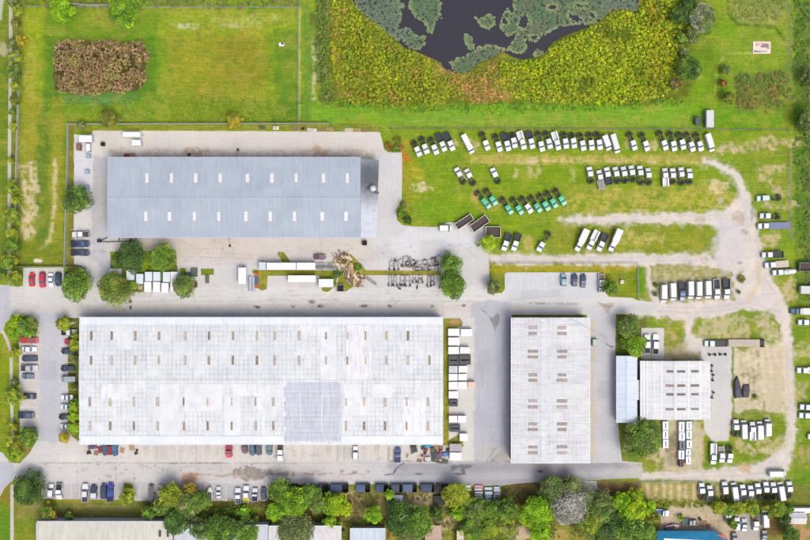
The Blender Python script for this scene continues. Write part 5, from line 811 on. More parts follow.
row([('cc', W_, cc, 702, 483.5, 702.4, 500.6), ('flat', W_, fl, 710, 486, 710.6, 501.6), ('cc', W_, cc, 725, 482.2, 725.8, 501.4, {'crew': True}), ('van', W_, 'white van', 734.8, 483.2, 736.6, 502), ('flat', W_, fl, 743, 485.2, 743.6, 502), ('flat', W_, fl, 750.8, 486, 751, 502), ('cc', W_, cc, 758, 484, 758.6, 500.8), ('cc', W_, cc, 766.3, 482.2, 766.5, 499.8), ('cc', W_, cc, 773.8, 483, 774.1, 499.8), ('van', W_, 'white van', 781.3, 482.7, 783.6, 501.4), ('cc', W_, cc, 789.3, 481.9, 790.2, 499)], 'from the left', 'in the southernmost truck row', 'trucks in the southernmost row')
row([('van', W_, 'long white van', 787.4, 474.2, 770, 474.5)], '', 'parked alone on the pale track', None)
# cars: left lot
row([('pickup', (196, 42, 50), 'red pickup', 37.6, 340.3, 20, 340.3, {'cover': (176, 60, 66)}), ('car', W_, 'white car', 36, 349.3, 20.6, 349.3), ('suv', (58, 68, 92), 'dark blue-grey car', 20.8, 358.8, 36.8, 358.8), ('pickup', (196, 198, 202), 'silver pickup', 37.6, 368.2, 20, 368.2), ('car', (112, 122, 140), 'grey-blue car', 20.4, 376.4, 33.4, 376.4), ('car', (46, 46, 54), 'black car', 21.4, 396.6, 35.2, 396.6), ('pickup', (46, 60, 92), 'dark navy pickup', 33.6, 415.6, 17.6, 415.6, {'cover': (36, 44, 66)}), ('suv', (150, 156, 166), 'grey car under a tree', 20.6, 431, 36, 431.2)], 'from the top', 'in the left column of the west car lot', 'vehicles in the left column of the west lot')
row([('pickup', W_, 'white pickup with a black bed', 77, 332.4, 60.4, 332.6, {'cover': (30, 30, 34)}), ('car', (206, 42, 66), 'red car', 63.4, 342, 75.6, 342), ('suv', (28, 66, 70), 'dark teal car', 60.4, 351.4, 75.4, 351.4), ('suv', (44, 52, 68), 'dark slate car', 60, 368.8, 73.8, 368.8), ('van', (172, 184, 194), 'pale grey van', 60, 379.3, 74.4, 379.3), ('car', W_, 'white car beside a leafy shrub', 59.6, 397.7, 72.8, 397.7), ('car', (224, 228, 234), 'pale silver car', 59.8, 407, 71.2, 407), ('car', (30, 32, 40), 'black car', 58.4, 417.3, 69.4, 417.3), ('car', (222, 230, 238), 'very pale blue car', 59.4, 426.8, 71, 426.8)], 'from the top', 'in the right column of the west car lot', 'vehicles in the right column of the west lot')
row([('pickup', (232, 234, 236), 'white pickup with dark bed', 71.2, 234.3, 88.8, 234.3, {'cover': (64, 68, 72)}), ('pickup', (34, 54, 104), 'navy pickup', 88.8, 243.8, 70.6, 243.8, {'cover': (28, 36, 70)}), ('pickup', (36, 48, 76), 'blue-black pickup', 88.6, 252.6, 70.6, 252.6, {'cover': (40, 46, 62)})], 'from the top', 'left of the blue-grey warehouse', 'pickups left of the blue-grey warehouse')
row([('car', (226, 36, 30), 'bright red car', 31, 272.4, 31, 286.4), ('suv', (206, 34, 72), 'crimson car', 41.6, 288, 41.6, 272.2), ('car', W_, 'white car', 50, 287.2, 50, 273), ('suv', (28, 62, 78), 'dark teal car', 57.4, 286, 57.4, 272.6), ('car', (42, 46, 52), 'black car half under a tree', 66.6, 284, 66.6, 272.4)], 'from the left', 'in the short row below the western field', 'cars in the short row below the field')
row([('suv', W_, 'white tall car', 50.2, 484.4, 50.2, 498.4), ('pickup', W_, 'white pickup with a black bed', 58.6, 500.4, 58.5, 483.8, {'cover': (34, 34, 40)}), ('pickup', W_, 'white pickup with a charcoal bed', 84.6, 484.4, 84.6, 502.4, {'cover': (60, 66, 78)}), ('pickup', (44, 58, 70), 'dark pickup with a white load', 93, 485.6, 93, 499, {'cover': (214, 216, 224)}), ('suv', (36, 50, 82), 'navy car', 103, 484.6, 103, 499), ('pickup', (34, 58, 158), 'royal blue pickup', 109.8, 483.6, 109.7, 501.8, {'cover': (28, 40, 84)})], 'from the left', 'in the parking row above the beige roof', 'vehicles above the beige roof')
row([('boat', (122, 118, 122), 'grey covered boat', 150.8, 504, 150.8, 486), ('car', (232, 234, 238), 'white car tucked beside yellow trees', 159.8, 486, 159.8, 497), ('boat', (236, 232, 220), 'cream boat with a pointed bow', 209.6, 487.6, 209.7, 501), ('car', W_, 'white car beside the cream boat', 218.3, 487.4, 218.3, 499), ('pickup', W_, 'white pickup with a grey bed', 237.6, 488.4, 238, 504.4, {'cover': (90, 92, 100)}), ('pickup', (228, 236, 236), 'white pickup carrying a yellow load', 245.8, 486, 245.8, 503.4, {'cover': (206, 190, 60)}), ('pickup', (216, 218, 224), 'pale pickup with a covered black bed', 254.8, 488.2, 254.6, 502.4, {'cover': (34, 36, 44)}), ('car', (50, 54, 70), 'dark car', 263.2, 500.4, 263.2, 488)], 'from the left', 'in the row left of the tarped bins', 'vehicles in the lane-side row')
row([('suv', (44, 86, 110), 'teal car', 104.6, 456, 104.6, 443.4), ('suv', (52, 98, 134), 'steel-blue car', 114.2, 456.4, 114.2, 443), ('pickup', (206, 36, 62), 'bright red pickup', 228.4, 458.6, 229, 444.4, {'cover': (150, 60, 80)}), ('car', (120, 66, 64), 'maroon car', 244.4, 454.2, 244.4, 442.4), ('suv', (54, 92, 110), 'grey-teal car', 252, 456.2, 252, 443.4), ('suv', (44, 58, 72), 'charcoal car', 258.4, 455.8, 258.4, 443), ('suv', (76, 120, 128), 'light teal car', 269.2, 455.4, 269.2, 443.2), ('pickup', (238, 240, 238), 'white pickup with dark bed', 279.9, 461.2, 280, 444, {'cover': (66, 54, 54)}), ('suv', (230, 232, 238), 'white car', 355.4, 446.6, 355.4, 460.4), ('pickup', (48, 76, 132), 'blue pickup', 397.6, 448, 397.6, 463, {'cover': (40, 58, 98)})], 'from the left', 'along the south wall of the huge warehouse', 'vehicles along the south wall')
row([('suv', (128, 172, 184), 'pale teal car', 564, 273.2, 564, 286.4), ('suv', (40, 64, 88), 'dark blue car', 575, 273.4, 575, 286.4), ('car', (36, 60, 92), 'dark navy car', 583.6, 274, 583.6, 287.4), ('pickup', W_, 'white pickup carrying a brown load', 601.8, 293.8, 602, 274, {'cover': (134, 104, 90)})], 'from the left', 'in the bay below the middle shell track', 'vehicles in the bay below the shell track')
row([('pickup', W_, 'white pickup with a dark bed', 647.6, 334, 647.6, 354, {'cover': (44, 50, 64)}), ('pickup', (228, 232, 238), 'white pickup with a black bed', 656, 333.8, 656, 354.6, {'cover': (26, 28, 36)})], 'from the left', 'on the slab above the small workshop', 'pickups above the small workshop')
row([('service', (170, 182, 190), 'weathered grey utility truck partly under leaves', 728.3, 522.6, 728, 510), ('suv', W_, 'white car', 737.6, 518, 737.6, 531), ('car', (200, 216, 232), 'pale blue car', 745, 519.4, 745, 532), ('flat', (222, 218, 210), 'old cream truck with a rusty deck', 756, 530.8, 756, 515, {'deck': (120, 100, 92)}), ('van', (232, 234, 238), 'white van', 766.4, 511.4, 766.6, 527.8), ('car', (58, 62, 78), 'dark car', 735, 545, 735, 533.4), ('car', (90, 100, 116), 'slate car', 765, 543, 765, 531)], 'from the left', 'in the little lot at the lower right', 'vehicles in the lower right lot')
row([('pickup', (232, 238, 244), 'white pickup with a blue bed', 668.6, 514, 657.6, 512.6, {'cover': (46, 96, 168)}), ('pickup', (44, 52, 62), 'black pickup', 698, 523.4, 683, 522.6, {'cover': (60, 96, 110)}), ('boat', (230, 178, 176), 'pink and white boat', 679.6, 526.4, 666.6, 529)], '', 'above the bright blue roof', 'vehicles above the bright blue roof')
row([('pickup', (30, 34, 42), 'black pickup', 364, 532.4, 350, 531.6, {'cover': (40, 90, 120)})], '', 'against the top edge of the little pale blue roof', None)
row([('car', (112, 56, 66), 'small maroon car', 324.4, 256.8, 315, 256.6), ('van', (232, 234, 232), 'small white van', 451, 228, 440.6, 228)], '', 'parked alone on the open concrete yard', None)
# ================================================================ boxes, bins, trailers
def prect(x0, y0, x1, y1, h):
    a, b, _ = P(x0, y1, h); c, d, _ = P(x1, y0, h); return (a + c) / 2, (b + d) / 2, (c - a) / 2, (d - b) / 2
def container(x0, y0, x1, y1, h, col, name='storage_container', rz=0.0, slot=False):
    cx, cy, hx, hy = prect(x0, y0, x1, y1, h); root = empty(name, (cx, cy, .006), rz); ns = hx < hy; L, W2 = (hy, hx) if ns else (hx, hy); mt = M(col, .5, .0, .1, 1.0); T = (lambda a, b, c, d: (c, d, a, b)) if ns else (lambda a, b, c, d: (a, b, c, d))
    if name == 'storage_container':
        b = MB(); b.box(*T(-L + .04, L - .04, -W2 + .04, W2 - .04), .1, h - .1)
        n = max(4, int(L / .28)); 
        for i in range(n):
            a = -L + .1 + (2 * L - .2) * i / n
            for s in (-1, 1): b.box(*T(a, a + (2 * L) / n * .5, min(s * (W2 - .041), s * W2), max(s * (W2 - .041), s * W2)), .15, h - .15)
        b.build('body', mt, root); r = MB(); r.box(*T(-L, L, -W2, W2), h - .099, h)
        for i in range(n): a = -L + .15 + (2 * L - .3) * i / n; r.box(*T(a, a + (2 * L) / n * .45, -W2 + .1, W2 - .1), h + .001, h + .035)
        r.build('roof', M(tuple(min(255, c + 6) for c in col), .5, 0, .14, .7), root); MB().box(*T(L + .001, L + .05, -W2 + .06, W2 - .06), .15, h - .12).build('door', M(tuple(int(c * .9) for c in col), .5), root)
        m = MB(); 
        for s in (-1, 1): m.tube(((s * W2 * .3, L + .08, .2) if ns else (L + .08, s * W2 * .3, .2)), ((s * W2 * .3, L + .08, h - .2) if ns else (L + .08, s * W2 * .3, h - .2)), .03, .03, 5)
        m.build('locking_bar', STEEL, root)
    else:                                     # open-topped service body taken off a truck: two lockers, well between
        for s in (-1, 1):
            MB().box(*T(-L, L, min(s * W2 * .14, s * W2), max(s * W2 * .14, s * W2)), .25, h, c=.03).build('locker', mt, root)
        MB().box(*T(-L, L, -W2 * .139, W2 * .139), .3, .6).build('floor', M((70, 74, 82), .7, 0, .2), root)
        for s in (-1, 1): MB().box(*T(min(s * L, s * (L - .5)), max(s * L, s * (L - .5)), -W2 * .138, W2 * .138), .601, h - .02).build('end_panel', mt, root)
        MB().box(*T(-L * .9, L * .9, -W2 * .7, W2 * .7), .0, .249).build('skid', BLACK, root)
    return root
def boxes(items, end, place, group, name='storage_container', cat='container', h=2.2):
    out = []
    for it in items:
        x0, y0, x1, y1, col, desc = it[:6]; out.append((container(x0, y0, x1, y1, h * rng.uniform(.92, 1.08), col, name, rng.uniform(-.02, .02)), desc, cat))
    ordinals(out, end, place, group)
PB = (214, 226, 240); WB = (236, 238, 242); pb = 'pale blue storage box'; wb = 'white storage box'
boxes([(109.5, 268.5, 121, 275.4, PB, 'box lying crosswise'), (126.3, 269.6, 134, 280, PB, pb), (136.2, 274, 143, 284, PB, pb), (145, 272, 152, 281.2, PB, pb), (153.3, 272, 160, 281, PB, pb), (163, 272, 170, 282, PB, pb)], 'from the left', 'in the upper line under the dark trees', 'storage boxes under the dark trees')
boxes([(144.2, 282, 151.2, 292, WB, wb), (153, 282, 160, 292, WB, wb), (161.4, 283, 168.3, 292.8, WB, wb), (170.5, 271.8, 177.5, 291, WB, 'long white storage box')], 'from the left', 'in the lower line under the dark trees', 'storage boxes under the dark trees')
wl = 'white locker body'; bk = 'black open body'
boxes([(448.2, 328.8, 459.4, 335.8, WB, wb), (460.8, 329.2, 472, 336, WB, wb), (448.3, 337.6, 459.6, 345.2, WB, wb), (448.3, 347, 458.8, 354, WB, wb), (460, 347.2, 469.6, 353.6, (226, 224, 224), 'cream-topped storage box')], 'from the top', 'at the top right of the huge warehouse', 'boxes right of the huge warehouse', h=2)
boxes([(448.4, 355.8, 458.6, 364.8, (58, 60, 68), bk), (459.2, 355.2, 470.8, 364.8, (58, 60, 68), bk), (449.6, 399.6, 457.8, 406.6, (52, 56, 68), bk), (449.8, 425, 460.2, 432, (48, 58, 76), bk)], 'from the top', 'in the boxes right of the huge warehouse', 'boxes right of the huge warehouse', 'truck_body', 'truck body', 1.5)
boxes([(449, 366, 457.5, 373, (186, 194, 208), 'grey storage box'), (458.7, 366, 467.4, 372.6, WB, wb), (448.8, 374, 457.4, 380.6, WB, wb), (458.4, 374, 466.8, 380.4, WB, wb), (448.8, 382, 457.6, 389.6, WB, wb), (458.2, 382, 467, 389, WB, wb), (468, 382, 475, 387.8, (226, 190, 168), 'peach-topped storage box'), (448.8, 391.4, 457.8, 398.4, WB, wb), (449, 416, 457, 422.5, WB, wb), (457.9, 416, 466, 422.5, WB, wb), (459.8, 433.8, 467.6, 441, WB, wb), (449.6, 444, 461.6, 451.6, (160, 154, 158), 'grey storage box with a dark rim'), (449.8, 452.7, 461.4, 460.6, WB, 'largest white storage box beside the junk')], 'from the top', 'below the two black bodies right of the warehouse', 'boxes right of the huge warehouse', h=2)
W2C = (222, 232, 242); wl = 'white body with dark slot'
boxes([(662.8, 421.7, 668.4, 430, W2C, wl), (662.8, 430.6, 668.4, 439.1, W2C, wl), (663, 439.8, 668.6, 448.2, W2C, wl)], 'from the top', 'in the left column below the workshop', 'truck bodies below the workshop', 'truck_body', 'truck body', 1.7)
boxes([(679, 422, 684.6, 431.6, W2C, wl), (679, 432.2, 685, 440.8, W2C, wl), (679.4, 441.2, 685.2, 450, (92, 96, 112), 'dark grey body'), (678.6, 450.6, 684.4, 459.4, W2C, wl), (679.6, 460, 684, 467, (66, 40, 44), 'dark maroon body')], 'from the top', 'in the middle column below the workshop', 'truck bodies below the workshop', 'truck_body', 'truck body', 1.7)
boxes([(686.4, 421.7, 691.8, 430, W2C, wl), (686.4, 430.6, 691.8, 439, W2C, wl), (686.6, 440.4, 692, 448.2, W2C, wl), (686, 449.2, 690.8, 455.8, W2C, wl), (686, 456.6, 691, 464.2, WB, 'plain white body')], 'from the top', 'in the right column below the workshop', 'truck bodies below the workshop', 'truck_body', 'truck body', 1.7)
def trailer(x0, y0, x1, y1, h, col, label, cat='trailer', kind='closed', rz=0.0):
    cx, cy, hx, hy = prect(x0, y0, x1, y1, h); ns = hy > hx; L, w = max(hx, hy), min(hx, hy); root = empty('trailer', (cx, cy, .006), rz + (math.pi / 2 if ns else 0)); tag(root, label, cat); zf = 1.0
    if kind == 'closed': MB().box(-L, L, -w, w, zf, h, c=.04).build('body', M(col, .45, 0, .06, .6), root); m = MB(); [m.box(a, a + .05, -w + .05, w - .05, h + .001, h + .02) for a in np.arange(-L + .5, L - .3, 1.2)]; m.build('roof_bow', M(tuple(int(c * .93) for c in col), .5), root)
    elif kind == 'slat': m = MB(); [m.box(a, a + .16, -w, w, zf, zf + .1) for a in np.arange(-L, L - .1, .5)]; [m.box(-L, L, s * w * .8 - .08, s * w * .8 + .08, zf - .2, zf - .002) for s in (-1, 1)]; m.build('deck', M(col, .6, .1, .2), root)
    elif kind == 'open':
        m = MB(); [m.box(-L, L, s * w - .07, s * w + .07, zf - .1, h) for s in (-1, 1)]; [m.box(min(s * L, s * (L - .15)), max(s * L, s * (L - .15)), -w + .071, w - .071, zf - .1, h) for s in (-1, 1)]; m.build('side_wall', M(col, .5, 0, .12), root); MB().box(-L + .16, L - .16, -w + .072, w - .072, zf - .05, zf + .1).build('load_floor', M((86, 72, 68), .8, 0, .4, 2), root)
    else: MB().box(-L, L, -w, w, zf, zf + .14).build('deck', M(col, .7, 0, .2), root)
    MB().box(-L * .95, L * .95, -.4, .4, .6, .79).build('chassis_frame', BLACK, root)
    for a in (-L + 1.2, -L + 2.3):
        if a < L - 1:
            for s in (-1, 1): wheel(root, a, s * (w - .28), .4, .3)
    MB().tube((L, 0, .65), (L + .8, 0, .6), .06, .05, 6).build('drawbar', BLACK, root); return root
trailer(266.6, 262.7, 295.9, 269.7, 3.4, WB, 'long white trailer above the grass strip, left one of the pair'); trailer(296.6, 262.7, 315, 269.7, 3.4, WB, 'shorter white trailer above the grass strip, joined end to end'); trailer(258.8, 262.2, 265.8, 269.8, 2.8, (198, 212, 222), 'small grey-blue trailer at the left end of the long white trailers')
trailer(315.6, 263, 325.6, 270.4, 1.2, (184, 186, 190), 'grey slatted trailer deck touching the long white trailers', kind='slat'); trailer(326.4, 263.2, 336, 270.4, 1.2, (176, 178, 182), 'grey slatted trailer deck nearest the timber heap', kind='slat')
trailer(288, 275.4, 315.6, 282.2, 3.2, WB, 'white trailer below the grass strip'); trailer(318.6, 279, 333.2, 287.2, 2.8, (222, 230, 238), 'pale box trailer between the white trailer and the timber heap')
trailer(238.2, 267.5, 246, 284, 3, (232, 236, 242), 'upright white box trailer left of the steel pipes'); trailer(122.6, 131.8, 140, 136.8, 2.8, WB, 'long white trailer at the top edge of the concrete yard'); tag(container(131.8, 139.8, 140.8, 145.6, 2.2, WB), 'square white storage box just below the long white trailer', 'container')
trailer(706.6, 110, 714, 127, 2.8, (206, 208, 214), 'pale grey trailer standing upright beyond the northern ditch'); trailer(695.4, 116.8, 700.6, 125, 1.8, (70, 76, 92), 'small dark grey trailer beyond the northern ditch')
trailer(454.6, 218.4, 473.8, 225, 1.9, (228, 226, 226), 'white-rimmed open trailer with a pinkish load by the grass corner', kind='open', rz=.57); trailer(469.8, 219.6, 489.4, 227.6, 2.0, (226, 222, 222), 'slanted white-rimmed open bin with a dark interior', kind='open', rz=.62); trailer(485.6, 226.6, 500.6, 237.4, 2.0, (214, 212, 206), 'wide open bin with light rim beside the yellow bush', kind='open')
trailer(799.8, 262.6, 822, 271, 2.4, (128, 130, 140), 'grey open dump trailer at the right edge', kind='open'); trailer(801, 286, 822, 293.8, 2.6, (200, 202, 204), 'pale grey trailer at the right edge')
# tractor with its long low trailer
root = empty('tractor_unit', P(715, 343.3, .006)); tag(root, 'white-cab truck tractor with a long dark deck on the bare ground', 'truck'); hh = 4.0; cabr = truck_front(root, hh, paint((214, 240, 232)), 1.15); chassis(root, hh, cabr); MB().box(-hh + .2, cabr - .3, -1.15, 1.15, 1.0, 1.12).build('deck_plate', M((56, 58, 66), .6, 0, .2), root); root.rotation_euler[2] = math.pi
root = empty('low_trailer', P(745.6, 343, .006)); tag(root, 'long pale low-loader trailer behind the white-cab tractor', 'trailer'); MB().box(-4.6, 6.4, -1.3, 1.3, .8, .95).build('deck', M((190, 178, 162), .8, 0, .2), root); MB().box(6.401, 7.4, -.9, .9, 1.0, 1.3).build('gooseneck', BLACK, root); m = MB(); m.box(-6.2, -4.61, -1.2, 1.2, .6, .8); m.build('rear_frame', BLACK, root)
for x in (-5.9, -5.2, -3.0, -2.2):
    for s in (-1, 1): wheel(root, x, s * 1.12, .48, .5)
root.rotation_euler[2] = math.pi
for o in list(root.children): pass
# tarped roll-off bins along the south verge
def bin_(x0, y0, x1, y1, col, frac, label, group, h=1.7, flip=False, white=False):
    cx, cy, hx, hy = prect(x0, y0, x1, y1, h); root = empty('roll_off_bin', (cx, cy, .006)); tag(root, label, 'bin', group); m = MB(); rim = M(col if white else (52, 58, 74), .6, .1, .2)
    for s in (-1, 1): m.box(-hx, hx, s * hy - .06, s * hy + .06, .2, h); m.box(s * hx - .06, s * hx + .06, -hy + .061, hy - .061, .2, h)
    m.build('bin_wall', rim, root); MB().box(-hx + .061, hx - .061, -hy + .062, hy - .062, .2, .35).build('bin_floor', M((24, 24, 28), .9), root)
    a, b = -hx + .02, -hx + .02 + 2 * hx * frac; t_ = MB(); n = 8; vs = []
    for i in range(n + 1):
        for j in (0, 1, 2, 3): u = j / 3; vs.append((a + (b - a) * i / n, (-hy + 2 * hy * u) * .98, h + .02 + .22 * math.sin(u * math.pi) + rng.uniform(-.03, .03)))
    t_.add(vs, [(i * 4 + j, i * 4 + 4 + j, i * 4 + 5 + j, i * 4 + 1 + j) for i in range(n) for j in range(3)]); t_.build('tarp', M(col, .7, 0, .15), root)
    m = MB(); m.tube((b, -hy, h + .06), (b, hy, h + .06), .05, .05, 6); m.build('tarp_bar', STEEL, root)
    for x in (-hx * .7, hx * .7):
        for s in (-1, 1): MB().tube((x, s * .5 - .1, .12), (x, s * .5 + .1, .12), .12, .12, 8).build('roller', BLACK, root)
    return root
gb = 'open-ended bins along the south verge'; out = []
for i, (a_, b_, c_, f_) in enumerate([(291.5, 297.5, (40, 46, 56), .3), (303.6, 315, (112, 140, 166), .8), (318.4, 328.6, (44, 52, 66), .3), (330.6, 348.2, (66, 82, 118), .62), (356, 370, (74, 92, 126), .62), (375.6, 388, (56, 70, 106), .62), (391.2, 402, (66, 78, 102), .7), (403, 416.8, (86, 108, 140), .66), (420.8, 434.6, (58, 74, 104), .75)]):
    out.append((bin_(a_, 484.6, b_, 492.4, c_, f_, 'x', gb), 'tarped dark bin', 'bin'))
ordinals(out, 'from the left', 'along the verge under the lane', gb)
bin_(436.4, 484.6, 448, 492.4, (34, 36, 44), .4, 'black bin with two white bars at the right end of the verge row', None); bin_(393.6, 495.6, 402.8, 503.4, (222, 228, 240), .96, 'small white covered bin behind the tarped bins', None, white=True); bin_(433.6, 496.4, 449.6, 505, (30, 34, 46), .9, 'large black covered bin behind the verge row', None)
# stacked sheets on the verge
def stack(x0, y0, x1, y1, cols, label, n=5):
    cx, cy, hx, hy = prect(x0, y0, x1, y1, .8); root = empty('sheet_stack', (cx, cy, 0)); tag(root, label, 'stack'); st = 2 * hy / n
    for i in range(n): a = -hy + i * st; MB().box(-hx + rng.uniform(0, .4), hx - rng.uniform(0, .5), a, a + st * rng.uniform(.6, .86), .05, rng.uniform(.5, 1.2), rz=rng.uniform(-.02, .02)).build('sheet', M(cols[i % len(cols)], .6, 0, .15), root)
stack(474.2, 485, 482.8, 499, [(226, 232, 238), (222, 230, 240), (230, 232, 236), (208, 214, 224), (224, 150, 160)], 'stack of white sheets topped by a pink one beside the lane'); stack(484.2, 486, 492.4, 503, [(206, 222, 236), (196, 214, 230)], 'pale blue sheet stack in the middle of the verge stacks', 4); stack(493, 486, 500.6, 504, [(206, 222, 236), (214, 226, 238), (190, 206, 226)], 'pale blue slatted stack at the right end of the verge stacks', 6); stack(464.6, 485, 471.6, 491, [(216, 226, 230)], 'small pale sheet stack poking out beside a leafy tree', 2)
# west sheds and pads
def block(name, x0, y0, x1, y1, h, col, label, cat, extra=None):
    cx, cy, hx, hy = prect(x0, y0, x1, y1, h); root = empty(name, (cx, cy, .006)); tag(root, label, cat); MB().box(-hx + .08, hx - .08, -hy + .08, hy - .08, 0, h - .12).build('wall', M(tuple(int(c * .9) for c in col), .7), root); MB().add([(-hx, -hy, h - .11), (hx, -hy, h - .11), (hx, hy, h - .11), (-hx, hy, h - .11), (-hx, 0, h), (hx, 0, h)], [(0, 1, 5, 4), (4, 5, 2, 3), (0, 4, 3), (1, 2, 5), (3, 2, 1, 0)]).build('roof', M(col, .5, 0, .12), root); MB().box(-.45, .45, -hy + .0, -hy + .075, .02, min(2, h - .2)).build('door', M((120, 124, 130), .6), root); return root
block('shed', 79, 135.2, 91.8, 142, 2.8, (234, 238, 242), 'white shed in the top left corner of the yard', 'shed'); block('shed', 86.2, 143.6, 89.8, 151, 2.2, (236, 238, 240), 'narrow white shed next to a brown bin', 'shed'); block('bin', 76, 143.4, 80.4, 150, 1.8, (138, 96, 84), 'rust-brown bin in the top left corner of the yard', 'bin')
for (x, y), l in zip(((89.2, 156.2), (88, 172), (87.6, 187.6)), ('pale blue cabinet on the top slab left of the blue-grey warehouse', 'pale blue cabinet on the middle slab left of the blue-grey warehouse', 'grey-blue cabinet on the slab beside the round dark tree')):
    r_ = empty('utility_cabinet', P(x, y, .1)); tag(r_, l, 'cabinet'); MB().box(-.7, .7, -.7, .7, -.09, 1.0, c=.05).build('cabinet_body', M((132, 164, 184), .5), r_); MB().box(-.72, .72, -.72, .72, 1.003, 1.06).build('cabinet_lid', M((146, 176, 194), .5), r_)
for y0, y1 in ((151, 160.8), (161.8, 177), (178, 194)):
    cx, cy, hx, hy = prect(74.8, y0, 92.8, y1, .1); o = MB().box(cx - hx, cx + hx, cy - hy, cy + hy, .006, .1).build('slab_pad', M((208, 208, 216), .85, 0, .12)); tag(o, kind='structure')
for x, y, l in ((364.7, 243, 'dark cube bin standing alone on the yard'), (103.6, 144.4, 'small black bin on the upper yard'), (340.6, 288, 'pale bin with dark inside by the timber heap')):
    r_ = empty('waste_bin', P(x, y, .006)); tag(r_, l, 'bin'); c_ = (64, 62, 66) if l[0] != 'p' else (196, 186, 172); s_ = .75 if l[0] == 'd' else (.6 if l[0] == 's' else 1.2); m = MB()
    for a in (-1, 1): m.box(-s_, s_, a * s_ - .06, a * s_ + .06, 0, 1.2); m.box(a * s_ - .06, a * s_ + .06, -s_ + .061, s_ - .061, 0, 1.2)
    m.build('bin_wall', M(c_, .7), r_); MB().box(-s_ + .061, s_ - .061, -s_ + .061, s_ - .061, .3, .5).build('bin_fill', M((40, 40, 42), .9), r_)
# pipes and tubes by the island
for i, (x0, x1, c_, l) in enumerate([(248.6, 251.6, (176, 186, 206), 'thick pale steel pipe, left of three upright ones by the grass'), (252.6, 254.6, (196, 202, 214), 'thin pale steel pipe between its thick neighbour and orange pieces'), ]):
    cx, cy, hx, hy = prect(x0, 276.4, x1, 291, .6); m = MB(); n = 14; r = hx
    o_ = [(cx + r * math.cos(6.283 * i / n), r + r * math.sin(6.283 * i / n)) for i in range(n)]; i_ = [(cx + r * .85 * math.cos(6.283 * i / n), r + r * .85 * math.sin(6.283 * i / n)) for i in range(n)]
    m.add([(a, cy - hy, b) for a, b in o_] + [(a, cy + hy, b) for a, b in o_] + [(a, cy - hy, b) for a, b in i_] + [(a, cy + hy, b) for a, b in i_], [f for i in range(n) for f in ((i, (i + 1) % n, n + (i + 1) % n, n + i), (2 * n + i, 3 * n + i, 3 * n + (i + 1) % n, 2 * n + (i + 1) % n), (i, 2 * n + i, 2 * n + (i + 1) % n, (i + 1) % n), (n + i, n + (i + 1) % n, 3 * n + (i + 1) % n, 3 * n + i))]); tag(m.build('steel_pipe', M(c_, .4, .2, .1)), l, 'pipe')
for (x0, y0, x1, y1, c_, l) in ((255, 271.8, 258, 276, (206, 118, 70), 'orange crate at the top of the steel pipes'), (255, 284, 257.8, 288, (210, 112, 74), 'orange crate at the foot of the steel pipes'), (255, 277, 258, 283.4, (86, 112, 170), 'blue crate between two orange crates'), (205.6, 275.4, 208.6, 283, (112, 108, 110), 'grey bench-like frame on the yard near the hedge stub'), (184.6, 272.6, 190, 281.6, (70, 78, 84), 'dark machine among greenery right of the storage boxes'), (191, 268.4, 197, 276.6, (86, 104, 100), 'green-grey machine in the hedge line'), (192.6, 281.8, 196.8, 287.4, (112, 78, 66), 'brown crate at the edge of a round tree'), (123, 283.6, 128.6, 289, (196, 140, 108), 'tan crate among the brown weeds'), (138.6, 285.2, 142.4, 289.4, (222, 196, 170), 'cream crate among the brown weeds')):
    cx, cy, hx, hy = prect(x0, y0, x1, y1, .8); r_ = empty('crate', (cx, cy, .006)); tag(r_, l, 'crate'); m = MB()
    for s in (-1, 1): m.box(-hx, hx, s * hy - .05, s * hy + .05, .1, .9); m.box(s * hx - .05, s * hx + .05, -hy + .051, hy - .051, .1, .9)
    m.build('crate_side', M(c_, .7, 0, .2), r_); m = MB(); [m.box(-hx + .06, hx - .06, a, a + .2, .75, .82) for a in np.arange(-hy + .1, hy - .2, .3)]; m.build('crate_slats', M(c_, .7, 0, .2), r_)
# timber and scrap heap
root = empty('timber_heap', P(349, 270, 0)); tag(root, 'heap of broken timber and boards spilling across the grass strip', 'timber heap')
for i in range(99):
    t_ = rng.uniform(-1, 1); x, y = 349 + t_ * 9 + rng.normal(0, 3.4), 269 + t_ * 13 + rng.normal(0, 3.4); cx, cy, _ = P(x, y); cx -= root.location[0]; cy -= root.location[1]; L = rng.uniform(.8, 3.2); w_ = rng.uniform(.2, 1.1); z = rng.uniform(.1, 1.5) * (1 - abs(t_) * .5); a = -1.02 + rng.normal(0, .6)
    c_ = [(206, 186, 156), (176, 150, 124), (216, 198, 178), (130, 108, 90), (228, 216, 200), (104, 88, 78), (200, 168, 110), (160, 138, 128)][rng.integers(8)]; MB().box(cx - L / 2, cx + L / 2, cy - w_ / 2, cy + w_ / 2, z, z + rng.uniform(.08, .3), rz=a, o=(cx, cy)).build('board', M(c_, .85, 0, .25, 2), root)
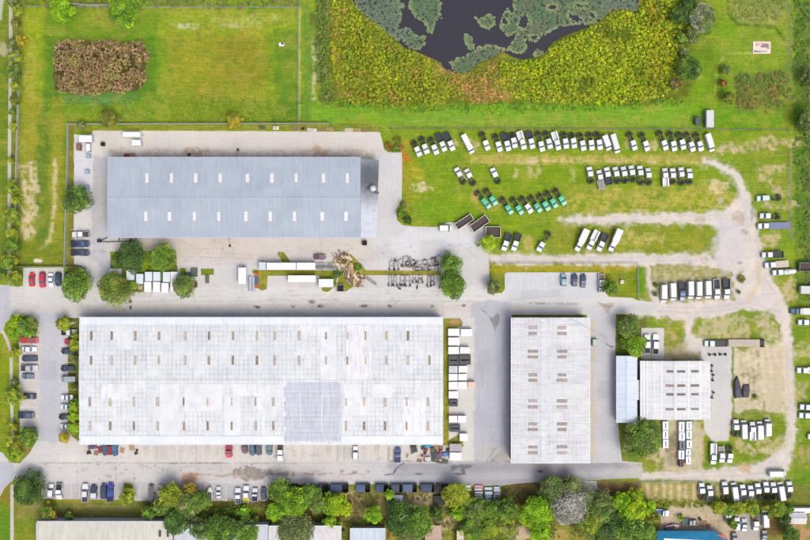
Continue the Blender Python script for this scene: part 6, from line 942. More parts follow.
# boat-trailer skeletons and steel frames along the strip
def skel(px, py, L, W, rz, label, col=(96, 98, 106), n=3, wheels=True, group='bare trailer frames along the grass strip'):
    x, y, _ = P(px, py, .6); root = empty('bare_trailer', (x, y, .006), rz); tag(root, label, 'trailer frame', group); m = MB(); mt = M(col, .5, .3, .2)
    for s in (-1, 1): m.box(-L / 2, L / 2, s * W / 2 - .07, s * W / 2 + .07, .5, .68)
    for x_ in np.linspace(-L / 2, L / 2, n): m.box(x_ - .06, x_ + .06, -W / 2, W / 2, .55, .66) if abs(abs(x_) - L / 2) > .01 else m.box(x_ - .07, x_ + .07, -W / 2 - .1, W / 2 + .1, .52, .7)
    m.build('frame', mt, root); MB().tube((L / 2, 0, .58), (L / 2 + .9, 0, .5), .06, .05, 6).build('drawbar', mt, root)
    if wheels:
        for s in (-1, 1): wheel(root, -L / 2 + .5, s * (W / 2 + .2), .36, .3); MB().box(-L / 2 + .05, -L / 2 + .95, s * (W / 2 + .2) - .18, s * (W / 2 + .2) + .18, .76, .82).build('mudguard', BLACK, root)
out = []; up, dn = math.pi / 2, -math.pi / 2
for px, py, L, W, rz, c_, n in ((392, 266, 3.4, 1.4, up, (120, 122, 130), 3), (396.5, 266, 3.2, 1.2, up, (130, 130, 138), 2), (407, 262, 3.6, 2.8, up, (88, 90, 100), 3), (420, 263, 5.2, 1.4, 0, (176, 160, 140), 4), (430, 262, 4.4, 1.4, .1, (150, 152, 160), 4), (437, 260, 3.4, 2.2, .5, (100, 96, 98), 3), (422, 269, 4.4, 1.0, 0, (66, 66, 72), 5), (433, 268, 3.6, 1.2, 0, (72, 74, 84), 4)): out.append((px, py, L, W, rz, c_, n, 'above'))
for px, py, L, W, rz, c_, n in ((390.5, 281, 3.8, .9, up, (120, 126, 140), 2), (395.5, 281, 3.8, .9, up, (120, 126, 140), 2), (402.5, 281, 3.9, 1.4, up, (90, 92, 100), 3), (408, 281, 3.9, 1.4, up, (90, 92, 100), 3), (414.6, 279, 3.0, 1.0, up, (140, 142, 150), 3), (420.6, 279.6, 2.8, 1.2, up, (150, 152, 160), 2), (429, 281.6, 3.9, .9, up, (64, 66, 74), 2), (432.6, 280.6, 3.3, .9, up, (70, 78, 96), 2)): out.append((px, py, L, W, rz, c_, n, 'below'))
for side in ('above', 'below'):
    for i, q_ in enumerate([q_ for q_ in out if q_[7] == side]): skel(*q_[:5], f'{ORD[i]} bare steel trailer frame from the timber heap, {side} the grass strip', q_[5], q_[6])
skel(370, 280, 4.8, .7, -.62, 'slender black frame lying slanted just right of the timber heap', (80, 80, 84), 5, False, None); skel(452, 277.6, 3.0, 1.2, 0, 'grey trailer frame wedged between the two round trees', (150, 146, 148), 3, True, None)
for i in range(30):
    x, y = rng.uniform(392, 440), rng.choice([rng.uniform(258, 270), rng.uniform(259, 270), rng.uniform(276, 288)]); X_, Y_, _ = P(x, y); a, b = rng.uniform(.2, 1.1), rng.uniform(.12, .5); m = MB(); c_ = [(90, 90, 96), (190, 186, 182), (150, 136, 120), (60, 60, 66), (206, 208, 212), (136, 120, 104)][rng.integers(6)]
    m.box(-a, a, -b, b, .0, rng.uniform(.2, .6), c=.03); m.box(-a * .5, a * .3, b + .01, b + .25, .0, .2); o = m.build('metal_scrap', M(c_, .6, .1, .3, 2)); o.location = (X_, Y_, .006); o.rotation_euler = (0, 0, rng.uniform(0, 3.1)); tag(o, f"{dict([(90, 'dark grey'), (190, 'pale'), (150, 'brownish'), (60, 'black'), (206, 'white'), (136, 'rusty')])[c_[0]]} piece of scrap among the bare trailers {'above' if y < 273 else 'below'} the grass strip", 'scrap', 'scrap among the bare trailers')
# scattered axles by the workshop
for i, (x, y, rz, l) in enumerate([(712, 354.6, 0, 'upper left'), (722.4, 354.4, 0, 'upper right'), (711.4, 368.4, 1.5, 'topmost against the workshop wall'), (712.6, 377.6, 1.5, 'middle one against the workshop wall'), (712.4, 395, 1.3, 'lowest one against the workshop wall')]):
    r_ = empty('spare_axle', P(x, y, .006), rz); tag(r_, f'loose truck axle with dark wheels on the side yard, {l}', 'axle', 'loose axles on the side yard'); MB().tube((-1.0, 0, .45), (1.0, 0, .45), .1, .1, 8).build('axle_beam', BLACK, r_)
    for s in (-1, 1): MB().tube((s * 1.0 - .22, 0, .45), (s * 1.0 + .22, 0, .45), .45, .45, 14).build('wheel', RUBBER, r_)
# tarpaulin-covered heaps on the bare lot
for (pts, l, h_) in (([(734.4, 398.6), (733, 392), (733.6, 381), (736.6, 375.6), (739, 382), (740.8, 390), (740.6, 397.6)], 'taller black covered heap on the bare dirt lot', 1.3), ([(742, 397.6), (741.4, 391), (743, 384.6), (748.8, 384.2), (749.2, 391), (748, 397.6)], 'squat charcoal covered heap beside the taller black one', 1.0)):
    cx_ = sum(p[0] for p in pts) / len(pts); cy_ = sum(p[1] for p in pts) / len(pts); m = MB(); n = len(pts); vs = []
    for k_, (f_, z_) in enumerate(((1, 0), (.93, h_ * .75), (.6, h_), (.05, h_ * 1.05))):
        for (a, b) in pts: x, y, _ = P(cx_ + (a - cx_) * f_, cy_ + (b - cy_) * f_); vs.append((x, y, z_ + (rng.uniform(-.12, .12) if k_ else 0)))
    m.add(vs, [(k_ * n + i, (k_ * n + (i + 1) % n), (k_ + 1) * n + (i + 1) % n, (k_ + 1) * n + i) for k_ in range(3) for i in range(n)] + [tuple(3 * n + i for i in range(n))]); tag(m.build('covered_heap', M((58, 66, 80) if h_ > 1.1 else (66, 66, 72), .6, 0, .2)), l, 'heap')
# junk between the big warehouse and the lane
jc = [(60, 150, 196), (90, 140, 200), (170, 60, 60), (60, 70, 66), (214, 200, 180), (180, 150, 110), (230, 228, 222), (40, 42, 46), (110, 96, 120), (150, 120, 90), (96, 110, 80)]; names = ['blue tarp bundle', 'pale blue tarp bundle', 'red crate', 'dark green machine', 'cream pallet', 'tan pallet', 'white appliance', 'black tyre pile', 'purple-grey crate', 'brown pallet', 'mossy crate']
spots = [(428, 445.8, 0, 3.4, 1.4), (445.4, 454, 1, 2.6, 1.8), (424.6, 451, 4, 2.2, 1.6), (414, 449, 3, 2, 2.4), (421.4, 448.4, 7, 1.6, 1.4), (426, 450.4, 2, 1.2, 1.2), (424.6, 453.6, 7, 1, 1), (434.4, 455, 3, 2.2, 3), (439, 456.4, 8, 1.8, 2.2), (436.4, 447, 5, 2, 2), (440.6, 448.4, 9, 1.6, 1.6), (420, 457.6, 4, 2.2, 1.2), (427.4, 458.6, 6, 1.8, 1.2), (433, 450.6, 10, 1.6, 2), (419.6, 461, 9, 1.8, 1.2), (445.6, 462, 10, 1.8, 1.2), (407.4, 456, 5, .8, 1.4), (444.6, 448, 4, 1.6, 1.6), (447.6, 450, 7, .8, .8), (416.6, 446.6, 4, 1, .8), (422.4, 456, 2, .7, .7), (431, 447.6, 9, .9, .8), (434.4, 451, 6, .7, .8), (443, 459.6, 9, 1.2, .8), (425.4, 460.6, 10, 1, .7), (412, 453, 9, .7, 1), (438, 459.4, 2, .8, .6), (446, 458.6, 4, 1, .9), (430.6, 456, 4, 1.6, 1.4), (437, 462, 10, 4, .6), (440.4, 452, 2, 1, 1.6), (89.6, 452, 7, 2.6, 2.2), (96, 453.4, 9, 1.6, 1.6), (100, 450, 2, 1.4, 2.2), (109.6, 450.6, 2, 1.4, 3), (122, 450.6, 5, 1.6, 1.8), (136.4, 452, 7, .8, 3.0), (131.6, 447.6, 5, 2.0, 2.0), (92.6, 447.4, 8, 3, 1.2), (130, 154.6, 9, 3.6, 1.2), (126.4, 155.6, 2, 1.4, 1.2), (214, 156, 6, 1.6, 1.2), (188, 154.6, 7, 2.6, 1.0), (342.6, 154.8, 6, 1.8, .8), (262.6, 127.6, 10, 2.2, 1.0), (275.8, 128, 6, 2.0, 1.2), (296, 128.4, 9, 2.2, 1.4), (303, 128.6, 7, 2.0, 1.2), (312, 129.6, 6, 3.2, 1.0), (322, 129.6, 9, 3.4, 1.0), (330, 129, 5, 2.6, 1.0), (349, 129.6, 4, 3, 1.2), (357, 129.8, 5, 3, 1.2), (365, 130, 9, 2.4, 1.2), (704, 524, 5, 2.6, 2), (709, 526.6, 9, 1.8, 1.6), (700.6, 519.6, 7, 1.8, 1.4), (389.6, 531, 2, .7, 5.4), (398, 529.4, 2, 2.4, 1.6), (403, 533.6, 5, 1.6, 1.6), (343.6, 529.6, 7, 1.4, 4.6)]
where = [((60, 140), (430, 470), 'below the left end of the huge white warehouse'), ((400, 450), (440, 470), 'in the junk below the huge warehouse'), ((100, 260), (150, 160), 'against the top wall of the blue-grey warehouse'), ((255, 370), (125, 132), 'on the strip above the upper yard'), ((690, 720), (510, 530), 'above the bright blue roof'), ((340, 410), (520, 540), 'next to the little pale blue roof'), ((340, 350), (150, 158), 'near the lean-to')]
out = {}
for px, py, k_, w_, d_ in spots:
    x, y, _ = P(px, py, .6); r_ = empty(names[k_].split()[-1] if names[k_].split()[-1] not in ('bundle', 'pile') else names[k_].split()[-2] + '_' + names[k_].split()[-1], (x, y, .006), rng.uniform(-.3, .3)); h_ = rng.uniform(.5, 1.3); a, b = w_ / 2, d_ / 2; mt = M(jc[k_], .7, 0, .3, 2)
    if 'pallet' in names[k_]:
        m = MB(); [m.box(-a + i * w_ / 6, -a + (i + .7) * w_ / 6, -b, b, .14, .18) for i in range(6)]; m.build('deck_board', mt, r_); m = MB(); [m.box(-a, a, s - .05, s + .05, 0, .139) for s in (-b + .06, 0, b - .06)]; m.build('runner', mt, r_)
    elif 'tyre' in names[k_]:
        for i in range(4): u, v = rng.uniform(-a * .5, a * .5), rng.uniform(-b * .5, b * .5); MB().tube((u, v, .1 + .23 * i), (u, v, .3 + .23 * i), .38, .38, 14).build('tyre', mt, r_)
    elif 'tarp' in names[k_]:
        m = MB(); m.loft([(-a, b * .9, b * .5, 0, h_ * .4), (-a * .5, b, b * .6, 0, h_), (a * .3, b, b * .5, 0, h_ * .8), (a, b * .8, b * .4, 0, h_ * .5)], 0, .15); m.build('cover', mt, r_)
        MB().tube((-a * .3, -b - .04, .05), (-a * .3, b + .04, .05), .03, .03, 6).build('strap', BLACK, r_)
    else:
        MB().box(-a, a, -b, b, .08, h_, c=.04).build('casing', mt, r_); MB().box(-a * .7, a * .5, -b * .7, b * .6, h_ + .002, h_ + .1).build('lid', M(tuple(int(c * .8) for c in jc[k_]), .6), r_); MB().box(-a * .8, a * .8, -b * .8, b * .8, 0, .079).build('base', BLACK, r_)
    w0 = next(t_ for (xr, yr, t_) in where if xr[0] <= px <= xr[1] and yr[0] <= py <= yr[1]); out.setdefault(w0, []).append((r_, names[k_], names[k_].split()[-1]))
for p_, its in out.items(): ordinals(sorted(its, key=lambda q: q[0].location[0]), 'from the left', p_, None)

# ================================================================ fences, poles, pads
def fence(pts, label, step=5.5, h=1.8, col=(176, 180, 178), rails=2, board=False):
    x0, y0, _ = P(*pts[0]); root = empty('fence', (x0, y0, 0)); tag(root, label, 'fence'); mt = M(col, .6, .2, .15); rl = MB(); ms = MB(); n_ = 0
    for (a0, b0), (a1, b1) in zip(pts, pts[1:]):
        ax, ay, _ = P(a0, b0); bx, by, _ = P(a1, b1); ax -= x0; bx -= x0; ay -= y0; by -= y0; L = math.hypot(bx - ax, by - ay); k = max(1, int(L / step)); ang = math.atan2(by - ay, bx - ax)
        for i in range(k + (1 if (a1, b1) == pts[-1] else 0)): t_ = i / k; MB().tube((ax + (bx - ax) * t_, ay + (by - ay) * t_, 0), (ax + (bx - ax) * t_, ay + (by - ay) * t_, h + .1), .06, .06, 7).build('post', mt, root)
        if board: rl.box(ax, ax + L, ay - .07, ay + .07, .05, h, rz=ang, o=(ax, ay))
        else:
            for z in np.linspace(.15, h, rails): rl.tube((ax, ay, z), (bx, by, z), .035, .035, 6)
            for z in np.arange(.3, h - .1, .25): ms.tube((ax, ay, z), (bx, by, z), .012, .012, 3)
            for s_ in np.arange(.4, L, .5): u, v = ax + (bx - ax) * s_ / L, ay + (by - ay) * s_ / L; ms.add([(u - .008, v, .1), (u + .008, v, .1), (u + .008, v, h), (u - .008, v, h), (u, v - .008, .1), (u, v + .008, .1), (u, v + .008, h), (u, v - .008, h)], [(0, 1, 2, 3), (4, 5, 6, 7)])
    rl.build('panel' if board else 'rail', mt, root)
    if not board: ms.build('wire_mesh', M((150, 154, 152), .6, .3), root)
fence([(330, 124), (69.4, 124.4), (67.6, 200), (66, 266)], 'grey fence with one corner above the blue-grey warehouse', 4.6, 2, (186, 192, 190), board=True)
fence([(18, 266.4), (66, 266.6), (86, 267.4), (86, 283)], 'grey panel fence behind the short row of cars', 3, 1.6, (150, 156, 150), board=True)
fence([(19.6, 84), (17.8, 150), (16, 215)], 'long thin fence beside the leafy left-hand path', 5.5, 1.6, (196, 200, 196), board=True); fence([(298.6, 0), (298.6, 123)], 'wire fence between the olive field and the mown strip', 6)
fence([(390, 128.4), (560, 128.6), (700, 129.4), (790, 130)], 'long dark wire fence above the truck field', 8, 1.7, (90, 96, 84)); fence([(789, 150), (789.4, 200), (791.6, 240)], 'short wire fence behind the right-hand trucks', 5, 1.7, (170, 170, 160))
fence([(490, 263.4), (637.4, 263.4), (637.8, 299)], 'wire fence enclosing the middle grass bay', 5, 1.8, (190, 194, 190)); fence([(22, 6.6), (160, 7.6), (300, 7.6)], 'pale fence along the top boundary', 5.5, 1.5, (176, 178, 172)); fence([(57, 3), (90, 6), (115, 5.6)], 'pale board fence between the two bright trees', 4, 1.6, (206, 206, 206), board=True); fence([(640, 481.6), (700, 480.8)], 'low wire fence below the bottom shell track', 5, 1.3, (150, 150, 140))
def pole(px, py, label, h=8, arm=(0, 0), lamp=True, col=(150, 140, 128), name='lamp_post', cat='lamp post'):
    x, y, _ = P(px, py); root = empty(name, (x, y, 0)); tag(root, label, cat); MB().tube((0, 0, 0), (0, 0, h), .14, .09, 9).build('pole', M(col, .8), root)
    if arm != (0, 0): MB().tube((0, 0, h - .25), (arm[0], arm[1], h - .05), .06, .05, 7).build('arm', M(col, .7), root)
    if lamp: MB().box(arm[0] - .35, arm[0] + .35, arm[1] - .22, arm[1] + .22, h - .14, h + .03, c=.05).build('lamp_head', M((84, 84, 88), .5), root)
    return root
r_ = pole(607.6, 345, 'wooden power pole with cross arm beside the paired-slot warehouse', 9, lamp=False, name='power_pole', cat='power pole'); MB().box(-1.1, 1.1, -.07, .07, 8.3, 8.45).build('cross_arm', BARK, r_); MB().tube((.35, 0, 6.6), (.35, 0, 7.6), .28, .28, 12).build('transformer', M((170, 176, 176), .5), r_)
o = MB().tube(P(607.4, 338, 8.5), P(570, 318.6, 7.6), .03, .03, 5).build('power_cable', BLACK); tag(o, 'thin black cable from the power pole across the roof corner', 'cable')
r_ = empty('transformer_box', P(594.2, 341.8, .006)); tag(r_, 'pale green transformer box against the paired-slot warehouse', 'transformer'); MB().box(-.8, .8, -1.2, 1.0, .1, 1.7, c=.06).build('casing', M((168, 196, 190), .5), r_); MB().box(-1.1, 1.2, -1.6, 1.2, 0, .099).build('plinth', M((170, 160, 150), .9), r_); MB().box(.801, .84, -1.0, .8, .3, 1.5).build('door', M((150, 180, 174), .5), r_)
pole(67.5, 203, 'lamp post poking from the round dark tree', 8.5, (1.6, 0)); pole(52, 511, 'lamp post near the beige roof corner', 6, (.9, .5)); pole(401, 512, 'pale slanted lamp post amid the dark green tree', 9, (2.2, 1.2), col=(196, 200, 196)); pole(197.6, 522, 'pale lamp post at the edge of the grey roof', 9, (0, 1.6), col=(200, 204, 206)); pole(26, 324, 'thin grey lamp post inside the round planted island', 7, (1.8, 0), col=(180, 184, 190))
for (x, y), l in zip(((236, 146), (228, 238)), ('wall lamp on the top side of the blue-grey warehouse', 'wall lamp on the lower side of the blue-grey warehouse')):
    s_ = 1 if y < 200 else -1; X_, Y_, _ = P(x, 158 if s_ > 0 else 237.2, 7); r_ = empty('wall_lamp', (X_, Y_ - .3 * s_, 5.6)); tag(r_, l, 'wall lamp'); MB().tube((0, .02 * s_, 0), (.6, 3.4 * s_, 1.2), .06, .06, 7).build('arm', BLACK, r_); MB().box(.2, 1.0, 3.2 * s_ - .45, 3.2 * s_ + .45, 1.1, 1.35, c=.06).build('lamp_head', BLACK, r_)
r_ = empty('guard_rail', P(122, 240, .006)); tag(r_, 'low black pipe rail frame at the foot of the blue-grey warehouse', 'rail'); m = MB()
for a, b in (((100, 241), (106, 242)), ((106, 242), (135, 241)), ((135, 241), (137, 237)), ((102, 240), (112, 235.6)), ((119, 241), (119, 236))): p0, p1 = P(*a, .5), P(*b, .5); m.tube((p0[0] - r_.location[0], p0[1] - r_.location[1], .5), (p1[0] - r_.location[0], p1[1] - r_.location[1], .5), .14, .14, 6)
m.build('rail', M((84, 80, 80), .6), r_); MB().box(*(lambda q: (q[0] - .7 - r_.location[0], q[0] + .7 - r_.location[0], q[1] - .5 - r_.location[1], q[1] + .5 - r_.location[1]))(P(100, 241)), 0, 1.1, c=.05).build('control_box', BLACK, r_)
r_ = empty('pump_slab', P(761.6, 47.6, 0)); tag(r_, 'pinkish white slab with small machines in the upper right meadow', 'slab'); MB().box(-3.1, 3.1, -2.1, 2.1, 0, .25).build('slab', M((232, 214, 204), .85, 0, .12), r_)
for x, y, sx, sy, c_ in ((1.0, .6, 1.1, .6, (150, 130, 120)), (-1.0, .9, .9, .4, (214, 190, 170)), (-2.2, -1.4, .4, .2, (110, 114, 150)), (-1.0, -1.5, .5, .16, (140, 140, 170)), (.8, -1.5, .9, .14, (180, 180, 200)), (2.2, .2, .3, .7, (196, 160, 150))): MB().box(x - sx, x + sx, y - sy, y + sy, .252, .7, c=.05).build('machine', M(c_, .6), r_)
r_ = empty('well_cover', P(281.6, 44.4, 0)); tag(r_, 'small white well cover with a black lid on the dark green strip', 'well cover'); MB().box(-.9, .9, -.6, .6, 0, .35).build('surround', M((226, 228, 232), .8), r_); MB().box(-.1, .7, -.1, .5, .352, .45).build('lid', BLACK, r_)
r_ = empty('mast', P(621.4, 281.8, 0)); tag(r_, 'white guyed mast base on the grass of the middle bay', 'mast'); MB().box(-.6, .6, -.6, .6, 0, 1.1, c=.08).build('cabinet', M((230, 230, 228), .6), r_); m = MB(); m.tube((0, .6, 1), (.1, 3.8, .3), .05, .05, 5); m.tube((.5, .3, .8), (5.4, 2.4, .1), .04, .04, 5); m.tube((0, 0, 1.1), (0, 0, 5), .09, .05, 7); m.build('mast_rod', GALV, r_)
for x, y in ((131.5, 301), (131.5, 307.4)): o = MB().tube(P(x, y, .006), P(x, y, .03), .72, .72, 18).build('manhole_cover', M((112, 96, 86), .8, 0, .3)); tag(o, ('upper' if y < 304 else 'lower') + ' of the two brown manhole covers in the main drive', 'manhole cover')
o = MB(); a, b, _ = P(789, 511.5); c, d, _ = P(840, 506.8); o.box(a, c, b, d, 0, 2.2); o = o.build('long_canopy', M((244, 244, 240), .6, 0, .05)); tag(o, 'bright white flat canopy strip above the small white shed', 'canopy')
for x in np.linspace(0, 1, 6): pass
# ================================================================ trees
tree(62, 10, 12, 'bright', 'bright green tree', 'left of the pale board fence at the top edge'); tree(123, 8, 15.5, ('bright', 'green'), 'large bright green tree', 'on the top boundary above the reeds', 8); tree(109, 118, 9, 'olive', 'yellowish tree', 'behind the fence above the upper yard'); tree(234, 120.5, 7, 'orange', 'orange-yellow tree', 'on the fence line above the blue-grey roof'); tree(81, 125.6, 4.4, 'muted', 'tiny pale tree', 'at the fence corner above the white shed')
tree(76, 199, 13, ('green', 'dark'), 'round dark green tree', 'left of the blue-grey warehouse'); tree(75.6, 286, 13.4, 'green', 'round green tree', 'right of the short row of cars'); tree(114, 286.6, 15.4, ('green', 'olive'), 'broad green tree', 'over the crosswise box at the main drive'); tree(131.6, 257, 14, 'dark', 'dark green tree', 'above the storage boxes, left of the pair'); tree(161, 257.6, 13, 'green', 'mid green tree', 'above the storage boxes, right of the pair'); tree(116.6, 264, 5.6, 'green', 'little green tree', 'at the left end of the storage boxes'); tree(183.4, 286, 10.6, ('green', 'muted'), 'loose green tree', 'at the right end of the storage boxes')
tree(451, 263.4, 9.8, 'green', 'round green tree', 'above the lower one at the end of the trailer frames'); tree(452.6, 285, 13.4, 'green', 'larger green tree', 'below the smaller one at the end of the trailer frames'); tree(487.4, 242.6, 8, 'lime', 'yellow-green bush-like tree', 'below the wide open bin'); tree(493.4, 286.4, 7.6, 'muted', 'small dull green tree', 'at the left end of the middle grass bay'); tree(611, 288.4, 8, 'green', 'small green tree', 'beside the white pickup carrying a brown load')
tree(628.6, 327, 11.6, ('green', 'muted'), 'green tree', 'above the pale blue annex, upper of the two', 7); tree(635, 345, 11, ('bright', 'green'), 'brighter green tree', 'touching the top of the pale blue annex'); tree(641.6, 439.6, 17.6, ('muted', 'green', 'green'), 'big dull green tree', 'below the pale blue annex', 9)
tree(26, 328, 9, 'green', 'dark centred tree', 'in the round planted island'); tree(15, 321.6, 6.4, 'lime', 'yellow-green tree', 'on the upper left of the round island'); tree(30.6, 325, 7.6, ('green', 'olive'), 'olive green tree', 'on the right of the round island'); tree(14, 333.4, 5.6, 'bright', 'bright green tree', 'on the lower left of the round island')
for x, y, r, p, a_ in ((14.6, 353.4, 5.4, 'yellow', 'small yellow tree beside the silver pickup'), (14, 384, 4.4, 'muted', 'tiny muted tree beside the grey-blue car'), (14, 396, 9, ('yellow', 'green'), 'yellow-green tree beside the black car in the west lot'), (11.4, 427, 5, 'yellow', 'small yellow tree below the dark navy pickup'), (29, 436.6, 9.6, 'green', 'dark green tree at the bottom of the west lot'), (14.6, 441.6, 8, ('yellow', 'olive'), 'olive tree in the corner bed of the west lot'), (14, 455, 7.4, ('yellow', 'bright'), 'bright tree at the tip of the corner bed'), (63.6, 323.6, 7.4, 'yellow', 'yellow-green tree at the top of the right column of cars'), (76, 336, 4, 'yellow', 'little tree beside the white pickup with a black bed'), (75.6, 345.4, 6.6, 'yellow', 'leafy yellow tree against the huge warehouse corner'), (74.6, 358, 3, 'muted', 'tiny shrub tree between the warehouse and a teal car'), (74.6, 388, 3.6, 'olive', 'small olive tree beside the pale grey van'), (74.6, 405.6, 5.6, ('bright', 'yellow'), 'bright tree beside the pale silver car'), (73.6, 416, 6.4, ('bright', 'yellow'), 'bright tree beside the black car near the warehouse'), (74.4, 428, 6.6, ('bright', 'yellow'), 'bright tree beside the very pale blue car'), (64, 437, 5.6, 'orange', 'orange-tinged tree at the foot of the right column')): tree(x, y, r, p, a_, '')
for x, y, r, p, a_ in ((18, 11, 6, 'yellow', 'yellow tree at the very top of the left path'), (13, 3, 5, 'muted', 'dull tree cut by the top edge on the left path'), (16, 23, 5, 'olive', 'olive tree second down the left path'), (20, 40, 5, 'orange', 'orange tree on the left path level with the reeds'), (12, 44, 5.4, 'muted', 'muted tree beside the orange one on the left path'), (15, 57, 7, ('yellow', 'muted'), 'pale yellow tree left of the reeds'), (13, 72, 8, ('green', 'muted'), 'grey-green tree left of the lower reeds'), (15, 86, 5, 'yellow', 'yellow tree where the left fence begins'), (15, 100, 5, 'olive', 'olive tree at the top of the left fence'), (12, 112, 3.4, 'green', 'tiny green tree above a bare stretch of path'), (13, 127, 4, 'yellow', 'small yellow tree at fence corner height'), (11.4, 160, 3.6, 'yellow', 'lone small yellow tree on the bare stretch of path'), (12, 188, 7.4, ('yellow', 'green'), 'yellow-green tree left of the sandy patch'), (15, 200, 4.4, 'yellow', 'small yellow tree below the sandy patch start'), (12, 215, 8, ('green', 'yellow'), 'leafy green tree at the bottom of the left fence'), (11.6, 233, 6, 'yellow', 'yellow tree level with the silver-white pickup'), (12, 246, 7.6, 'green', 'green tree level with the navy pickup'), (9, 262, 8, ('green', 'yellow'), 'green tree left of the field corner'), (14, 278, 7.6, ('yellow', 'green'), 'yellow-green tree at the bottom end of the left path'), (3, 270, 4, 'dark', 'dark tree at the left picture edge')): tree(x, y, r, p, a_, '')
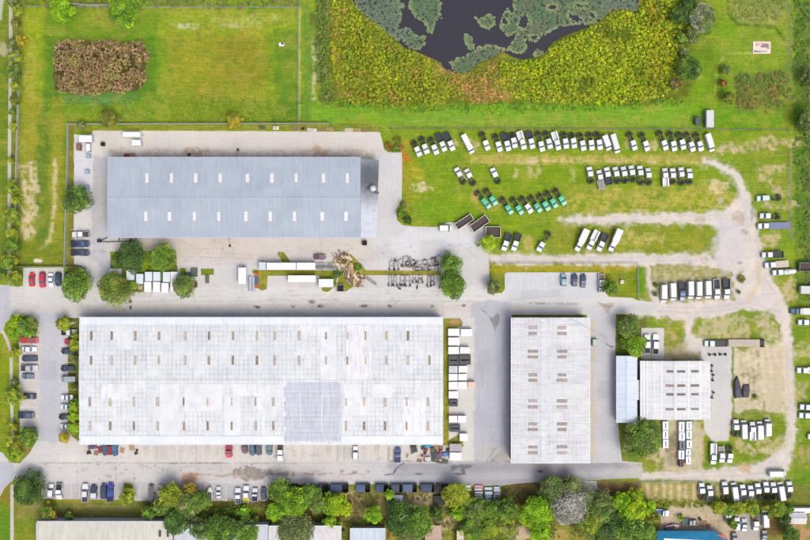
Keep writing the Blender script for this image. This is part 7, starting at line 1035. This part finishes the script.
T = [(27.6, 490, 14.6, 'dark', 'round dark green tree above the lower left lawn', 6.5), (48.6, 512.4, 8, ('green', 'orange'), 'green and orange tree at the corner of the beige roof', 0), (69, 517, 4.6, 'green', 'small green tree on the beige roof edge', 0), (126.4, 497.4, 7.6, 'yellow', 'round yellow-green tree between the two parking rows', 0), (149.4, 512.6, 8.2, 'green', 'green tree below the grey covered boat', 0), (172, 495, 11, 'yellow', 'yellow tree left of the orange crown', 0), (191, 491, 7.6, 'orange', 'orange crown beside the brown stain', 0), (164, 506, 9, ('yellow', 'green'), 'yellow-green tree under the yellow one', 0), (186, 505, 11, ('green', 'muted'), 'dull green tree below the orange crown', 0), (200, 500, 9, 'green', 'green tree left of the cream boat', 0), (176, 521, 12, 'dark', 'dark tree where the beige and grey roofs meet', 0), (200, 530, 10, ('dark', 'muted'), 'dark tree over the left part of the grey roof', 0), (222, 533, 15, ('dark', 'green'), 'large dark tree over the middle of the grey roof', 0), (247, 533, 11, 'green', 'green tree at the right end of the grey roof', 0), (244.4, 511, 5.4, 'bright', 'small bright tree below the white pickup with yellow load', 0),
     (281, 491, 10.6, 'green', 'green tree at the left start of the bins', 0), (293, 503, 13, ('green', 'bright'), 'large mixed green tree below the first bins', 0), (311, 494, 9.4, 'green', 'green tree covering the second bin', 0), (318, 506, 8.6, ('green', 'muted'), 'muted tree left of the lime tree', 0), (276, 511, 9, 'bright', 'bright tree above the off-white roof', 0), (296, 531, 17, 'muted', 'wide muted tree over the off-white roof', 7.5), (334, 505, 9.6, ('lime', 'bright'), 'lime green tree below the dark gap in the bins', 0), (346.4, 509.6, 6.6, 'lime', 'brightest lime tree, right of its bigger neighbour', 0), (330.6, 523.4, 8.2, 'bright', 'bright tree on the edge of the off-white roof', 0), (373.4, 515, 8.6, 'bright', 'solitary bright tree in the brown clearing', 0), (389.4, 494.6, 5, 'bright', 'small bright tree left of the white bin', 0), (402, 519, 14, 'dark', 'dark tree crossed by the slanted lamp post', 7), (418, 524, 13, 'green', 'green tree right of the slanted lamp post', 0), (410, 536, 10, 'muted', 'muted tree at the bottom edge under the lamp post', 0), (438, 514, 6.6, 'dark', 'small dark tree below the large black bin', 0),
     (456.4, 494, 10.6, 'yellow', 'yellow-green tree right of the black bins', 0), (465, 501, 8.6, ('yellow', 'green'), 'green tree left of the pink-topped stack', 0), (459, 513, 8, 'bright', 'bright tree below the yellow-green one', 0), (475, 511, 10.6, ('green', 'muted'), 'mottled tree below the pink-topped stack', 0), (490, 511.6, 9.4, 'green', 'green tree below the pale blue stacks', 0), (506, 511, 10, ('dark', 'green'), 'dark tree right of the pale blue stacks', 0), (472, 529, 10, 'green', 'green tree near the cream hut', 0), (488, 528, 11, ('yellow', 'green'), 'yellow-green tree right of the cream hut', 0), (505, 528, 10, ('yellow', 'muted'), 'pale tree left of the sandy gap', 0), (495, 539, 9, 'olive', 'olive tree cut by the bottom edge', 0), (536.6, 512, 13.4, 'bright', 'big bright green tree right of the sandy gap', 8), (540, 532, 10, 'bright', 'bright tree below the big bright one', 0), (552, 488, 12, ('muted', 'dark'), 'grey-green tree touching the lane', 0), (571, 486, 9, 'muted', 'muted tree touching the lane beside the bare pad', 0), (571, 507, 15, 'grey', 'leafless-looking lilac grey tree', 8), (583.6, 497, 9, ('grey', 'muted'), 'pale grey-green tree right of the lilac one', 0), (555, 511, 7, 'bright', 'bright tree left of the lilac grey tree', 0), (592, 522, 11, ('yellow', 'green'), 'yellow-green tree below the pale grey-green one', 0), (601, 508, 12, ('muted', 'green'), 'dull tree in the middle of the right-hand belt', 0), (613, 520, 9, 'dark', 'dark tree below the brown bare patch', 0), (605, 535, 12, ('dark', 'muted'), 'dark tree at the bottom edge of the right-hand belt', 0), (622, 502, 9, 'bright', 'bright tree just under the brown bare patch', 0), (636, 496.6, 7.6, 'lime', 'lime tree tip nearest the lane end', 0), (633, 511, 11, ('bright', 'lime'), 'large lime and green tree', 8), (622, 517, 8, 'bright', 'bright tree left of the large lime one', 0), (648, 508, 7.6, 'bright', 'bright tree right of the large lime one', 0), (653.6, 517, 7, 'olive', 'olive tree left of the blue roof', 0), (631, 529, 12, ('dark', 'green'), 'dark tree below the large lime one', 0), (646, 532, 9, 'green', 'green tree against the blue roof', 0), (610, 496, 0, 'green', '', 0),
     (718.6, 507, 7.6, 'yellow', 'yellow-green tree below the first slatted trucks', 0), (729.4, 510.4, 6, 'green', 'small green tree over the weathered utility truck', 0), (739, 508.4, 7, 'yellow', 'yellow-green tree in the middle below the truck row', 0), (751.6, 508.6, 7.8, ('yellow', 'bright'), 'bright round tree below the truck row', 0), (733, 525, 5, 'green', 'small green tree left of the white car', 0), (777, 508.4, 9.6, ('yellow', 'green'), 'green tree right of the white van', 0), (789, 509, 5, 'green', 'small tree left of the white canopy', 0), (785, 519, 6, 'dark', 'dark small tree left of the small white shed', 0), (791, 534, 9, ('green', 'dark'), 'green tree below the small white shed', 0),
     (688.6, 69, 12.4, ('green', 'dark'), 'round dark green tree at the end of the pond bank', 0), (692.6, 35.6, 8, 'muted', 'pale tree above the round dark one', 0), (702, 16, 13, ('grey', 'muted', 'green'), 'greyish tree near the upper meadow', 0), (688, 5, 9, 'dark', 'dark tree cut by the top edge beside the greyish one', 0), (679, 15, 10, 'dark', 'dark green tree between the scrub and the greyish tree', 0), (681, 38, 6, 'green', 'small green tree on the scrub edge', 0), (684, 52, 5, 'muted', 'small muted tree on the scrub edge', 0), (676, 84, 6, ('scarlet', 'muted'), 'brownish tree at the lower scrub corner', 0), (726, 69.4, 4.8, 'muted', 'small pale tree on the meadow rim', 0), (723.6, 83, 4, 'scarlet', 'tiny reddish tree on the meadow rim', 0), (728.4, 97, 6, 'olive', 'olive tree left of the brown weeds', 0), (808, 120, 12, ('dark', 'muted'), 'dark tree on the right edge level with the ditch', 0), (812, 78, 9, 'muted', 'muted tree on the right edge', 0), (402, 214, 4.6, 'green', 'small dark green tree at the corner of the truck field', 0), (404, 205, 3.4, 'muted', 'small muted tree at the corner of the truck field', 0), (408, 220, 4.4, 'dark', 'low dark tree on the yard corner', 0)]
for x, y, r, p, l, h_ in T:
    if r: tree(x, y, r * (1.15 if 484 < y < 540 and 140 < x < 660 and r > 8.8 else 1), p, l, '', h_ or None)
for x, y, r, p, l in ((656, 285, 2.6, 'olive', 'small olive shrub left of the first white box truck'), (655, 294, 2.4, 'muted', 'small muted shrub low left of the box trucks'), (741.6, 279, 4, 'olive', 'olive shrub on the tiny island in the shell track'), (739, 292, 2, 'olive', 'tiny shrub right of the dark-bed truck'), (397.6, 140.6, 4, 'olive', 'olive shrub at the upper yard corner'), (400.6, 148, 3, 'scarlet', 'reddish shrub at the upper yard corner'), (389, 146, 4, 'scarlet', 'brown shrub against the upper yard edge'), (395, 149, 3.4, 'green', 'green shrub against the upper yard edge'), (84, 277, 3.6, 'olive', 'olive shrub behind the panel fence corner'), (344, 262, 3, 'olive', 'olive shrub at the top of the timber heap'), (358, 268, 5, 'green', 'green shrub on the right of the timber heap'), (337, 274, 5, 'dark', 'dark shrub on the left of the timber heap'), (755.6, 397, 2.4, 'green', 'lone green tuft on the bare dirt lot'), (216, 511, 4, 'green', 'green shrub left in the belt below the small white car'), (228, 511, 4.4, 'green', 'green shrub middle in the belt below the small white car'), (237, 512, 3.6, 'bright', 'bright shrub in the belt below the white pickup'), (660, 523, 0, 'green', ''), (680.6, 517.6, 3, 'bright', 'bright shrub between the white pickup and the track'), (470, 330, 0, 'green', '')):
    if r: shrub(x, y, r, p, l)
